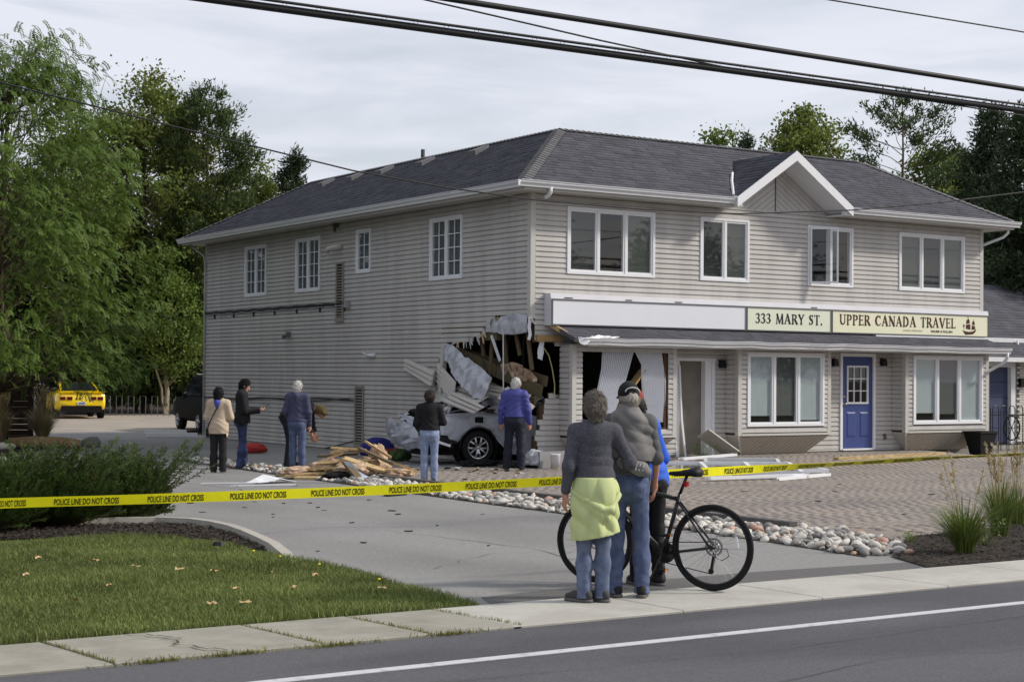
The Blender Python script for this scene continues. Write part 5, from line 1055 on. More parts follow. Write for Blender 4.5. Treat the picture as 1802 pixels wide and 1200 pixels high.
def hand(f, wrist, d, n, size=1.0, curl=.5, side=1):
    """palm and five fingers: d along the hand, n out of the palm, thumb towards d x n * side"""
    w = Vector(wrist); d = Vector(d).normalized(); n = Vector(n); n = (n-d*n.dot(d)).normalized(); sd = d.cross(n)*side; z = size
    f.cone(w, w+d*.03*z, .026*z, .03*z, .02); pc = w+d*.055*z
    for o in (-.022, -.007, .008, .022): f.cone(w+d*.02*z+sd*o*.8*z, w+d*.092*z+sd*o*1.15*z, .0135*z, .012*z, .008)
    for i, (o, L_) in enumerate(((.026, .074), (.0085, .082), (-.0085, .076), (-.025, .060))):
        p = w+d*.092*z+sd*o*1.1*z; dd = (d+n*curl*.6+sd*o*2.5).normalized(); q = p+dd*L_*.45*z; d2 = (d+n*curl*1.7).normalized(); r_ = q+d2*L_*.32*z; d3 = (d+n*curl*3.0).normalized(); e = r_+d3*L_*.25*z
        f.cone(p, q, .0100*z, .0092*z, .003); f.cone(q, r_, .0092*z, .0086*z, .002); f.cone(r_, e, .0086*z, .0074*z, .002)
    t0 = w+d*.028*z+sd*.024*z; t1 = w+d*.062*z+sd*.052*z+n*.012*z; t2 = t1+(d*.8+n*.45*curl*2+sd*.15).normalized()*.034*z; f.cone(t0, t1, .015*z, .011*z, .008); f.cone(t1, t2, .011*z, .0085*z, .002)
def person(label, loc, rz, H, J, top, legs, shoes, hair, skin='light', res=.008, extras=(), head=(0, 0), lean=(0, 0), build=1.0, group=None, cap=None):
    """J: joints of the arms/legs in a 1.72 m body: keys el, er (elbow), wl, wr (wrist), kl, kr (knee), al, ar (ankle); lean shifts the upper body"""
    t = thing('person', label, 'person', loc, rz, group); S = H/1.775; B = build
    def up_(p): f_ = min(1, max(0, (p[2]-.92)/.5)); return (p[0]+lean[0]*f_, p[1]+lean[1]*f_, p[2])
    shl, shr = up_((-.175*B, -.01, 1.415)), up_((.175*B, -.01, 1.415)); g = lambda k, d: J.get(k, d)
    el, er = g('el', up_((-.23*B, -.03, 1.13))), g('er', up_((.23*B, -.03, 1.13))); wl, wr = g('wl', up_((-.245*B, .03, .89))), g('wr', up_((.245*B, .03, .89)))
    hl, hr = (-.088*B, 0, .93), (.088*B, 0, .93); kl, kr = g('kl', (-.10, .015, .50)), g('kr', (.10, .015, .50)); al, ar = g('al', (-.105, -.02, .085)), g('ar', (.105, -.02, .085))
    hc = up_((0, .02, 1.605)); Rh = rotm(head[0], head[1]); nb = Vector(up_((0, -.015, 1.46)))
    def hp(v): q = Rh @ (Vector(v)-Vector((0, -.01, 1.50)))+Vector(up_((0, -.01, 1.50))); return tuple(q)
    pts = np.array([shl, shr, el, er, wl, wr, hl, hr, kl, kr, al, ar, hp((0, .02, 1.74)), hp((0, .16, 1.6))]); lo = pts.min(0)-.2; hi = pts.max(0)+.2; lo[2] = -.02
    def torso(f, e, k=.05):
        f.cone(shl, shr, .058+e, .058+e, k); f.cone(up_((0, -.01, 1.36)), up_((0, 0, 1.14)), (.150+e)*B, (.138+e)*B, k, .70); f.cone(up_((0, .01, 1.12)), (0, .005, .97), (.138+e)*B, (.15+e)*B, k, .74); f.cone((-.05*B, -.02, .93), (.05*B, -.02, .93), (.118+e)*B, (.118+e)*B, k, .92)
    def arm(f, e, a, b, c, frac=1.0, k=.03, cuff=0):
        a, b, c = Vector(a), Vector(b), Vector(c); f.cone(a, b, .054*B+e, .043*B+e*1.05, k)
        q = b.lerp(c, frac); f.cone(b, q, .043*B+e*1.05, .043*B+e*1.1+(.028-.043*B)*frac+cuff, k)
    def leg(f, e, a, b, c, k=.04, flare=0, frac=1.0):
        a, b, c = Vector(a), Vector(b), Vector(c); f.cone(a, b, (.086*B)+e, .060+e, k); f.cone(b, b.lerp(c, .4*min(1, frac/.4)), .058+e, .056+e+flare*.4, k)
        if frac > .4: f.cone(b.lerp(c, .4), b.lerp(c, frac), .056+e+flare*.4, .038+e+flare, k)
    # --- body
    f = Field(lo, hi, res); torso(f, -.014); arm(f, -.006, shl, el, wl); arm(f, -.006, shr, er, wr); leg(f, -.012, hl, kl, al); leg(f, -.012, hr, kr, ar)
    f.cone(up_((0, -.02, 1.40)), hp((0, .0, 1.53)), .062, .052, .03)
    f.ell(hp((0, .005, 1.635)), (.077, .097, .098), .02, [list(r) for r in Rh.transposed()]); f.cone(hp((0, .035, 1.60)), hp((0, .055, 1.53)), .062, .042, .03); f.cone(hp((0, .105, 1.615)), hp((0, .122, 1.585)), .010, .016, .012); f.cone(hp((-.03, .088, 1.632)), hp((.03, .088, 1.632)), .012, .012, .012); f.cone(hp((-.018, .095, 1.553)), hp((.018, .095, 1.553)), .010, .010, .008)
    for s in (-1, 1): f.ell(hp((s*.080, -.005, 1.605)), (.012, .024, .034), .008, [list(r) for r in Rh.transposed()]); f.ell(hp((s*.032, .098, 1.618)), (.016, .012, .010), 0, sub=True); f.ell(hp((s*.032, .086, 1.617)), (.013, .013, .012), .002)
    fa = lambda a, b: (Vector(b)-Vector(a)).normalized()
    hand(f, wl, g('hdl', fa(el, wl)), g('hnl', (.6, .5, 0)), .95*B, g('cl', .45), g('sl', 1)); hand(f, wr, g('hdr', fa(er, wr)), g('hnr', (-.6, .5, 0)), .95*B, g('cr', .45), g('sr', -1))
    for a in (al, ar): f.cone(a, (a[0], a[1]+.10, .045), .036, .03, .02)
    f.build('body', SKIN[skin], t, S)
    # --- trousers
    f = Field(lo, hi, res); e = legs.get('ease', .012); f.cone((-.055*B, -.022, .93), (.055*B, -.022, .93), (.122+e*.4)*B, (.122+e*.4)*B, .03, .93); f.cone((0, 0, .94), (0, .005, legs.get('waist', 1.02)+.05), (.148+e*.4)*B, (.142+e*.4)*B, .04, .74)
    leg(f, e, hl, kl, (al[0], al[1], .03), .045, legs.get('flare', .02)); leg(f, e, hr, kr, (ar[0], ar[1], .03), .045, legs.get('flare', .02)); f.cone((-.052*B, -.085, .90), (-.06*B, -.07, .86), .075*B, .06*B, .05); f.cone((.052*B, -.085, .90), (.06*B, -.07, .86), .075*B, .06*B, .05)
    f.disp(folds(legs.get('wr', .006), 8, 20, len(label)*.37, zamp=(.12, .16, .45))); f.clip((0, 0, 1), legs.get('waist', 1.02)); f.clip((0, 0, -1), -legs.get('hem', .035)); f.build('trousers', legs['m'], t, S)
    if legs.get('pockets'):
        for s_ in (-1, 1): layer(f, .005, (s_*.088-.058, -.4, .80), (s_*.088+.058, -.02, .925), 'back_pocket', legs['m'], t, S)
        layer(f, .006, (-.4, -.4, .975), (.4, .4, 1.06), 'waistband', legs['m'], t, S)
        layer(f, .004, (-.4, -.4, .0), (.4, .4, .062), 'trouser_hem', legs['m'], t, S)
    # --- top
    f = Field(lo, hi, res); e = top.get('ease', .018); torso(f, e, .06); f.cone((0, 0, .98), (0, 0, top['hem']), (.150+e)*B, (.150+e+top.get('flare', 0))*B, .05, .80); arm(f, e*.75, shl, el, wl, top.get('sleeve', 1.0)*2-1 if top.get('sleeve', 1) > .5 else .01, .035, top.get('cuff', 0)); arm(f, e*.75, shr, er, wr, top.get('sleeve', 1.0)*2-1 if top.get('sleeve', 1) > .5 else .01, .035, top.get('cuff', 0))
    f.cone(up_((0, -.02, 1.42)), up_((0, -.02, 1.46)), .078, .068, .03)
    f.disp(folds(top.get('wr', .006), 7, 16, len(label)*.61, zamp=(1.06, .2, .45)))
    if 'neck' in top: f.ell(up_((0, .0, top['neck'])), (.085, .075, .055), 0, sub=True)
    # hem: cut the trunk only, not the hanging sleeves
    G = np.meshgrid(*f.ax, indexing='ij', sparse=True); Tt = Field(lo, hi, res*2) if False else None
    cutv = np.where((np.abs(G[0]) < .165*B+.02) & (np.abs(G[1]) < .19), top['hem']-G[2], -1)
    f.d = np.maximum(f.d, cutv).astype(np.float32); f.build(top.get('name', 'shirt'), top['m'], t, S)
    if top.get('band'): layer(f, .005, (-.16, -.4, top['hem']-.01), (.16, .4, top['hem']+.055), 'hem_band', top['m'], t, S)
    # --- shoes
    for a, k in ((al, 'fl'), (ar, 'fr')):
        a = Vector(a); fd = Vector(g(k, (0, 1, 0))).normalized(); f = Field((a.x-.22, a.y-.22, -.01), (a.x+.22, a.y+.25, .18), min(res, .008)); q = lambda u, s, z: (a.x+fd.x*u+fd.y*s, a.y+fd.y*u-fd.x*s, z)
        f.cone(q(-.04, 0, .05), q(.10, 0, .045), .043, .043, .02); f.cone(q(.10, 0, .04), q(.165, 0, .034), .043, .034, .02); f.cone(q(-.02, 0, .08), q(.0, 0, .115), .042, .040, .03); f.clip((0, 0, -1), -.001); o = f.build('shoe', shoes, t, S)
        f = Field((a.x-.22, a.y-.22, -.02), (a.x+.22, a.y+.25, .06), min(res, .008)); f.cone(q(-.045, 0, .01), q(.10, 0, .01), .046, .048, .01); f.cone(q(.10, 0, .01), q(.168, 0, .012), .048, .038, .01); f.clip((0, 0, 1), .026); f.clip((0, 0, -1), -.0005); f.build('sole', J.get('sole', MATS.get('sole_grey') or mat('sole_grey', (96, 94, 92), .8)), o, S)
    # --- hair
    if hair:
        f = Field(np.array(hp((0, 0, 1.62)))-.24, np.array(hp((0, 0, 1.62)))+.24, min(res, .008)); RT = [list(r) for r in Rh.transposed()]; v = hair.get('vol', .012)
        f.ell(hp((0, -.008, 1.648)), (.080+v, .098+v, .092+v), .01, RT)
        if hair.get('long'): f.cone(hp((0, -.035, 1.62)), hp((0, -.045, 1.62-hair['long'])), .082+v*.8, .072+v*.7, .03, 1)
        else: f.cone(hp((0, -.05, 1.60)), hp((0, -.05, 1.555)), .066+v*.6, .052+v*.3, .03)
        fr = Vector(Rh @ Vector((0, 1, .0))); cpt = Vector(hp((0, hair.get('face', .055), 1.6))); d_ = fr.dot(cpt)
        G = np.meshgrid(*f.ax, indexing='ij', sparse=True); upn = Rh @ Vector((0, -.75, .66)); c2 = Vector(hp((0, .085, 1.655))); front = fr.x*G[0]+fr.y*G[1]+fr.z*G[2]-d_; brow = upn.x*(G[0]-c2.x)+upn.y*(G[1]-c2.y)+upn.z*(G[2]-c2.z)
        f.d = np.maximum(f.d, np.minimum(front, -brow)).astype(np.float32); 
        sc = hair.get('scale', 1.0); f.disp(lambda X, Y, Z: hair.get('curl', .004)*(np.sin(70*sc*X+40*Z+3*np.sin(60*Y))+np.sin(65*sc*Y-50*Z+3*np.sin(50*X)))*.6); ho = f.build('hair', hair['m'], t, S); strands(t, ho, hair.get('n', 900), hair.get('sl', .035), hair.get('sw', .006), hair['m'], len(label), curl=hair.get('sc', .35), up=hair.get('up', 0.), zmax=(hp((0, -.1, 1.625))[2]*S if cap else 9))
    if cap:
        f = Field(np.array(hp((0, .03, 1.66)))-.24, np.array(hp((0, .03, 1.66)))+.24, min(res, .007)); RT = [list(r) for r in Rh.transposed()]; f.ell(hp((0, .0, 1.655)), (.094, .112, .105), .01, RT); nrm = Rh @ Vector((0, .10, -1)); c = Vector(hp((0, 0, 1.640))); f.clip(tuple(nrm), nrm.dot(c))
        f.d = np.maximum(f.d, -(f.d+.012)) if False else f.d
        G = np.meshgrid(*f.ax, indexing='ij', sparse=True)
        o = f.build('cap', cap['m'], t, S)
        if cap.get('brim', True):
            b = MB(); n = 10; P = []; Q = []
            for i in range(n+1):
                a = math.pi*i/n; x = .082*math.cos(a); y0 = .075*math.sin(a)+.02; P.append(hp((x, y0, 1.648))); Q.append(hp((x*1.0, y0+.075*math.sin(a)**.6+.01, 1.630-.01*math.cos(a)**2)))
            V = P+Q+[tuple(Vector(p)+Vector((0, 0, -.006))) for p in P+Q]; m_ = n+1; b.add([sv(v, S) for v in V], [(i, i+1, m_+i+1, m_+i) for i in range(n)]+[(2*m_+i, 3*m_+i, 3*m_+i+1, 2*m_+i+1) for i in range(n)]+[(m_+i, m_+i+1, 3*m_+i+1, 3*m_+i) for i in range(n)]); b.build('brim', cap['m'], o, True, False)
        if cap.get('strap'):
            b = MB(); b.tube([sv(hp((.066*math.cos(a), -.107+.012*abs(math.cos(a)), 1.672+.034*math.sin(a))), S) for a in [math.pi*i/8 for i in range(9)]], .005, 5, False); b.build('strap_edge', cap['strap'], o, True, False)
    for ex in extras: ex(t, S, lo, hi, res, up_, hp, B)
    return t
DENIM = mat('denim_blue', (88, 99, 126), .85, .10, 30, bump=.25, bscale=500, col2=(106, 117, 142), c2scale=14); DENIM2 = mat('denim_mid', (78, 90, 122), .85, .10, 30, bump=.25, bscale=500, col2=(94, 107, 138), c2scale=14); DENIM3 = mat('denim_light', (126, 140, 170), .85, .10, 30, bump=.25, bscale=500, col2=(140, 153, 180), c2scale=14); DENIM4 = mat('denim_dark', (46, 54, 82), .85, .10, 30, col2=(66, 78, 118), c2scale=6)
HEATH = mat('heather_knit', (78, 78, 86), .95, .35, 130, bump=.6, bscale=260, col2=(96, 96, 105), c2scale=95, c2pos=(.46, .64)); GREYSW = mat('grey_sweatshirt', (124, 122, 120), .95, .07, 60, bump=.2, bscale=400); LIME = mat('lime_nylon', (190, 200, 142), .6, .04, 10, bump=.15, bscale=30); BLACKC = mat('black_cloth', (30, 30, 33), .9, .15, 30); NAVYC = mat('navy_trouser', (34, 36, 50), .8, .12, 20); TEE = mat('grey_tee', (92, 92, 92), .9, .08, 40); BLUEP = mat('blue_polo', (44, 96, 206), .7, .06, 30)
PURP = mat('violet_shirt', (70, 74, 142), .6, .06, 20); HOOD = mat('navy_hoodie', (72, 74, 98), .95, .08, 50); BEIGE = mat('beige_jacket', (190, 172, 150), .85, .06, 20, bump=.2, bscale=40); SHOEB = mat('black_shoe', (34, 33, 34), .7, .2, 40); SHOEG = mat('grey_shoe', (62, 60, 62), .7, .3, 60)
HGREY = mat('hair_grey', (116, 108, 99), .6, .2, 60, island=.35, bump=.6, bscale=200, stretch=(1, 1, .4)); HWHITE = mat('hair_white', (206, 204, 200), .7, .15, 60, bump=.5, bscale=200); HBLACK = mat('hair_black', (18, 17, 17), .75, .3, 60, bump=.4, bscale=200); HDARK = mat('hair_dark', (48, 40, 34), .6, .3, 60, bump=.5, bscale=200); HSALT = mat('hair_salt', (160, 154, 144), .7, .25, 60, bump=.5, bscale=200)
CAPB = mat('cap_black', (24, 24, 27), .8); CAPR = mat('cap_red', (134, 62, 58), .85, .1, 20); OLIVE = mat('olive_cloth', (98, 86, 54), .9, .12, 20)
AW = -.5797
# -- helper garments
def waist_jacket(t, S, lo, hi, res, up_, hp, B):
    f = Field((-.36, -.36, .45), (.36, .36, 1.12), res); f.cone((0, 0, 1.04), (0, 0, .93), .178, .200, .04, .84); f.cone((0, -.012, .93), (0, -.025, .54), .202, .212, .05, .86); f.cone((0, -.04, .9), (0, -.04, .8), .19, .19, .05, .86)
    f.disp(vfolds(.010, 9, .7)); f.disp(lambda X, Y, Z: .009*(1-2*np.abs(np.sin(17*X+9*Z+1.5*np.sin(9*Z)))))
    f.clip((0, 0, 1), 1.04); f.clip((.16, 0, -1), -.545); o = f.build('tied_jacket', LIME, t, S); o['label'] = 'lime jacket tied around the waist'
    f = Field((-.36, -.36, .65), (.36, .36, 1.0), res); P = [(-.20, -.05, .92), (-.10, -.175, .86), (.02, -.205, .79), (.12, -.19, .78), (.20, -.09, .90)]
    for a, b in zip(P[:-1], P[1:]): f.cone(a, b, .026, .03, .02)
    f.cone((.03, -.19, .80), (.10, -.19, .70), .03, .018, .02); f.disp(folds(.005, 20, 30, 2)); f.build('jacket_sleeve', LIME, t, S)
def draped_hoodie(t, S, lo, hi, res, up_, hp, B):
    f = Field((-.36, -.34, .98), (.38, .30, 1.62), res)
    f.cone((-.135, -.01, 1.405), (.135, -.01, 1.405), .072, .072, .07); f.cone((0, -.03, 1.39), (.01, -.045, 1.16), .155, .178, .07, .80); f.cone((-.05, -.045, 1.16), (.06, -.045, 1.12), .145, .148, .05, .85); f.cone((0, -.03, 1.44), (-.01, -.03, 1.50), .12, .098, .05); f.cone((-.07, -.085, 1.46), (.07, -.09, 1.45), .05, .05, .04)
    f.cone((.16, -.01, 1.38), (.20, -.02, 1.18), .066, .058, .06); f.disp(folds(.0035, 6, 15, 1.1)); f.disp(lambda X, Y, Z: .0045*(1-2*np.abs(np.sin(9*X+15*Z+1.2*np.sin(8*X)+.6*np.sin(14*Z))))*np.clip((Z-1.12)/.15, .2, 1)); f.ell((0, .03, 1.55), (.088, .11, .085), 0, sub=True); f.clip((-.10, 0, -1), -1.125); f.build('draped_sweatshirt', GREYSW, t, S)
    f = Field((-.30, -.34, .96), (.34, .1, 1.20), res); f.cone((-.05, -.19, 1.10), (.11, -.18, 1.05), .05, .055, .04); f.cone((.11, -.18, 1.05), (.15, -.14, 1.03), .05, .04, .03); f.disp(folds(.006, 18, 26, 3)); f.build('tied_sleeve', GREYSW, t, S)
    b = MB()
    for i, x in enumerate((.055, .085, .115)): b.beam(sv((x, -.245, 1.04), S), sv((x+.018, -.235, 1.10), S), .011, .004, (0, 1, 0))
    b.build('sleeve_print', mat('print_white', (214, 214, 212), .8), t, False, False)
def belt(t, S, lo, hi, res, up_, hp, B):
    f = Field((-.3, -.3, .95), (.3, .3, 1.08), res); f.cone((0, 0, .90), (0, .005, 1.09), .160*B, .157*B, .0, .76); f.clip((0, 0, 1), 1.03); f.clip((0, 0, -1), -.995); f.build('belt', BLACKC, t, S)
def hood_down(m, c=(0, -.11, 1.44), w=.10):
    def fn(t, S, lo, hi, res, up_, hp, B):
        f = Field(np.array(up_((-.25, -.3, 1.25))), np.array(up_((.25, .15, 1.6))), res); f.cone(up_((-w, -.04, 1.475)), up_((0, c[1], c[2]+.01)), .038, .045, .04); f.cone(up_((w, -.04, 1.475)), up_((0, c[1], c[2]+.01)), .038, .045, .04); f.cone(up_((0, c[1], c[2])), up_((0, c[1]-.01, c[2]-.08)), .06, .035, .05); f.build('hood', m, t, S)
    return fn
def collar(m):
    def fn(t, S, lo, hi, res, up_, hp, B):
        f = Field(np.array(up_((-.15, -.15, 1.38))), np.array(up_((.15, .15, 1.56))), min(res, .007)); f.cone(up_((0, -.015, 1.43)), up_((0, -.008, 1.50)), .079, .068, .0); f.cone(up_((0, .0, 1.40)), up_((0, .012, 1.56)), .060, .058, 0, sub=True); f.clip((0, -.3, 1), 1.497); f.build('collar', m, t, S)
    return fn
person('woman with short grey hair in charcoal sweater, lime jacket tied at her waist', (-9.97, -15.76, .014), AW+.12, 1.64,
       dict(el=(-.245, -.06, 1.13), wl=(-.265, -.02, .90), hdl=(-.12, .12, -1), hnl=(1, .35, 0), cl=.5, er=(.33, .02, 1.16), wr=(.30, .20, 1.10), hdr=(.2, 1, -.1), hnr=(0, 0, -1), al=(-.09, -.02, .085), ar=(.075, -.01, .085), fl=(-.75, .65, 0), fr=(-.55, .8, 0), kl=(-.088, .015, .5), kr=(.085, .015, .5)),
       dict(m=HEATH, hem=1.0, ease=.016, sleeve=.93, wr=.004, neck=1.475, name='sweater'), dict(m=DENIM, ease=.004, flare=.020, pockets=1, wr=.0042), SHOEG, dict(m=HGREY, vol=.012, curl=.004, scale=.8, n=4600, sl=.042, sw=.0045, sc=.45), 'tan', .0075, [waist_jacket], (.15, 0), build=1.0)
person('man in black cap with a grey sweatshirt draped over his shoulders', (-9.57, -15.67, .014), AW-.05, 1.72,
       dict(er=(.245, -.03, 1.14), wr=(.235, .06, .90), hdr=(-.1, .6, -1), hnr=(-1, 0, 0), el=(-.2, .08, 1.13), wl=(-.12, .22, 1.05), al=(-.115, -.01, .085), ar=(.125, -.01, .085), fl=(-.55, .8, 0), fr=(.15, 1, 0), kl=(-.105, .015, .5), kr=(.115, .015, .5)),
       dict(m=TEE, hem=1.0, ease=.016, sleeve=.5, wr=.006, name='shirt'), dict(m=DENIM2, ease=.008, flare=.018, wr=.0048, pockets=1), SHOEB, dict(m=HSALT, vol=.004, curl=.002, n=2600, sl=.028, sw=.003, sc=.3), 'tan', .0075, [draped_hoodie, belt], (.35, 0), build=.99, cap=dict(m=CAPB, strap=mat('cap_silver', (206, 206, 204), .4)))
person('person in bright blue polo shirt and red cap holding the bicycle', (-8.935, -15.115, .003), AW+.35, 1.67,
       dict(el=(-.27, .06, 1.12), wl=(-.22, .30, 1.02), hdl=(.1, 1, -.3), er=(.2, .10, 1.13), wr=(.10, .32, 1.02), hdr=(-.1, 1, -.3), hnr=(0, 0, -1), hnl=(0, 0, -1), cl=.9, cr=.9, al=(-.09, .06, .085), ar=(.10, -.04, .085), kl=(-.09, .06, .5), kr=(.105, .03, .5)),
       dict(m=BLUEP, hem=.90, ease=.022, sleeve=.5, wr=.005, name='polo_shirt'), dict(m=mat('black_trouser', (26, 25, 27), .75, .12, 20), ease=.012, flare=.012, wr=.007), SHOEB, dict(m=HDARK, vol=.004), 'tan', .008, [collar(BLUEP)], (.5, 0), (-.12, .06), cap=dict(m=CAPR))
person('white haired man in violet blue shirt standing at the wrecked car', (-.83, -.73, 0), AW-.1, 1.76,
       dict(el=(-.27, -.02, 1.14), wl=(-.285, .04, .90), er=(.27, -.02, 1.14), wr=(.30, .03, .90), al=(-.16, .02, .085), ar=(.15, -.03, .085), kl=(-.125, .02, .5), kr=(.12, .01, .5)),
       dict(m=PURP, hem=1.0, ease=.026, sleeve=1, wr=.008, name='dress_shirt'), dict(m=NAVYC, ease=.018, flare=.018, waist=1.03), SHOEB, dict(m=HWHITE, vol=.006), 'tan', .010, [collar(PURP), belt], (-.55, -.25), build=1.08)
person('short woman in black top and light jeans facing the wrecked car', (-4.02, -3.06, 0), AW+.05, 1.53,
       dict(el=(-.27, -.02, 1.12), wl=(-.20, .16, .98), er=(.28, .0, 1.15), wr=(.16, .20, 1.12), hdl=(.7, .7, 0), hdr=(-.7, .7, .1), al=(-.10, 0, .085), ar=(.10, 0, .085), sole=mat('sole_white', (206, 204, 200), .7)),
       dict(m=BLACKC, hem=1.0, ease=.022, sleeve=.93, wr=.005, name='top', neck=1.475), dict(m=DENIM3, ease=.010, flare=.020, wr=.0048, pockets=1), SHOEG, dict(m=HDARK, vol=.014, curl=.004), 'light', .010, [], (.6, 0), build=1.12)
person('white haired man in navy hooded sweatshirt and jeans', (-4.28, 1.32, 0), AW-.15, 1.66,
       dict(el=(-.26, -.05, 1.14), wl=(-.22, .12, .98), er=(.25, -.02, 1.12), wr=(.25, .07, .88), al=(-.09, 0, .085), ar=(.10, .03, .085)),
       dict(m=HOOD, hem=.95, band=1, ease=.022, sleeve=1, wr=.007, name='hoodie'), dict(m=DENIM2, ease=.012, flare=.018, wr=.0048, pockets=1), SHOEB, dict(m=HWHITE, vol=.008), 'light', .010, [hood_down(HOOD)], (-.2, 0), build=1.08)
person('man in black jacket looking down at the phone in his hands', (-5.10, 1.95, 0), -2.0, 1.70,
       dict(el=(-.24, .06, 1.13), wl=(-.07, .33, 1.13), er=(.24, .06, 1.13), wr=(.06, .33, 1.12), hdl=(.3, 1, .15), hdr=(-.3, 1, .15), hnl=(.4, 0, 1), hnr=(-.4, 0, 1), cl=.8, cr=.8, sl=-1, sr=1, al=(-.11, .06, .085), ar=(.11, -.05, .085)),
       dict(m=BLACKC, hem=.88, ease=.028, sleeve=1, wr=.006, name='jacket'), dict(m=DENIM4, ease=.014, flare=.014), SHOEB, dict(m=HBLACK, vol=.010, curl=.003), 'light', .009, [collar(BLACKC)], (0, -.38), build=1.08)
def strap_bag(t, S, lo, hi, res, up_, hp, B):
    b = MB(); b.tube([sv(p, S) for p in ((.14, -.03, 1.48), (.07, -.125, 1.42), (-.02, -.175, 1.28), (-.13, -.175, 1.08), (-.20, -.12, .96), (-.225, -.02, .90))], .010, 5); b.build('bag_strap', BLACKC, t, True, False)
    f = Field((-.36, -.16, .66), (-.14, .16, .95), .012); f.cone((-.235, -.05, .88), (-.235, .05, .88), .045, .045, .03, 1, .7); f.cone((-.235, -.05, .78), (-.235, .05, .78), .05, .05, .05, 1, .7); f.build('shoulder_bag', BLACKC, t, S)
person('short woman in beige jacket with blue hood and shoulder bag', (-5.95, 1.05, 0), AW-.1, 1.53,
       dict(el=(-.27, .02, 1.14), wl=(-.14, .22, 1.08), er=(.27, .02, 1.14), wr=(.14, .22, 1.08), hdl=(.9, .5, 0), hdr=(-.9, .5, 0), al=(-.10, -.02, .085), ar=(.11, .0, .085)),
       dict(m=BEIGE, hem=.80, ease=.030, sleeve=1, wr=.006, name='jacket', flare=.02), dict(m=mat('black_slacks', (38, 36, 38), .9, .1, 20), ease=.016, flare=.022), SHOEB, dict(m=HBLACK, vol=.020, long=.12, curl=.002), 'light', .010, [hood_down(mat('blue_hood', (78, 84, 164), .9), (0, -.12, 1.43), .11), strap_bag], (-.1, 0), build=1.08)
# phone in the man's hands
ph = MB(); ph.obox((0, 0, 0), (.036, 0, 0), (0, .07, 0), (0, 0, .0045)); po = ph.build('phone', mat('phone_black', (22, 22, 26), .25)); a_ = -2.0
loc = Matrix.Rotation(a_, 3, 'Z') @ Vector((0, .455, 1.175)); po.location = (-5.10+loc.x, 1.95+loc.y, loc.z); po.rotation_euler = (R(38), 0, a_); tag(po, 'black phone held by the man in the black jacket', 'phone')
# person bending forward, partly hidden
def bent_person(loc, rz):
    t = thing('person', 'person in black jacket and olive cap bending forward beside the wall', 'person', loc, rz); lo, hi = (-.4, -.4, -.02), (.4, .85, 1.35); r_ = .011
    def T_(f, e):
        f.cone((-.06, -.06, .92), (.06, -.06, .92), .125+e, .125+e, .05); f.cone((0, .02, 1.0), (0, .36, 1.10), .145+e, .15+e, .06); f.cone((-.16, .40, 1.10), (.16, .40, 1.10), .065+e, .065+e, .05)
        for s in (-1, 1): f.cone((s*.19, .40, 1.08), (s*.21, .42, .82), .055+e, .045+e, .03); f.cone((s*.21, .42, .82), (s*.15, .50, .62), .045+e, .034+e, .03)
    f = Field(lo, hi, r_); T_(f, -.012); f.cone((0, .42, 1.10), (0, .56, 1.08), .055, .055, .03); f.ell((0, .64, 1.05), (.078, .115, .095), .02); f.cone((0, .68, .97), (0, .70, .95), .05, .04, .03)
    for s in (-1, 1):
        hand(f, (s*.15, .50, .62), (0, .3, -1), (-s, .2, 0), 1, .4, s); f.cone((s*.09, -.05, .9), (s*.10, .03, .5), .075, .05, .04); f.cone((s*.10, .03, .5), (s*.105, -.02, .08), .048, .034, .04); f.cone((s*.105, -.02, .07), (s*.105, .1, .04), .035, .03, .02)
    f.build('body', SKIN['tan'], t); f = Field(lo, hi, r_); T_(f, .02); f.disp(folds(.006, 8, 16)); f.clip((0, 0, -1), -.66); G = np.meshgrid(*f.ax, indexing='ij', sparse=True); f.d = np.maximum(f.d, np.where(np.abs(G[1]+.1) < .25, .90-G[2], -1)).astype(np.float32); f.build('jacket', BLACKC, t)
    f = Field(lo, hi, r_); f.cone((-.06, -.06, .92), (.06, -.06, .92), .135, .135, .05)
    for s in (-1, 1): f.cone((s*.09, -.05, .9), (s*.10, .03, .5), .095, .07, .04); f.cone((s*.10, .03, .5), (s*.105, -.02, .04), .07, .065, .04)
    f.clip((0, 0, 1), 1.0); f.build('trousers', NAVYC, t)
    for s in (-1, 1): f = Field((s*.105-.1, -.2, -.01), (s*.105+.1, .3, .15), .01); f.cone((s*.105, -.05, .05), (s*.105, .14, .04), .045, .04, .03); f.clip((0, 0, -1), 0); f.build('shoe', SHOEB, t)
    f = Field((-.2, .45, .85), (.2, .95, 1.25), .009); f.ell((0, .64, 1.075), (.096, .125, .105), .01); f.cone((-.05, .73, 1.02), (.05, .73, 1.02), .05, .05, .03); f.cone((-.05, .80, 1.0), (.05, .80, 1.0), .02, .02, .03); f.build('cap', OLIVE, t)
bent_person((-3.95, 2.35, 0), -2.25)
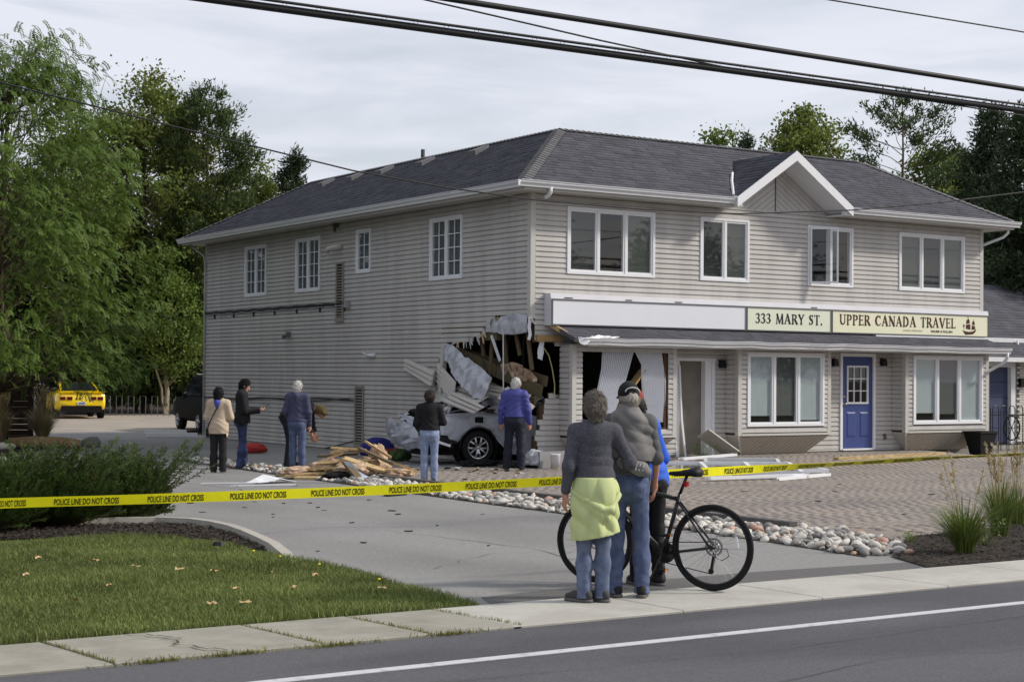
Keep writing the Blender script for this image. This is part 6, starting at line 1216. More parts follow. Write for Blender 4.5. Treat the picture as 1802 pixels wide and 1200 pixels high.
# ================================================================ WRECKED CAR
def vnoise(p, s=1.0, seed=0):
    x, y, z = p[0]*s+seed, p[1]*s+seed*1.3, p[2]*s+seed*.7
    return (math.sin(2.1*x+1.7*math.sin(1.3*y+z))+math.sin(2.7*y+1.9*math.sin(1.1*z+x))+math.sin(2.3*z+2.1*math.sin(1.5*x+y)))/3
def ridge(p, s=1.0, seed=0): return 1-2*abs(vnoise(p, s, seed))
def patch(name, pts, nu, nv, amp, m, parent, T=None, th=.006, freq=6, seed=0, hole=None, ragged=0, world=True, smooth=False):
    """crumpled sheet over a control grid pts[i][j]"""
    I, Jn = len(pts)-1, len(pts[0])-1; V = []
    for a in range(nu+1):
        for b in range(nv+1):
            u, v = a/nu*I, b/nv*Jn; i, j = min(int(u), I-1), min(int(v), Jn-1); fu, fv = u-i, v-j
            if ragged and b == nv: fv -= random.uniform(0, ragged)
            p = (Vector(pts[i][j])*(1-fu)+Vector(pts[i+1][j])*fu)*(1-fv)+(Vector(pts[i][j+1])*(1-fu)+Vector(pts[i+1][j+1])*fu)*fv
            q = p*freq; d = Vector((vnoise(q, .7, seed), vnoise(q, .7, seed+5), vnoise(q, .7, seed+9)))*.55+Vector((ridge(q, .9, seed+2), ridge(q, .8, seed+3), ridge(q, .85, seed+4)))*.5
            p = p+d*amp; V.append(T(p) if T else p)
    F = []
    for a in range(nu):
        for b in range(nv):
            if hole and hole((a+.5)/nu, (b+.5)/nv): continue
            k = a*(nv+1)+b; F.append((k, k+1, k+nv+2, k+nv+1))
    mb = MB(); mb.add(V, F); o = mb.build(name, m, parent, smooth, world); md = o.modifiers.new('thickness', 'SOLIDIFY'); md.thickness = th; return o
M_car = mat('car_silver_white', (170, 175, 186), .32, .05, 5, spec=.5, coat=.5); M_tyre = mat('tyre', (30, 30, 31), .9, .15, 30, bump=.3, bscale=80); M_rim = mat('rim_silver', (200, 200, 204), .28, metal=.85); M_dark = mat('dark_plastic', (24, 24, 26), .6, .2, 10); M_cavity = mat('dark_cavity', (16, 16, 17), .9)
def wheel(parent, c, ax, r=.335, w=.22, spokes=5, world=False, rim=None, double=True):
    """tyre, rim with spokes; ax points outwards"""
    c = Vector(c); ax = Vector(ax).normalized(); b = MB(); rr = r*.66
    b.lathe(c, ax, [(rr, -w/2), (r*.93, -w/2), (r*.99, -w*.36), (r, -w*.2), (r, w*.2), (r*.99, w*.36), (r*.93, w/2), (rr*1.06, w*.52), (rr, w*.44), (rr, -w/2)], 36); ty = b.build('tyre', M_tyre, parent, True, world, 40)
    b = MB(); b.lathe(c, ax, [(rr*1.005, w*.45), (rr*.97, w*.50), (rr*.92, w*.44), (rr*.90, -.05), (0, -.05)], 36); b.build('rim_barrel', mat('rim_dark', (70, 70, 74), .4, metal=.6), ty, True, False, 40)
    e = ax.cross(Vector((0, 0, 1))).normalized(); f = ax.cross(e); b = MB(); b.lathe(c, ax, [(rr*.99, w*.46), (rr*.985, w*.52), (rr*.90, w*.50), (rr*.895, w*.40)], 36)
    for i in range(spokes):
        for s in ((-.20, .20) if double else (0,)):
            t = 2*math.pi*i/spokes+.3; d0 = e*math.cos(t+s*.55)+f*math.sin(t+s*.55); d1 = e*math.cos(t+s*1.5)+f*math.sin(t+s*1.5); p = c+d0*rr*.14+ax*w*.42; q = c+d1*rr*.93+ax*w*.47; m_ = c+d0.lerp(d1, .6)*rr*.55+ax*w*.5
            b.beam(p, m_, .030, .03, ax); b.beam(m_-(m_-p)*.04, q, .032, .03, ax)
    b.lathe(c, ax, [(0, w*.52), (rr*.13, w*.50), (rr*.2, w*.44), (rr*.2, w*.3)], 16); b.build('rim', rim or M_rim, ty, False, False)
wr = thing('wrecked_car', 'crushed silver white car wedged under the collapsed wall corner', 'car', (-.18, 2.16, 0)); ax_ = Vector((.978, -.21, 0)).normalized(); rt_ = Vector((ax_.y, -ax_.x, 0))   # rt_: right side of the car, towards the street
def TC(p): p = Vector(p); return Vector((-.18, 2.16, 0))+ax_*p.x+rt_*p.y+Vector((0, 0, p.z))
wc = TC((0, .80, .335)); wheel(wr, wc, rt_, .335, .22, 5, True)
# right flank: rows from sill to shoulder along the length, wheel arch left open
cols = [(-1.22, .42, .50, .64, .82), (-1.0, .40, .55, .74, .93), (-.7, .40, .58, .80, .95), (-.42, .45, .66, .86, .98), (-.2, .62, .76, .90, 1.00), (0, .69, .80, .92, 1.02), (.2, .64, .78, .94, 1.05), (.42, .44, .70, .94, 1.06), (.62, .20, .58, .92, 1.04), (.9, .18, .52, .86, 1.0), (1.3, .17, .5, .80, .95), (2.0, .17, .48, .76, .9), (2.9, .17, .45, .7, .85)]
def arch(x): return .335+math.sqrt(max(0, .40**2-x*x)) if abs(x) < .40 else None
pts = []
for (x, a, b, c, d) in cols:
    ar_ = arch(x); a = max(a, ar_) if ar_ else a; pts.append([(x, .90, a), (x, .935, a*.5+b*.5 if a < b else b), (x, .93, b if b > a else a+.04), (x, .92, c), (x, .86, d)])
patch('flank', pts, 90, 26, .042, M_car, wr, TC, .008, 6.5, 3)
arc = MB(); arc.tube([TC((math.cos(t)*.395, .925, .335+math.sin(t)*.395)) for t in [math.pi*i/18-.05 for i in range(20)]], .016, 6); arc.build('arch_lip', M_dark, wr, True)
# wheel house and dark guts
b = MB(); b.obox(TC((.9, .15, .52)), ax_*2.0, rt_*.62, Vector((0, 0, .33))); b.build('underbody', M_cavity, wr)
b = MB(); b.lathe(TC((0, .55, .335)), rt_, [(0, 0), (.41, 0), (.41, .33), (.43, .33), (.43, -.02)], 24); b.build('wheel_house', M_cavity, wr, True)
# boot and tail, heavily folded
patch('boot_lid', [[(-1.2, .86, .80), (-1.28, .3, .74), (-1.2, -.4, .86), (-1.1, -.85, .9)], [(-.8, .88, .97), (-.85, .3, .90), (-.8, -.4, 1.0), (-.7, -.85, 1.0)], [(-.3, .86, 1.0), (-.4, .3, 1.02), (-.3, -.4, 1.12), (-.2, -.85, 1.1)], [(.05, .85, 1.04), (0, .3, .98), (.1, -.4, 1.05), (.1, -.85, 1.1)]], 36, 30, .10, M_car, wr, TC, .008, 4.5, 11)
patch('bumper', [[(-1.22, .9, .78), (-1.2, .92, .55), (-1.05, .88, .30)], [(-1.45, .45, .82), (-1.42, .45, .55), (-1.25, .45, .28)], [(-1.5, -.2, .86), (-1.48, -.2, .58), (-1.3, -.2, .3)], [(-1.4, -.85, .9), (-1.4, -.85, .6), (-1.2, -.85, .3)]], 26, 20, .07, M_car, wr, TC, .01, 5, 17)
patch('bumper_core', [[(-1.10, .95, .62), (-1.05, .95, .36)], [(-.62, .95, .55), (-.55, .93, .30)]], 12, 8, .03, M_dark, wr, TC, .03, 6, 19)
b = MB()
for (p, q, w2, h2) in (((-1.15, .98, .60), (-.48, .99, .44), .05, .06), ((-1.05, 1.0, .52), (-.55, 1.0, .36), .04, .035)): b.beam(TC(p), TC(q), w2, h2)
b.build('bumper_beam', M_dark, wr)
b = MB(); b.beam(TC((-1.0, 1.02, .50)), TC((-.62, 1.03, .38)), .03, .05); b.build('torn_bracket', M_white, wr)
for i, (p, q) in enumerate((((-1.25, .75, .78), (-1.62, .62, .70)), ((-1.3, .7, .66), (-1.68, .6, .56)), ((-1.28, .72, .88), (-1.55, .55, .96)), ((-1.2, .8, .52), (-1.55, .72, .42)))):
    P_, Q_ = Vector(p), Vector(q); patch('torn_strip', [[P_+Vector((0, 0, .05)), Q_+Vector((0, 0, .015))], [P_-Vector((0, 0, .05)), Q_-Vector((0, 0, .015))]], 5, 10, .025, M_car, wr, TC, .006, 9, 20+i)
# fuel flap opening, tail lamp socket, door seam
b = MB(); c = TC((.0, .955, .885)); b.obox(c, ax_*.085, rt_*.008, Vector((0, 0, .055))); b.build('fuel_flap_hole', M_cavity, wr)
b = MB(); b.prism([TC((.10, .97, 1.08)), TC((.25, .98, 1.10)), TC((.45, .975, 1.06)), TC((.30, .97, 1.01)), TC((.15, .97, 1.03))], rt_*-.05); o = b.build('tail_lamp', mat('lamp_dark_red', (52, 20, 20), .3), wr); flipfix(o.data)
b = MB(); b.tube([TC((.42, .955, 1.03)), TC((.55, .955, .85)), TC((.72, .955, .62)), TC((.86, .95, .42))], .012, 5); b.build('door_seam', M_cavity, wr)
# cabin: dark glass hole, bent pillars, crushed roof
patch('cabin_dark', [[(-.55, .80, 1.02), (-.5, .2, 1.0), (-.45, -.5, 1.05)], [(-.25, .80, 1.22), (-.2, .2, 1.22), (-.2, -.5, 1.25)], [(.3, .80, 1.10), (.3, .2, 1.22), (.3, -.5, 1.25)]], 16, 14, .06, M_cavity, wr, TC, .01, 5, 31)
for p in (((-.62, .84, .98), (-.56, .84, 1.14), (-.40, .80, 1.20)), ((-.95, .84, .95), (-.5, .87, .985), (-.15, .86, 1.0), (.06, .84, 1.16)), ((-.85, .7, 1.0), (-.74, .66, 1.12), (-.55, .6, 1.18))): b = MB(); b.tube([TC(q) for q in p], [.03]*len(p), 6); b.build('pillar', M_car, wr, True)
patch('crushed_roof', [[(.18, .86, 1.10), (.12, .3, 1.3), (.1, -.5, 1.4)], [(.55, .86, 1.22), (.5, .3, 1.42), (.5, -.5, 1.4)], [(1.1, .86, 1.16), (1.1, .3, 1.3), (1.1, -.5, 1.35)], [(1.9, .86, 1.10), (1.9, .3, 1.1), (1.9, -.5, 1.1)]], 34, 26, .10, M_car, wr, TC, .008, 4.5, 37)
patch('bent_panel', [[(.15, .95, 1.12), (.35, .97, 1.02)], [(.8, .96, 1.30), (.9, .98, 1.18)], [(1.35, .9, 1.36), (1.4, .93, 1.28)]], 16, 5, .03, M_car, wr, TC, .01, 6, 41)
b = MB(); b.tube([TC((1.5, .98, 1.34)), TC((2.2, .9, 1.36))], .055, 10); b.build('bent_pipe', mat('galvanised', (196, 198, 202), .3, metal=.6), wr, True)
patch('torn_door', [[(.86, .99, .98), (.86, .99, .55), (.88, .99, .2)], [(1.1, 1.03, .96), (1.12, 1.02, .55), (1.1, 1.02, .18)], [(1.32, 1.0, .80), (1.36, 1.0, .5), (1.38, 1.0, .22)]], 16, 20, .04, M_car, wr, TC, .008, 5, 43)
# ================================================================ BROKEN WALL
M_wrap = mat('house_wrap', (184, 186, 194), .6, .12, 6, col2=(150, 152, 158), c2scale=5); M_osb = mat('osb', (92, 84, 62), .9, .25, 14, bump=.4, bscale=60, col2=(92, 84, 62), c2scale=10); M_ins = mat('insulation', (168, 142, 122), 1, .3, 18, bump=1, bscale=60, col2=(196, 172, 142), c2scale=9); M_wood = mat('fresh_wood', (192, 168, 126), .8, .12, 6, stretch=(1, 8, 8), col2=(166, 140, 100), c2scale=4); M_woodd = mat('old_wood', (104, 90, 70), .85, .2, 6, stretch=(1, 8, 8)); M_gsid = mat('siding_broken', (186, 182, 175), .55, .06, 4)  # M_gsid: bent and broken siding, a little darker than the wall siding
def lump_(name, c, r_, m, seed, amp=.4, freq=6):
    b = bmesh.new(); bmesh.ops.create_icosphere(b, subdivisions=3, radius=1); me = bpy.data.meshes.new(name)
    for v in b.verts: n = v.co.copy(); k = 1+amp*(vnoise(n*freq*.5, 1, seed)*.6+ridge(n*freq, .9, seed+3)*.4); v.co = Vector((n.x*r_[0]*k, n.y*r_[1]*k, n.z*r_[2]*k))
    b.to_mesh(me); b.free(); me.materials.append(m); o = link(me, name); o.location = c; return o
patch('torn_house_wrap', [[(-.035, 3.22, 2.42), (-.06, 3.32, 2.25), (-.10, 3.20, 2.08)], [(-.12, 2.75, 2.40), (-.22, 2.7, 2.22), (-.28, 2.65, 2.02)], [(-.22, 2.2, 2.22), (-.36, 2.15, 2.0), (-.45, 2.15, 1.75)], [(-.30, 1.6, 2.02), (-.48, 1.5, 1.75), (-.58, 1.55, 1.48)], [(-.38, 1.05, 1.85), (-.52, 1.0, 1.6), (-.62, 1.1, 1.30)], [(-.40, .75, 1.7), (-.5, .7, 1.5), (-.6, .8, 1.26)]], 50, 22, .035, M_wrap, house, None, .006, 5, 51, None, .35)
patch('house_wrap_flap', [[(-.035, .06, 2.93), (-.06, .05, 2.74), (-.05, .05, 2.56)], [(-.035, .6, 2.97), (-.075, .6, 2.76), (-.06, .6, 2.52)], [(-.035, 1.1, 2.90), (-.075, 1.1, 2.74), (-.06, 1.1, 2.58)], [(-.035, 1.5, 2.84), (-.06, 1.5, 2.72), (-.05, 1.55, 2.60)]], 46, 14, .018, M_wrap, house, None, .005, 6, 57, None, .75)
b = MB(); b.box(-.034, .09, 1.15, 1.62, 2.46, 2.62); b.build('rim_joist', M_osb, house)
b = MB(); b.box(-.02, .09, .1, 3.3, 2.62, 2.80); b.build('rim_joist', M_woodd, house)
# leaning floor and wall pieces in the hole
for i, (p, q, w2, h2, m) in enumerate((((.05, 3.2, 2.33), (.25, -.02, 1.45), .05, .24, M_osb), ((.35, 2.8, 2.2), (.45, .1, 1.65), .06, .20, M_woodd), ((-.1, 2.0, 1.75), (.0, .0, 1.22), .05, .12, M_woodd), ((-.15, 2.3, 1.6), (-.05, .2, 1.35), .04, .20, M_gsid), ((.0, 1.2, 1.45), (.1, -.05, 1.28), .05, .14, M_woodd))):
    b = MB(); b.beam(p, q, w2, h2); b.build('leaning_board', m, house)
patch('hanging_insulation', [[(.12, 1.25, 1.95), (.15, 1.2, 1.75)], [(.12, .7, 2.0), (.18, .7, 1.7)], [(.15, .25, 1.82), (.2, .2, 1.6)]], 26, 12, .06, M_ins, house, None, .08, 9, 61)
b = MB(); b.tube([(-.12, .78, 2.6), (-.12, .76, 1.45)], .014, 6); b.build('hanging_rod', M_gut, house)
b = MB(); b.beam((-.05, 1.32, 2.55), (-.1, .92, 2.05), .03, .06); b.build('splinter', M_gut, house)
# bent siding swept outwards
def sid_panel(p0, p1, q0, q1, n, m=None):
    """n courses of siding between edge p0-p1 (top) and q0-q1 (bottom)"""
    for k in range(n):
        a0, a1 = Vector(p0).lerp(Vector(q0), k/n), Vector(p1).lerp(Vector(q1), k/n); b0, b1 = Vector(p0).lerp(Vector(q0), (k+.90)/n), Vector(p1).lerp(Vector(q1), (k+.90)/n); nn = (a1-a0).cross(b0-a0).normalized()
        if nn.x > 0: nn = -nn
        b = MB(); b.add([a0, a1, b1+nn*.034, b0+nn*.034, a0-nn*.004, a1-nn*.004, b1-nn*.004, b0-nn*.004], [(0, 1, 2, 3), (7, 6, 5, 4), (0, 4, 5, 1), (1, 5, 6, 2), (2, 6, 7, 3), (3, 7, 4, 0)]); o = b.build('bent_siding', m or M_gsid, house); flipfix(o.data)
sid_panel((-.06, 4.78, 2.12), (-.22, 3.25, 1.85), (-.06, 4.8, 1.88), (-.25, 3.3, 1.52), 3); sid_panel((-.03, 3.42, 1.62), (-.50, 1.7, 1.22), (-.03, 3.5, 1.12), (-.55, 1.9, .82), 5); sid_panel((-.10, 3.3, 2.02), (-.45, 2.0, 1.62), (-.12, 3.3, 1.62), (-.5, 2.0, 1.24), 4)
sid_panel((-.02, 3.2, 1.05), (-.28, 2.3, .70), (-.02, 3.0, .6), (-.25, 2.4, .35), 4)
sid_panel((-.15, 2.9, 1.42), (-.62, 1.55, 1.30), (-.35, 2.9, 1.16), (-.85, 1.75, 1.02), 3); sid_panel((-.25, 2.2, 1.55), (-.45, .75, 1.36), (-.45, 2.2, 1.36), (-.72, .85, 1.18), 2); sid_panel((-.05, 1.2, 1.52), (.0, -.05, 1.40), (-.25, 1.2, 1.36), (-.12, -.05, 1.24), 2)
sid_panel((-.62, 1.75, 1.42), (-.80, .35, 1.16), (-.95, 1.7, 1.22), (-1.02, .45, 1.02), 3); sid_panel((-.45, 2.75, 1.30), (-1.0, 2.1, 1.02), (-.7, 2.9, 1.12), (-1.15, 2.3, .86), 2); sid_panel((-.15, .55, 1.55), (-.05, -.25, 1.18), (-.35, .6, 1.3), (-.25, -.2, .95), 3)
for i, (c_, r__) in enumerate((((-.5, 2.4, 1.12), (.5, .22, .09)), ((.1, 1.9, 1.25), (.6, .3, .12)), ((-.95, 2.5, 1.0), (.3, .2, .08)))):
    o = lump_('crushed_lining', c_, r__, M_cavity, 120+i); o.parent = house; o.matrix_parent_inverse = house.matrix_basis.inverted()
b = MB(); b.beam((-.12, 3.02, 2.38), (-.18, 3.02, 1.40), .10, .10); b.build('broken_corner_post', M_gsid, house)
t = MB(); P = [(-.02, .02), (.07, .02), (.07, .5), (.06, .9), (.09, 1.4)]; t.tube([(-.03, -.03, 2.9), (-.045, -.01, 2.7), (-.03, -.03, 2.55), (-.05, -.01, 2.45)], .035, 5); t.build('torn_corner_trim', M_white, house)
b = MB(); b.beam((.36, -.06, 2.78), (.62, -.72, 2.44), .05, .09); b.build('rafter_end', M_wood, house); b = MB(); b.box(.10, .66, -.10, -.03, 2.42, 2.54); b.build('exposed_header', mat('old_header', (156, 128, 88), .8, .15, 6), house)
patch('crumpled_gutter_end', [[(.50, -.86, 2.50), (.52, -.90, 2.38)], [(.66, -.93, 2.48), (.66, -.94, 2.37)], [(.95, -.86, 2.54), (.95, -.9, 2.48)], [(1.5, -.82, 2.51), (1.5, -.84, 2.5)]], 20, 6, .03, M_gut, house, None, .006, 12, 63)
patch('house_wrap_scrap', [[(.16, -.05, 2.42), (.12, -.06, 2.1)], [(.28, -.05, 2.42), (.22, -.07, 2.05)]], 6, 8, .03, M_gut, house, None, .005, 7, 65); t = MB(); t.tube([(.30, -.02, 2.3), (.42, -.02, 2.15), (.50, -.02, 1.9), (.56, -.02, 1.6), (.55, -.03, 1.35)], .012, 5); t.build('torn_edge', mat('insul_yellow', (176, 168, 116), 1), house)
# splinters and shards round the hole
for i in range(46):
    e = random.random(); k = random.randint(0, len(HOLE)-4); a_, b_ = HOLE[k], HOLE[k+1]; y = a_[0]+(b_[0]-a_[0])*e; z = a_[1]+(b_[1]-a_[1])*e
    if z < .15 or y < 0: continue
    d = Vector((random.uniform(-.10, -.01), random.gauss(-.10, .10), random.gauss(-.10, .09))); w2 = random.uniform(.015, .06); p = Vector((-.02, y, z)); u = Vector((0, -d.z, d.y)).normalized(); b = MB(); b.add([p-u*w2, p+u*w2, p+d+u*w2*.25, p+d*1.15-u*w2*.2, p-u*w2+Vector((.008, 0, 0)), p+u*w2+Vector((.008, 0, 0)), p+d+u*w2*.25+Vector((.008, 0, 0)), p+d*1.15-u*w2*.2+Vector((.008, 0, 0))], [(0, 1, 2, 3), (7, 6, 5, 4), (0, 4, 5, 1), (1, 5, 6, 2), (2, 6, 7, 3), (3, 7, 4, 0)]); o = b.build('siding_shard', random.choice((M_gsid, M_gsid, M_wrap, M_wood)), house); flipfix(o.data)
for i in range(5): b = MB(); y = .35+i*.42; b.beam((.16, y, 2.62), (.16+random.gauss(0, .05), y+random.gauss(0, .12), random.uniform(1.75, 2.35)), .04, .09, (0, 1, 0)); b.build('broken_stud', M_woodd, house)
for i in range(5): b = MB(); y = .2+i*.5; b.tube([(-.02, y, 2.55), (-.06, y+random.gauss(0, .1), 2.2), (-.04, y+random.gauss(0, .2), random.uniform(1.6, 2.0))], .006, 4); b.build('hanging_wire', M_black, house)
# hanging blinds in the broken bay window
M_vane = mat('vertical_blind', (214, 216, 222), .6, .03, 8)
def vanes(rows, name, n=16):
    for k in range(n):
        def at(f, i): a, b_ = rows[i]; return Vector(a).lerp(Vector(b_), f)
        P = []
        for i in range(len(rows)): P += [at(k/n+.004, i)+Vector((0, .012, 0)), at((k+.5)/n, i)-Vector((0, .012, 0)), at((k+1)/n-.004, i)+Vector((0, .012, 0))]
        b = MB(); b.add(P, [f for i in range(len(rows)-1) for f in ((3*i, 3*i+1, 3*i+4, 3*i+3), (3*i+1, 3*i+2, 3*i+5, 3*i+4))]); b.build('blind_vane', M_vane, house)
vanes([((1.46, -.36, 2.32), (2.26, -.36, 2.33)), ((1.42, -.38, 1.9), (2.12, -.38, 1.95)), ((1.28, -.42, 1.45), (1.95, -.40, 1.5)), ((1.12, -.46, 1.0), (1.72, -.42, 1.05)), ((.98, -.46, .80), (1.45, -.42, .80))], 'blind')
vanes([((2.20, -.37, 2.33), (2.92, -.37, 2.34)), ((2.40, -.38, 2.0), (2.96, -.38, 2.02)), ((2.36, -.44, 1.7), (3.00, -.42, 1.7)), ((2.42, -.42, 1.2), (3.02, -.40, 1.2)), ((2.62, -.40, .85), (3.0, -.38, .85))], 'blind')
b = MB(); b.beam((1.5, -.33, .80), (2.5, -.30, 1.9), .03, .22, (0, 1, 0)); b.build('broken_plywood', mat('plywood', (176, 150, 104), .8, .1, 8), house)
b = MB(); b.box(2.955, 3.02, -.41, -.36, .75, 2.30); b.build('splintered_jamb', mat('jamb_brown', (82, 58, 42), .8), house)
# ================================================================ BICYCLE
bk = thing('bicycle', 'black bicycle with disc brakes held behind the couple', 'bicycle', (-8.745, -15.725, .012)); rear = Vector((-8.745, -15.725, .012)); bd = Vector((-.50, .866, 0)).normalized(); bs = Vector((bd.y, -bd.x, 0)); M_frame = mat('frame_black', (20, 20, 22), .3, spec=.5); RW = .352
def TB(x, s, z): return rear+bd*x+bs*s+Vector((0, 0, z))
def bwheel(x, steer=0):
    a = bs; c = TB(x, 0, RW); w_ = MB(); w_.torus(c, a, RW-.021, .021, 64, 10); wt = w_.build('wheel', M_tyre, bk, True); w_ = MB(); w_.torus(c, a, RW-.048, .011, 64, 6, .8); w_.build('rim', M_frame, wt, True); w_ = MB()
    e = Vector((0, 0, 1)); d = bd
    for k in range(28): t = 2*math.pi*k/28; p = c+(d*math.cos(t+.28*(-1)**k)+e*math.sin(t+.28*(-1)**k))*.03+a*.022*(-1)**(k//2); q = c+(d*math.cos(t)+e*math.sin(t))*(RW-.05); w_.tube([p, q], .0011, 3, False)
    w_.build('spokes', mat('spoke_steel', (120, 120, 124), .45, metal=.6), wt); w_ = MB(); w_.lathe(c, a, [(0, -.035), (.02, -.035), (.02, .035), (0, .035)], 12); w_.build('hub', M_frame, wt, True); w_ = MB(); w_.torus(c+a*.032*(1), a, .068, .009, 28, 4, .08); w_.torus(c+a*.032, a, .04, .004, 20, 4, .2)
    for k in range(6): t = 1.047*k; w_.beam(c+a*.032+(d*math.cos(t)+e*math.sin(t))*.02, c+a*.032+(d*math.cos(t+.4)+e*math.sin(t+.4))*.066, .008, .002, a)
    w_.build('brake_disc', mat('disc_steel', (150, 150, 148), .35, metal=.8), wt); w_ = MB(); t = -.15; w_.obox(c+(d*math.cos(t)*-1+e*.25)*(RW-.13)*.95, e*.045+d*.008, d*.009, a*.004); w_.build('reflector', mat('reflector_white', (226, 228, 232), .3), wt)
bwheel(0); bwheel(1.05)
BBp = (.43, 0, .285); SEATT = (.285, 0, .78); HEADT = (.84, 0, .84); HEADB = (.885, 0, .70)
def btube(name, pts, r): b = MB(); b.tube([TB(*p) for p in pts], r, 10); return b.build(name, M_frame, bk, True)
btube('seat_tube', [BBp, SEATT], .017); btube('top_tube', [(.30, 0, .735), HEADT], .019); btube('down_tube', [BBp, HEADB], .023); btube('head_tube', [HEADB, (.832, 0, .87)], .024)
for s in (-.06, .06): btube('chain_stay', [(.40, s*.5, .285), (.0, s, RW)], .010); btube('seat_stay', [(.30, s*.35, .72), (.0, s, RW)], .009); btube('fork_blade', [(.885, s*.6, .70), (.93, s, .62), (1.05, s, RW)], .014)
btube('seat_post', [SEATT, (.225, 0, .93)], .0135); btube('stem', [(.832, 0, .87), (.82, 0, .93), (.89, 0, .96)], .016); b = MB(); b.tube([TB(.87, -.30, .97), TB(.90, -.12, .96), TB(.90, .12, .96), TB(.87, .30, .97)], .013, 8); b.build('handlebar', M_frame, bk, True)
f = Field((-.12, -.12, -.06), (.22, .12, .08), .006); f.cone((-.06, -.05, 0), (-.06, .05, 0), .03, .03, .03); f.cone((-.06, 0, .0), (.04, 0, -.008), .05, .03, .04); f.cone((.04, 0, -.006), (.17, 0, -.012), .024, .017, .02); f.clip((0, 0, -1), .03); V, F_ = f.mesh(); V = np.array([tuple(TB(.20+v[0], v[1], .955+v[2])) for v in V]); link(npmesh('saddle', V, F_, M_dark, None, True), 'saddle', bk)
b = MB(); b.lathe(TB(.43, .045, .285), bs, [(0, 0), (.085, 0), (.088, .006), (.06, .008), (.06, .012), (0, .012)], 28); b.build('chainring', M_frame, bk, True); b = MB(); b.beam(TB(.43, .075, .285), TB(.50, .08, .13), .02, .014, tuple(bs)); b.beam(TB(.43, -.075, .285), TB(.36, -.08, .44), .02, .014, tuple(bs)); b.build('crank', M_frame, bk); b = MB(); b.obox(TB(.50, .13, .125), bd*.045, bs*.045, Vector((0, 0, .010))); b.obox(TB(.36, -.13, .445), bd*.045, bs*.045, Vector((0, 0, .010))); b.build('pedal', M_dark, bk)
for s, z, x in ((.13, .125, .455), (-.13, .445, .315)): b = MB(); b.obox(TB(x, s, z), bd*.003, bs*.022, Vector((0, 0, .009))); b.build('pedal_reflector', mat('reflector_amber', (222, 132, 30), .3), bk)
b = MB(); b.torus(TB(.0, .045, RW), bs, .04, .006, 24, 6, 2.2); b.build('cassette', mat('disc_steel', (150, 150, 148)), bk, True); b = MB(); b.beam(TB(.0, .05, RW-.04), TB(.03, .055, RW-.20), .02, .03, tuple(bs)); b.lathe(TB(.03, .045, RW-.20), bs, [(0, 0), (.024, 0), (.024, .012), (0, .012)], 12); b.tube([TB(-.01, .06, RW-.02), TB(-.10, .06, RW-.01), TB(-.12, .06, RW-.07), TB(-.06, .06, RW-.11), TB(.0, .06, RW-.08)], .004, 5); b.build('derailleur', M_dark, bk); b = MB(); b.tube([TB(.0, .045, RW+.04), TB(.43, .05, .285+.085)], .004, 4); b.tube([TB(.03, .05, RW-.222), TB(.43, .05, .285-.085)], .004, 4); b.build('chain', M_dark, bk)
b = MB(); b.obox(TB(.235, 0, .86), bd*.012, bs*.022, Vector((0, 0, .022))); o = b.build('rear_light', mat('red_lens', (190, 40, 34), .3), bk); o.location = tuple(-bd*.006); b = MB(); b.tube([TB(.43, -.02, .30), TB(.52, -.13, .02)], .008, 6); b.build('kickstand', M_frame, bk)
# ================================================================ POLICE TAPE
TP = [(-14.19, -13.35, .73), (-13.88, -13.43, .75), (-12.83, -13.64, .76), (-11.72, -13.89, .78), (-10.55, -14.18, .81), (-9.27, -14.42, .85), (-8.34, -14.60, .89), (-7.44, -14.55, .90), (-5.93, -14.1, .89), (-3.45, -13.33, .87), (-1.34, -12.8, .85), (.07, -12.52, .85), (6, -11.2, .95)]
TPv = [Vector(p) for p in TP]; LEN = [0]
for a, b in zip(TPv[:-1], TPv[1:]): LEN.append(LEN[-1]+(b-a).length)
def tape_at(s):
    s = max(0, min(LEN[-1]-1e-4, s)); i = max(k for k in range(len(LEN)) if LEN[k] <= s); i = min(i, len(TPv)-2); f_ = (s-LEN[i])/(LEN[i+1]-LEN[i]); g0 = TPv[i-1] if i else TPv[0]; P0_, P1_, P2_, P3_ = g0, TPv[i], TPv[i+1], TPv[min(i+2, len(TPv)-1)]
    return .5*((2*P1_)+(P2_-P0_)*f_+(2*P0_-5*P1_+4*P2_-P3_)*f_**2+(3*P1_-P0_-3*P2_+P3_)*f_**3)
def tape_frame(s):
    p = tape_at(s); d = (tape_at(s+.05)-tape_at(s-.05)).normalized(); sd = d.cross(Vector((0, 0, 1))).normalized(); tw = R(6)+R(8)*math.sin(s*1.7)+R(52)*sstep(6.2, 9.5, s); u = Vector((0, 0, 1))*math.cos(tw)-sd*math.sin(tw)*-1; return p, d, u.normalized(), u.cross(d).normalized()*-1
TW = .080; b = MB(); P = []; N = 240
for i in range(N+1): p, d, u, n = tape_frame(LEN[-1]*i/N); P += [p+u*TW/2, p-u*TW/2]
b.add(P, [(2*i, 2*i+1, 2*i+3, 2*i+2) for i in range(N)]); M_tape = mat('tape_yellow', (238, 232, 30), .45, .03, 4); tape = b.build('police_tape', M_tape); tag(tape, 'yellow police line tape stretched across the driveway', 'tape'); md = tape.modifiers.new('thickness', 'SOLIDIFY'); md.thickness = .001; md.offset = 0
M_ink = mat('tape_ink', (22, 22, 18), .6); s = .12
while s < LEN[-1]-1.2:
    def pl(u, v, s=s): p, d, uu, n = tape_frame(s+u); q = p+uu*(v-.026); c = CAMP-q; n = n if n.dot(c) > 0 else -n; return tuple(q+n*.0022)
    fonttext('POLICE LINE DO NOT CROSS', .068, M_ink, 'lettering', tape, pl, .50, .0015); s += .66
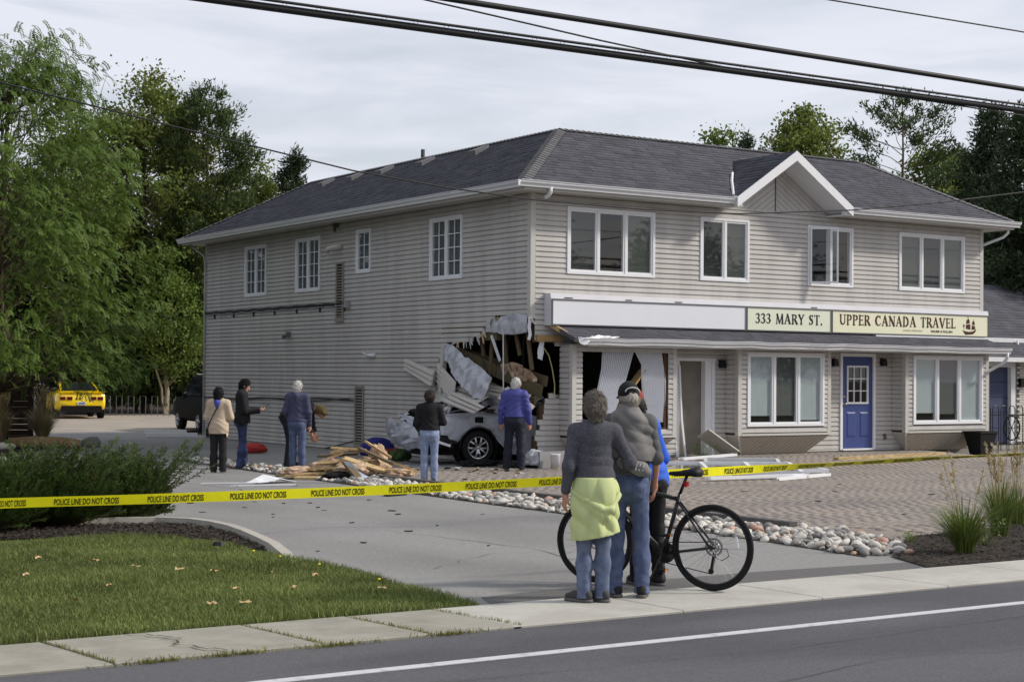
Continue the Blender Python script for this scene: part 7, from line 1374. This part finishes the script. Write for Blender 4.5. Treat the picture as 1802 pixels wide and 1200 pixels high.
# ================================================================ OVERHEAD CABLES
M_cab = mat('cable_black', (34, 35, 38), .6)
def cable(label, pts, r, wraps=False):
    b = MB(); b.tube(pts, r, 8); o = b.build('overhead_cable', M_cab, None, True); tag(o, label, 'cable', 'cables strung along the street')
    if wraps:
        w2 = MB(); i = 0; x = pts[0][0]
        while x < pts[-1][0]: w2.torus((x, pts[0][1], pts[0][2]+(x-pts[0][0])/(pts[-1][0]-pts[0][0])*(pts[-1][2]-pts[0][2])), (1, .0, .35), r*1.02, .0025, 10, 4); x += .33
        lw_ = w2.build('lashing_wire', mat('wire_grey', (150, 150, 156), .4), o); lw_['kind'] = 'stuff'
cable('thick lashed lowest cable bundle crossing above the roof', [(-45, -13, 4.90), (-12.0, -13, 4.94), (-1.6, -13, 4.99), (40, -13, 5.1)], .036, True); cable('thin strand riding just over the lashed bundle', [(-45, -13.05, 4.98), (-12.0, -13.05, 4.99), (-1.6, -13.05, 5.045), (40, -13.05, 5.16)], .014)
cable('upper thick cable above the lashed bundle', [(-45, -13, 5.26), (-9.6, -13, 5.26), (-1.6, -13, 5.25), (40, -13, 5.3)], .030); cable('thin cable slanting down to meet the lashed bundle', [(-25, -13, 5.95), (-9.97, -13, 5.22), (-7.9, -13, 5.08), (-5.9, -13, 4.97), (-1.6, -13, 4.93), (30, -13, 4.9)], .009); cable('thin highest cable above all the other street cables', [(-30, -13, 5.75), (-4.85, -13, 5.9), (-1.6, -13, 5.94), (40, -13, 6.4)], .009)
cable('slack service cable sagging in front of the upper windows', [(-30, -6, 8.5), (-20, -6, 6.6), (-12.52, -6.0, 5.4), (-11.84, -6.0, 5.28), (-9.65, -6.0, 4.95), (-7.01, -6.0, 4.57), (-5.5, -6, 4.44), (-3.98, -6.0, 4.365), (-1.96, -6.0, 4.35), (0.01, -6.0, 4.40), (2.56, -6.0, 4.62), (4.8, -6.0, 4.9), (6.96, -6.0, 5.23), (8.56, -6.0, 5.54), (25, -6, 9)], .011)
# ================================================================ PARKED VEHICLES
def car(name, label, loc, rz, st, paint, wheels, wr_=.34, glass=(), extra=None, rim=None):
    """st: stations (x, half width, z bottom, z shoulder, half width of roof, z top); +x forward, local"""
    t = thing(name, label, 'car', loc, rz); prof = []
    for (x, w_, zb, zs, wt_, zt) in st:
        h = [(0, zb), (w_*.8, zb), (w_*.97, zb+.08), (w_, zb+.22), (w_, (zb+zs)/2+.06), (w_*.985, zs-.06), (w_*.95, zs), (wt_*1.02+.02, zs+(zt-zs)*.5 if zt-zs > .1 else zs+(zt-zs)*.4), (wt_, zt-.05*min(1, (zt-zs)*3)), (wt_*.8, zt-.006), (0, zt)]
        prof.append([(x, y, z) for y, z in h]+[(x, -y, z) for y, z in h[-2:0:-1]])
    n = len(prof[0]); b = MB(); V = [p for r_ in prof for p in r_]; F = [(i*n+k, i*n+(k+1) % n, (i+1)*n+(k+1) % n, (i+1)*n+k) for i in range(len(prof)-1) for k in range(n)]+[tuple(range(n)), tuple((len(prof)-1)*n+k for k in range(n-1, -1, -1))]
    b.add(V, F); o = b.build('body', paint, t, True, False, 42); flipfix(o.data); o.data.set_sharp_from_angle(angle=R(42))
    for (x, y) in wheels:
        s = 1 if y > 0 else -1; q = MB(); q.lathe((x, y-s*.12, wr_), (0, s, 0), [(0, .0), (wr_+.06, .0), (wr_+.06, .135), (wr_*.9, .136)], 24); q.build('wheel_well', M_cavity, t, False, False); wheel(t, (x, y-s*.06, wr_), (0, s, 0), wr_, .23, 5, False, rim, False)
    for nm, P, m in glass:
        q = MB(); q.add(P, [tuple(range(len(P)))]); g = q.build(nm, m, t, False, False); md = g.modifiers.new('thickness', 'SOLIDIFY'); md.thickness = .012; md.offset = 0
    if extra: extra(t)
    return t
M_yel = mat('yellow_paint', (240, 204, 12), .25, .03, 3, spec=.5, coat=.7); M_cglass = mat('car_glass', (30, 34, 38), .05, spec=.8); M_blk = mat('black_paint', (8, 9, 8), .6, .05, 3, spec=.04, coat=0)
ys = [(-2.35, .80, .42, .78, .70, .84), (-2.25, .90, .34, .90, .74, .985), (-1.95, .94, .28, .96, .74, 1.03), (-1.55, .96, .26, .97, .72, 1.06), (-1.1, .96, .24, .96, .66, 1.20), (-.55, .95, .22, .95, .60, 1.34), (.05, .94, .22, .94, .60, 1.375), (.5, .94, .22, .93, .62, 1.30), (1.05, .94, .22, .92, .68, 1.02), (1.5, .95, .22, .90, .72, .95), (2.1, .93, .24, .82, .70, .87), (2.42, .80, .30, .66, .6, .70)]
def yel(t):
    for y in (-.70, -.44, .44, .70): q = MB(); q.box(-2.375, -2.26, y-.10, y+.10, .72, .84); q.build('tail_light', mat('tail_red', (96, 18, 18), .25), t, False, False)
    q = MB(); q.box(-2.372, -2.3, -.16, .16, .53, .65); q.build('number_plate', mat('plate_white', (206, 212, 228), .5), t, False, False); q = MB(); q.box(-2.376, -2.37, -.11, .11, .56, .62); q.build('plate_print', mat('plate_blue', (84, 100, 160), .5), t, False, False)
    q = MB(); q.prism([(-2.40, -.74, .50), (-2.40, .74, .50), (-2.33, .80, .24), (-2.33, -.80, .24)], (.25, 0, 0)); o = q.build('diffuser', M_dark, t, False, False); flipfix(o.data); q = MB(); q.beam((-2.30, -.86, 1.03), (-2.30, .86, 1.03), .12, .025); q.build('spoiler', M_yel, t, False, False); q = MB(); q.prism([(-2.372, -.06, .78), (-2.372, .0, .80), (-2.372, .06, .78), (-2.372, 0, .76)], (.02, 0, 0)); o = q.build('badge', M_dark, t, False, False); flipfix(o.data)
    for s in (-1, 1): q = MB(); q.beam((-1.72, s*.70, 1.07), (-.62, s*.62, 1.36), .05, .04); q.build('pillar_trim', M_yel, t, False, False)
car('yellow_coupe', 'bright yellow sports coupe parked with its rear towards the driveway', (3.25, 37.1, 0), R(79), ys, M_yel, [(-1.42, .90), (-1.42, -.90), (1.38, .90), (1.38, -.90)], .35, [('rear_window', [(-1.62, -.66, 1.085), (-1.62, .66, 1.085), (-.66, .54, 1.365), (-.66, -.54, 1.365)], M_cglass)]+[('side_window', [(-1.0, s*.82, .99), (.8, s*.82, .99), (.2, s*.655, 1.30), (-.5, s*.655, 1.29)], M_cglass) for s in (-1, 1)], yel, M_dark)
ss = [(-2.3, .80, .45, .95, .7, 1.5), (-2.2, .90, .36, 1.02, .70, 1.62), (-1.6, .93, .30, 1.05, .68, 1.70), (-.6, .93, .28, 1.05, .68, 1.73), (.3, .93, .28, 1.04, .68, 1.70), (.75, .93, .28, 1.03, .70, 1.50), (1.15, .93, .28, 1.02, .76, 1.10), (1.6, .93, .30, .98, .76, 1.04), (2.1, .90, .34, .90, .74, .98), (2.3, .80, .42, .78, .66, .82)]
def suv(t):
    for s in (-1, 1):
        q = MB(); q.obox((.82, s*1.02, 1.10), (.05, 0, 0), (0, .09, 0), (0, 0, .07)); q.build('mirror', M_blk, t, False, False); q = MB(); q.prism([(2.14, s*.55, .80), (2.05, s*.90, .82), (2.0, s*.90, .92), (2.12, s*.55, .92)], (.05, 0, 0)); o = q.build('headlight', mat('lamp_clear', (190, 194, 198), .15), t, False, False); flipfix(o.data)
    for s in (-1, 1): q = MB(); q.tube([(-1.8, s*.62, 1.73), (.1, s*.62, 1.74)], .018, 6); q.build('roof_rail', M_gut, t, False, False)
car('black_suv', 'black sport utility vehicle half hidden behind the building corner', (2.64, 21.4, 0), R(81), ss, M_blk, [(-1.35, .86), (-1.35, -.86), (1.38, .86), (1.38, -.86)], .37, [('windscreen', [(1.10, -.76, 1.08), (1.10, .76, 1.08), (.36, .62, 1.66), (.36, -.62, 1.66)], M_cglass)]+[('side_window', [(.85, s*.90, 1.06), (-1.7, s*.90, 1.08), (-1.6, s*.70, 1.60), (.30, s*.71, 1.60)], M_cglass) for s in (-1, 1)], suv)
# bicycle rack and boards in the rear yard
rk = thing('bicycle_rack', 'thin grey bicycle rack in the shade behind the rear yard', 'rack', (6.3, 38.8, 0)); 
for i in range(8): b = MB(); x = 4.9+i*.42; y = 39.7-i*.24; b.tube([(x, y, 0), (x, y, .8), (x+.2, y-.12, .8), (x+.2, y-.12, 0)], .018, 5); b.build('hoop', mat('rack_grey', (104, 104, 104), .5), rk)
b = MB(); b.tube([(4.8, 39.75, .06), (8.1, 37.85, .06)], .02, 5); b.build('base_rail', MATS['rack_grey'], rk)
for i, (p, q, lb) in enumerate((((-1.35, 16.9, .06), (-.05, 16.4, .06), 'white board lying at the rear corner of the building'), ((-.5, 19.3, .06), (.6, 18.8, .06), 'white board lying by the black vehicle'))): b = MB(); b.beam(p, q, .14, .11); tag(b.build('white_board', M_white), lb, 'board')
b = MB(); b.beam((-.85, 17.6, .05), (-.05, 17.3, .05), .2, .1); tag(b.build('beige_board', mat('beige_board', (196, 186, 156), .7)), 'beige board lying between the two white boards', 'board')
# wooden screen and log on the left
scn = thing('wooden_screen', 'dark brown slatted wooden screen under the honey locust', 'fence', (-5.4, 16.0, 0)); M_scr = mat('dark_timber', (58, 46, 38), .9, .2, 8)
for i in range(13): b = MB(); b.beam((-7.2, 16.6, .08+i*.145), (-4.98, 15.12, .08+i*.145), .03, .138); b.build('slat', M_scr, scn)
for x, y in ((-7.15, 16.6), (-6.1, 15.9), (-5.02, 15.2)): b = MB(); b.box(x-.05, x+.05, y-.0, y+.1, 0, 2.15); b.build('post', M_scr, scn)
lg = MB(); lg.tube([(-6.6, 11.6, .13), (-6.1, 11.35, .15), (-5.55, 11.1, .14), (-5.15, 10.95, .12)], [.12, .14, .13, .09], 9); tag(lg.build('driftwood_log', mat('log_pale', (176, 146, 112), .9, .25, 8, bump=.6, bscale=20, stretch=(1, 6, 6)), None, True), 'pale driftwood log lying in front of the tan grasses', 'log')
for i, (x, y, s) in enumerate(((-6.9, 10.9, .2), (-4.7, 11.6, .22), (-4.5, 13.0, .18))): o = bpy.data.objects.new('boulder', SM[(1, 5, 1)[i]]); COL.objects.link(o); o.location = (x, y, s*.4); o.scale = (s*1.4, s*1.2, s); tag(o, ('grey boulder beside the log end', 'grey boulder between log and driveway', 'grey boulder by the tan grass clump')[i], 'boulder')
# ================================================================ NEIGHBOURING HOUSE, FENCE
nb = thing('neighbour_house', 'low pale brick bungalow with grey roof and blue garage door', 'building', (21, 8, 0)); NY = 4.0; M_brick = mat('pale_brick', (196, 192, 184), .85, .1, 10)
b = MB(); b.box(15.2, 16.9, NY+.05, NY+.2, 0, 2.5); b.box(18.7, 27, NY+.05, NY+.2, 0, 2.5); b.box(16.9, 18.7, NY+.05, NY+.2, 2.12, 2.5); b.box(15.2, 27, NY+.2, 13, 0, 2.4); b.build('wall', mat('mortar', (150, 148, 142), .9), nb)
bm_ = MB(); bm_.box(0, .205, -.0, .05, 0, .062); bme = bm_.mesh('brick', M_brick); cnt = 0
for j in range(34):
    for i in range(8):
        x = 18.9+i*.215+(j % 2)*.107; o = bpy.data.objects.new('brick', bme); COL.objects.link(o); o.location = (x, NY+.0, .05+j*.072); w0 = bpy.data.objects['wall.004'] if 'wall.004' in bpy.data.objects else nb; o.parent = w0; cnt += 1
M_gd = mat('garage_blue', (60, 68, 96), .6, .05, 3)
for k in range(5): b = MB(); b.box(17.0, 18.6, NY+.08, NY+.12, .02+k*.42, .02+k*.42+.41); b.build('garage_panel', M_gd, nb)
b = MB(); b.box(18.6, 18.78, NY-.04, NY+.1, 0, 2.26); b.box(16.8, 16.98, NY-.04, NY+.1, 0, 2.26); b.box(16.98, 18.6, NY-.04, NY+.1, 2.10, 2.26); b.build('garage_trim', M_gut, nb)
slope('roof', (14.6, NY-.5, 2.36), (27.5, NY-.5, 2.36), (26.5, NY+1.1, 3.05), (15.6, NY+1.1, 3.05), nb, rowh=.2); slope('roof', (15.4, NY+.6, 2.92), (27.5, NY+.6, 2.92), (25.5, NY+4.2, 4.7), (19.0, NY+4.2, 4.7), nb, rowh=.2); slope('roof', (15.4, 12.5, 2.92), (15.4, NY+.6, 2.92), (19.0, NY+4.2, 4.7), (19.0, 8.6, 4.7), nb, rowh=.2)
b = MB(); b.box(14.6, 27.5, NY-.62, NY-.50, 2.24, 2.36); b.build('gutter', M_gut, nb); b = MB(); b.box(15.4, 27.5, NY+.48, NY+.60, 2.80, 2.92); b.build('gutter', M_gut, nb); b = MB(); b.box(15.35, 15.45, NY+.6, 12.5, 2.8, 2.92); b.build('fascia', M_gut, nb)
b = MB(); b.tube([(19.4, NY+.42, 2.86), (19.42, NY+.4, 2.7), (19.7, NY+.2, 2.5), (20.0, NY-.1, 2.3)], .04, 8); b.build('downspout', M_gut, nb, True); b = MB(); b.box(18.95, 19.08, NY-.1, NY, 1.55, 1.8); b.build('wall_lamp', M_black, nb)
fonttext('3', .22, M_black, 'house_number', nb, lambda u, v: (18.86+u, NY-.012, 1.32+v))
b = MB(); b.tube([(18.2, 5.2, 2.7), (18.2, 5.2, 4.35)], .03, 8); b.tube([(18.2, 5.2, 4.35), (18.2, 5.2, 4.75)], .05, 8); b.build('antenna_pole', mat('pole_grey', (176, 178, 184), .4, metal=.4), nb, True)
b = MB(); b.tube([(15.18, .42, 0), (15.2, .4, 2.2)], .0, 4) if False else None
fn = thing('iron_fence', 'black iron fence with arched tops beside the neighbouring garage', 'fence', (15.8, 1.2, 0))
for i in range(13):
    x = 14.3+i*.30; b = MB(); b.tube([(x, 1.2, 0), (x, 1.2, 1.0)]+[(x+.11-.11*math.cos(a), 1.2, 1.0+.11*math.sin(a)) for a in [math.pi*k/8 for k in range(1, 8)]]+[(x+.22, 1.2, 1.0), (x+.22, 1.2, 0)], .012, 6); b.build('arched_bar', M_black, fn)
for z in (.15, .88): b = MB(); b.beam((14.2, 1.2, z), (18.2, 1.2, z), .02, .03); b.build('rail', M_black, fn)
b = MB(); b.torus((15.35, 1.24, .55), (0, 1, 0), .3, .02, 24, 6)
for k in range(6): b.tube([(15.35, 1.24, .55), (15.35+.3*math.cos(k*1.047), 1.24, .55+.3*math.sin(k*1.047))], .01, 5)
b.build('wheel_ornament', M_black, fn); b = MB(); b.box(12.93, 13.05, -.02, .1, 0, 1.95); tag(b.build('fence_post', M_woodd), 'brown wooden post at the shop corner by the iron fence', 'post')
pn = thing('planter', 'tall black tapered planter under the bay window by the iron fence', 'planter', (11.85, -.72, 0))
b = MB(); b.add([(11.72-.0, -.90, 0), (12.05, -.90, 0), (12.05, -.60, 0), (11.72, -.60, 0), (11.60, -1.0, .56), (12.17, -1.0, .56), (12.17, -.50, .56), (11.60, -.50, .56)], [(3, 2, 1, 0), (0, 1, 5, 4), (1, 2, 6, 5), (2, 3, 7, 6), (3, 0, 4, 7)]); b.build('pot', mat('black_pot', (20, 20, 21), .6), pn); b = MB(); b.box(11.58, 12.19, -1.02, -.98, .54, .58); b.box(11.58, 12.19, -.52, -.48, .54, .58); b.box(11.58, 11.62, -.98, -.52, .541, .581); b.box(12.15, 12.19, -.98, -.52, .541, .581); b.build('rim', MATS['black_pot'], pn); b = MB(); b.add([(11.62, -.98, .53), (12.15, -.98, .53), (12.15, -.52, .53), (11.62, -.52, .53)], [(0, 1, 2, 3)]); b.build('potting_soil', M_soil, pn)
b = MB(); b.beam((6.5, -1.62, .075), (10.1, -1.25, .10), .14, .12); tag(b.build('timber_beam', M_wood), 'pale timber beam lying along the paved step by the blue door', 'beam')
# ================================================================ DEBRIS
def board(label, p, q, w_, h_, m, tw=0, group=None, name='broken_board'):
    p, q = Vector(p), Vector(q); b = MB(); d = (q-p).normalized(); sd = d.cross(Vector((0, 0, 1))).normalized(); u = sd.cross(d); sd2 = sd*math.cos(tw)+u*math.sin(tw); u2 = -sd*math.sin(tw)+u*math.cos(tw); N = 5; P = []
    for e in (0, 1):
        c = p if e == 0 else q
        for k in range(N): j = random.uniform(-.12, .02)*(1 if e else -1); P.append(c+sd2*w_*(k/(N-1)-.5)+d*j+u2*h_/2)
        for k in range(N): P.append(P[-N]-u2*h_)
    n = 2*N; F = [(k, k+1, n+k+1, n+k) for k in range(N-1)]+[(N+k+1, N+k, n+N+k, n+N+k+1) for k in range(N-1)]+[(0, N, N+1, 1), (1, N+1, N+2, 2), (2, N+2, N+3, 3), (3, N+3, N+4, 4), (n, n+1, n+N+1, n+N), (n+1, n+2, n+N+2, n+N+1), (n+2, n+3, n+N+3, n+N+2), (n+3, n+4, n+N+4, n+N+3), (0, n, n+N, N), (N-1, 2*N-1, n+2*N-1, n+N-1)]
    b.add(P, F); o = b.build(name, m); flipfix(o.data); tag(o, label, 'board', group)
GP = 'broken boards in the debris pile'
def lp(a, s, z): return Vector((-4.55, -1.35, z))+rt*a+Vector((fw.x, fw.y, 0)).normalized()*s   # pile axes: along the tape, away from the street
for i, (a0, s0, z0, a1, s1, z1, w_, m, lb) in enumerate([(-1.15, -.45, .06, -.35, -.30, .12, .20, M_wood, 'short wide pale board at the end of the pile by the navy hoodie'), (-.55, -.15, .24, .45, -.05, .30, .16, M_wood, 'pale board lying level across the middle of the pile'), (-.35, .1, .50, .25, .15, .46, .14, M_wood, 'splintered board on the top of the pile'), (.1, .0, .52, .75, -.15, .24, .18, M_woodd, 'brown weathered board slanting down the pile'), (.2, .25, .62, .68, .1, .34, .03, M_wood, 'thin pale stick poking from the pile'), (-.05, -.50, .30, .22, -.80, .03, .14, M_woodd, 'board leaning down towards the tape'), (.3, -.1, .16, 1.05, .0, .12, .13, M_wood, 'board at the end of the pile by the woman in black'), (-1.25, -.25, .05, -.5, -.1, .14, .12, M_woodd, 'brown board under the short wide board'), (-.6, .25, .35, .1, .3, .40, .12, M_woodd, 'board buried at the back of the pile'), (-.9, -.55, .03, .3, -.5, .04, .10, M_wood, 'board flat on the stones under the pile'), (.5, .2, .32, 1.1, .15, .12, .1, M_wood, 'narrow board across the back of the pile'), (-.4, 0, .42, .0, -.1, .50, .08, M_wood, 'short splinter near the pile top'), (-.75, -.3, .16, .15, -.42, .22, .15, M_wood, 'wide pale board along the tape side of the pile'), (-.15, -.2, .36, .6, -.3, .14, .13, M_wood, 'pale board tilted off the pile towards the woman in black'), (-.7, .0, .22, -.1, .1, .44, .12, M_wood, 'pale board propped up the near slope of the pile')]): board(lb, lp(a0, s0, z0), lp(a1, s1, z1), w_, .04, m, random.uniform(-.4, .4), GP)
def lump(name, label, c, r_, m, amp=.25, seed=0, cat='debris', freq=5, group=None):
    b = bmesh.new(); bmesh.ops.create_icosphere(b, subdivisions=4, radius=1); me = bpy.data.meshes.new(name)
    for v in b.verts: n = v.co.copy(); k = 1+amp*(vnoise(n*freq*.5, 1, seed)*.6+ridge(n*freq, .9, seed+3)*.4); v.co = Vector((n.x*r_[0]*k, n.y*r_[1]*k, max(-.6*r_[2], n.z*r_[2]*k)))
    b.to_mesh(me); b.free(); me.materials.append(m); me.polygons.foreach_set('use_smooth', [True]*len(me.polygons)); o = link(me, name); o.location = c; return tag(o, label, cat, group)
for i, (a, s, z, r_, lb) in enumerate([(-.35, .05, .16, (.34, .22, .15), 'pink insulation heap in the middle of the pile'), (.35, .1, .18, (.30, .22, .16), 'pink insulation bulging under the brown board'), (.42, .35, .30, (.15, .13, .25), 'upright tuft of insulation beside the blue bag'), (.8, .05, .08, (.26, .18, .08), 'low insulation at the end of the pile by the woman in black'), (-.85, -.2, .10, (.36, .2, .10), 'low insulation under the short boards'), (.1, -.25, .14, (.4, .2, .13), 'insulation spilling towards the tape')]): p = lp(a, s, z); lump('insulation', lb, p, r_, M_ins, .35, 70+i, 'insulation', 6)
lump('dark_scrap', 'black torn scrap at the foot of the pile', lp(-.1, -.5, .06), (.34, .16, .08), M_cavity, .4, 81); p = lp(.05, -.62, 0)
o = patch('torn_sheet', [[p+Vector((-.10, .05, .32)), p+Vector((.0, -.02, .30))], [p+Vector((-.02, .0, .16)), p+Vector((.12, -.06, .15))], [p+Vector((.12, -.12, .03)), p+Vector((.32, -.18, .03))], [p+Vector((.45, -.32, .02)), p+Vector((.62, -.35, .02))]], 18, 6, .02, mat('sheet_bluewhite', (190, 198, 214), .6), None, None, .006, 7, 83); tag(o, 'torn white and blue sheet curling off the pile', 'sheet')
lump('blue_bag', 'dark blue bag lying against the side wall', (-.75, 4.75, .18), (.40, .24, .24), mat('bag_blue', (34, 38, 110), .7, .1, 10), .15, 91, 'bag', 3); lump('red_bag', 'dark red cloth bundle beside the blue bag', (-.72, 4.05, .09), (.36, .2, .12), mat('bag_red', (104, 40, 38), .8, .2, 10), .3, 92, 'bag'); lump('red_bundle', 'red bundle on the asphalt behind the man with the phone', (-2.5, 7.25, .10), (.34, .2, .13), mat('bundle_red', (156, 48, 42), .7, .1, 10), .2, 93, 'bag', 3); lump('green_bundle', 'dark bundle with green cloth near the car tail', (-1.1, 3.1, .1), (.22, .16, .14), mat('bundle_green', (62, 84, 48), .9, .4, 14), .3, 94, 'bag')
lump('black_part', 'black plastic car part under the wrecked wheel', (-.62, .85, .05), (.42, .2, .07), M_dark, .5, 95, 'car part', 8); lump('black_part', 'torn black plastic piece beside the feet of the man in violet', (-.1, .15, .04), (.34, .16, .06), M_dark, .5, 96, 'car part', 8); lump('white_cloth', 'crumpled white cloth beside the paint bucket', (.05, -.15, .16), (.22, .16, .18), M_wrap, .35, 97, 'cloth', 5)
b = MB(); b.lathe((.22, -.55, 0), (0, 0, 1), [(0, 0), (.085, 0), (.095, .26), (.1, .265), (.1, .28), (.09, .28), (.088, .02), (0, .02)], 20); tag(b.build('paint_bucket', M_white, None, True), 'small white bucket standing near the torn siding stub', 'bucket')
b = MB(); b.box(-.0, .75, -.35, -.28, .0, .32); tag(b.build('grey_panel', mat('grey_panel', (150, 150, 150), .6)), 'grey panel propped behind the white bucket', 'panel')
def vframe(label, c, L_, W2, ang, m=M_white, tilt=0, bars=1, name='window_frame'):
    t = thing(name, label, 'window frame', c, ang); z = Vector((0, 0, 1))
    def bar(p, q, nm='frame_bar'): b = MB(); b.beam((p[0], p[1], .035+p[2]), (q[0], q[1], .035+q[2]), .07, .06); b.build(nm, m, t, False, False)
    A, B, C_, D = (-L_/2, -W2/2, 0), (L_/2, -W2/2, 0), (L_/2, W2/2, tilt), (-L_/2, W2/2, tilt); bar(A, B); bar(D, C_); bar(A, D); bar(B, C_)
    for k in range(bars): u = (k+1)/(bars+1)-.5; bar((L_*u, -W2/2, 0), (L_*u, W2/2, tilt), 'mullion')
    b = MB(); b.add([A, B, C_, D], [(0, 1, 2, 3)]); o = b.build('pane', M_glass, t, False, False); o.location = (0, 0, .03)
vframe('large white window frame with mullions lying on the pavers', (2.35, -3.05, .01), 2.5, 1.3, R(-32), M_white, .10, 2); vframe('smaller white window frame lying under the large frame', (3.55, -3.15, .0), 1.5, .9, R(-20), M_white, .02, 1); vframe('white sash lying past the end of the large frame', (3.7, -1.9, gz(3.7, -1.9)+.01), 1.4, .7, R(-38), M_gut, .05, 0)
for i, (p, q, lb) in enumerate((((.4, -4.75, .05), (2.6, -4.9, .06), 'white trim strip across the front of the window frames'), ((1.6, -5.2, .03), (3.4, -4.6, .03), 'thin white strip on the pavers by the window frames'), ((2.7, -1.2, .16), (4.4, -.9, .2), 'white trim strip lying towards the empty doorway'))): board(lb, p, q, .10, .05, M_white, 0, None, 'white_strip')
o = patch('bent_white_panel', [[(.15, -1.25, .03), (.1, -1.6, .02)], [(.6, -1.2, .06), (.7, -1.75, .03)], [(1.05, -.95, .30), (1.25, -1.5, .10)], [(1.4, -.75, .34), (1.7, -1.2, .22)]], 16, 8, .025, M_white, None, None, .02, 5, 101); tag(o, 'bent white vinyl panel on the pavers in front of the torn corner', 'panel')
weed('green plant with orange blooms fallen in the empty doorway', (4.0, -.42), 240, .42, LM['green'], 85); b = MB(); b.beam((4.05, -.32, .62), (4.75, -.45, .17), .03, .36, (.3, -.9, .3)); tag(b.build('fallen_door_panel', mat('panel_grey', (176, 172, 164), .6, .1, 6)), 'pale panel leaning in the empty doorway beside the plant', 'panel')
# broken glass and chips round the wreck
for i in range(60):
    x = random.gauss(-1.6, 1.1); y = random.gauss(-.2, 1.1)
    if x > -.25 and y > -.2: continue
    b = MB(); n = random.randint(3, 5); r_ = random.uniform(.015, .08); P = [(r_*math.cos(6.283*j/n+random.uniform(-.4, .4)), r_*random.uniform(.3, 1)*math.sin(6.283*j/n), 0) for j in range(n)]; b.prism(P, (0, 0, random.uniform(.006, .03))); o = b.build('wreck_scrap', random.choice((M_dark, M_gut, M_wood, M_dark, M_woodd, M_wrap))); flipfix(o.data); o.location = (x, y, .002); o.rotation_euler = (random.gauss(0, .1), random.gauss(0, .1), random.random()*6); tag(o, 'small broken piece lying on the ground beside the wrecked car', 'scrap', 'scraps round the wrecked car')
# small dark bits scattered on the ground
BITS = [(-7.9, -5.8), (-7.79, -6.61), (-7.92, -7.05), (-8.43, -8.8), (-7.38, -8.03), (-9.39, -10.89), (-10.17, -11.4), (-8.36, -10.04), (-8.4, -11.77), (-8.75, -7.29), (-8.64, -6.17), (-7.55, -5.88), (-7.19, -7.54), (-6.95, -2.35), (-6.51, -1.81), (-6.24, -2.7), (-8.92, -7.66), (-6.59, -5.8), (-7.73, -9.6), (-6.43, -8.53), (-6.9, -4.1), (-9.4, -6.6), (-8.1, -4.2), (-7.2, -3.5), (-9.0, -5.2)]
PB = [(2.99, -5.21), (-.67, -6.95), (-1.03, -8.93), (1.51, -8.74), (-1.61, -11.1), (0.6, -7.6), (-2.2, -5.2), (1.9, -6.4), (4.6, -6.2), (-3.1, -4.2), (-2.5, -8.2)]
for k, L_ in enumerate((BITS, PB)):
    for i, (x, y) in enumerate(L_):
        b = MB(); n = random.randint(4, 6); r_ = random.uniform(.015, .07); st_ = random.uniform(.25, .8); P = [(r_*math.cos(6.283*j/n+random.uniform(-.3, .3)), r_*st_*math.sin(6.283*j/n+random.uniform(-.3, .3)), 0) for j in range(n)]; b.prism(P, (0, 0, random.uniform(.003, .010))); o = b.build('debris_scrap', M_dark if random.random() < .8 else M_woodd); flipfix(o.data); o.location = (x, y, .002+(gz(x, y) if k else 0)); o.rotation_euler = (0, 0, random.random()*3); tag(o, 'small dark scrap on the asphalt of the driveway' if k == 0 else 'small dark scrap on the brick pavers', 'scrap', 'scraps on the driveway' if k == 0 else 'scraps on the pavers')
b = MB(); b.beam((-6.05, -5.3, .03), (-5.65, -5.15, .03), .09, .05); kn = b.build('hand_tool', mat('tool_black', (28, 28, 28), .6)); tag(kn, 'black and yellow hand saw lying at the edge of the river stones', 'tool'); b = MB(); b.beam((-6.02, -5.33, .06), (-5.75, -5.22, .06), .05, .03); b.build('yellow_grip', mat('tool_yellow', (236, 186, 24), .5), kn)
o = patch('bent_scrap', [[(-6.7, -1.85, .02), (-6.6, -2.1, .02)], [(-6.35, -1.75, .12), (-6.25, -2.05, .06)], [(-5.95, -1.7, .02), (-5.85, -1.95, .02)]], 10, 5, .03, M_white, None, None, .01, 9, 111); tag(o, 'white torn plastic scrap on the asphalt by the beige jacket woman', 'scrap')
for (p, q) in (((-7.4, -1.7, .015), (-6.5, -2.0, .015)), ((-7.2, -2.4, .015), (-6.2, -2.6, .015))): board('flat grey strip on the asphalt between the shrubs and the debris pile', p, q, .07, .02, M_gut, 0, 'strips by the pile', 'flat_strip')
b = MB(); b.lathe((0, 0, 0), (0, 0, 1), [(0, .04), (.05, .035), (.07, .0), (0, -.01)], 8); o = b.build('black_clod', M_dark); o.location = (-11.05, -11.0, .07); tag(o, 'black clod lying on the lawn near the kerb end', 'debris')
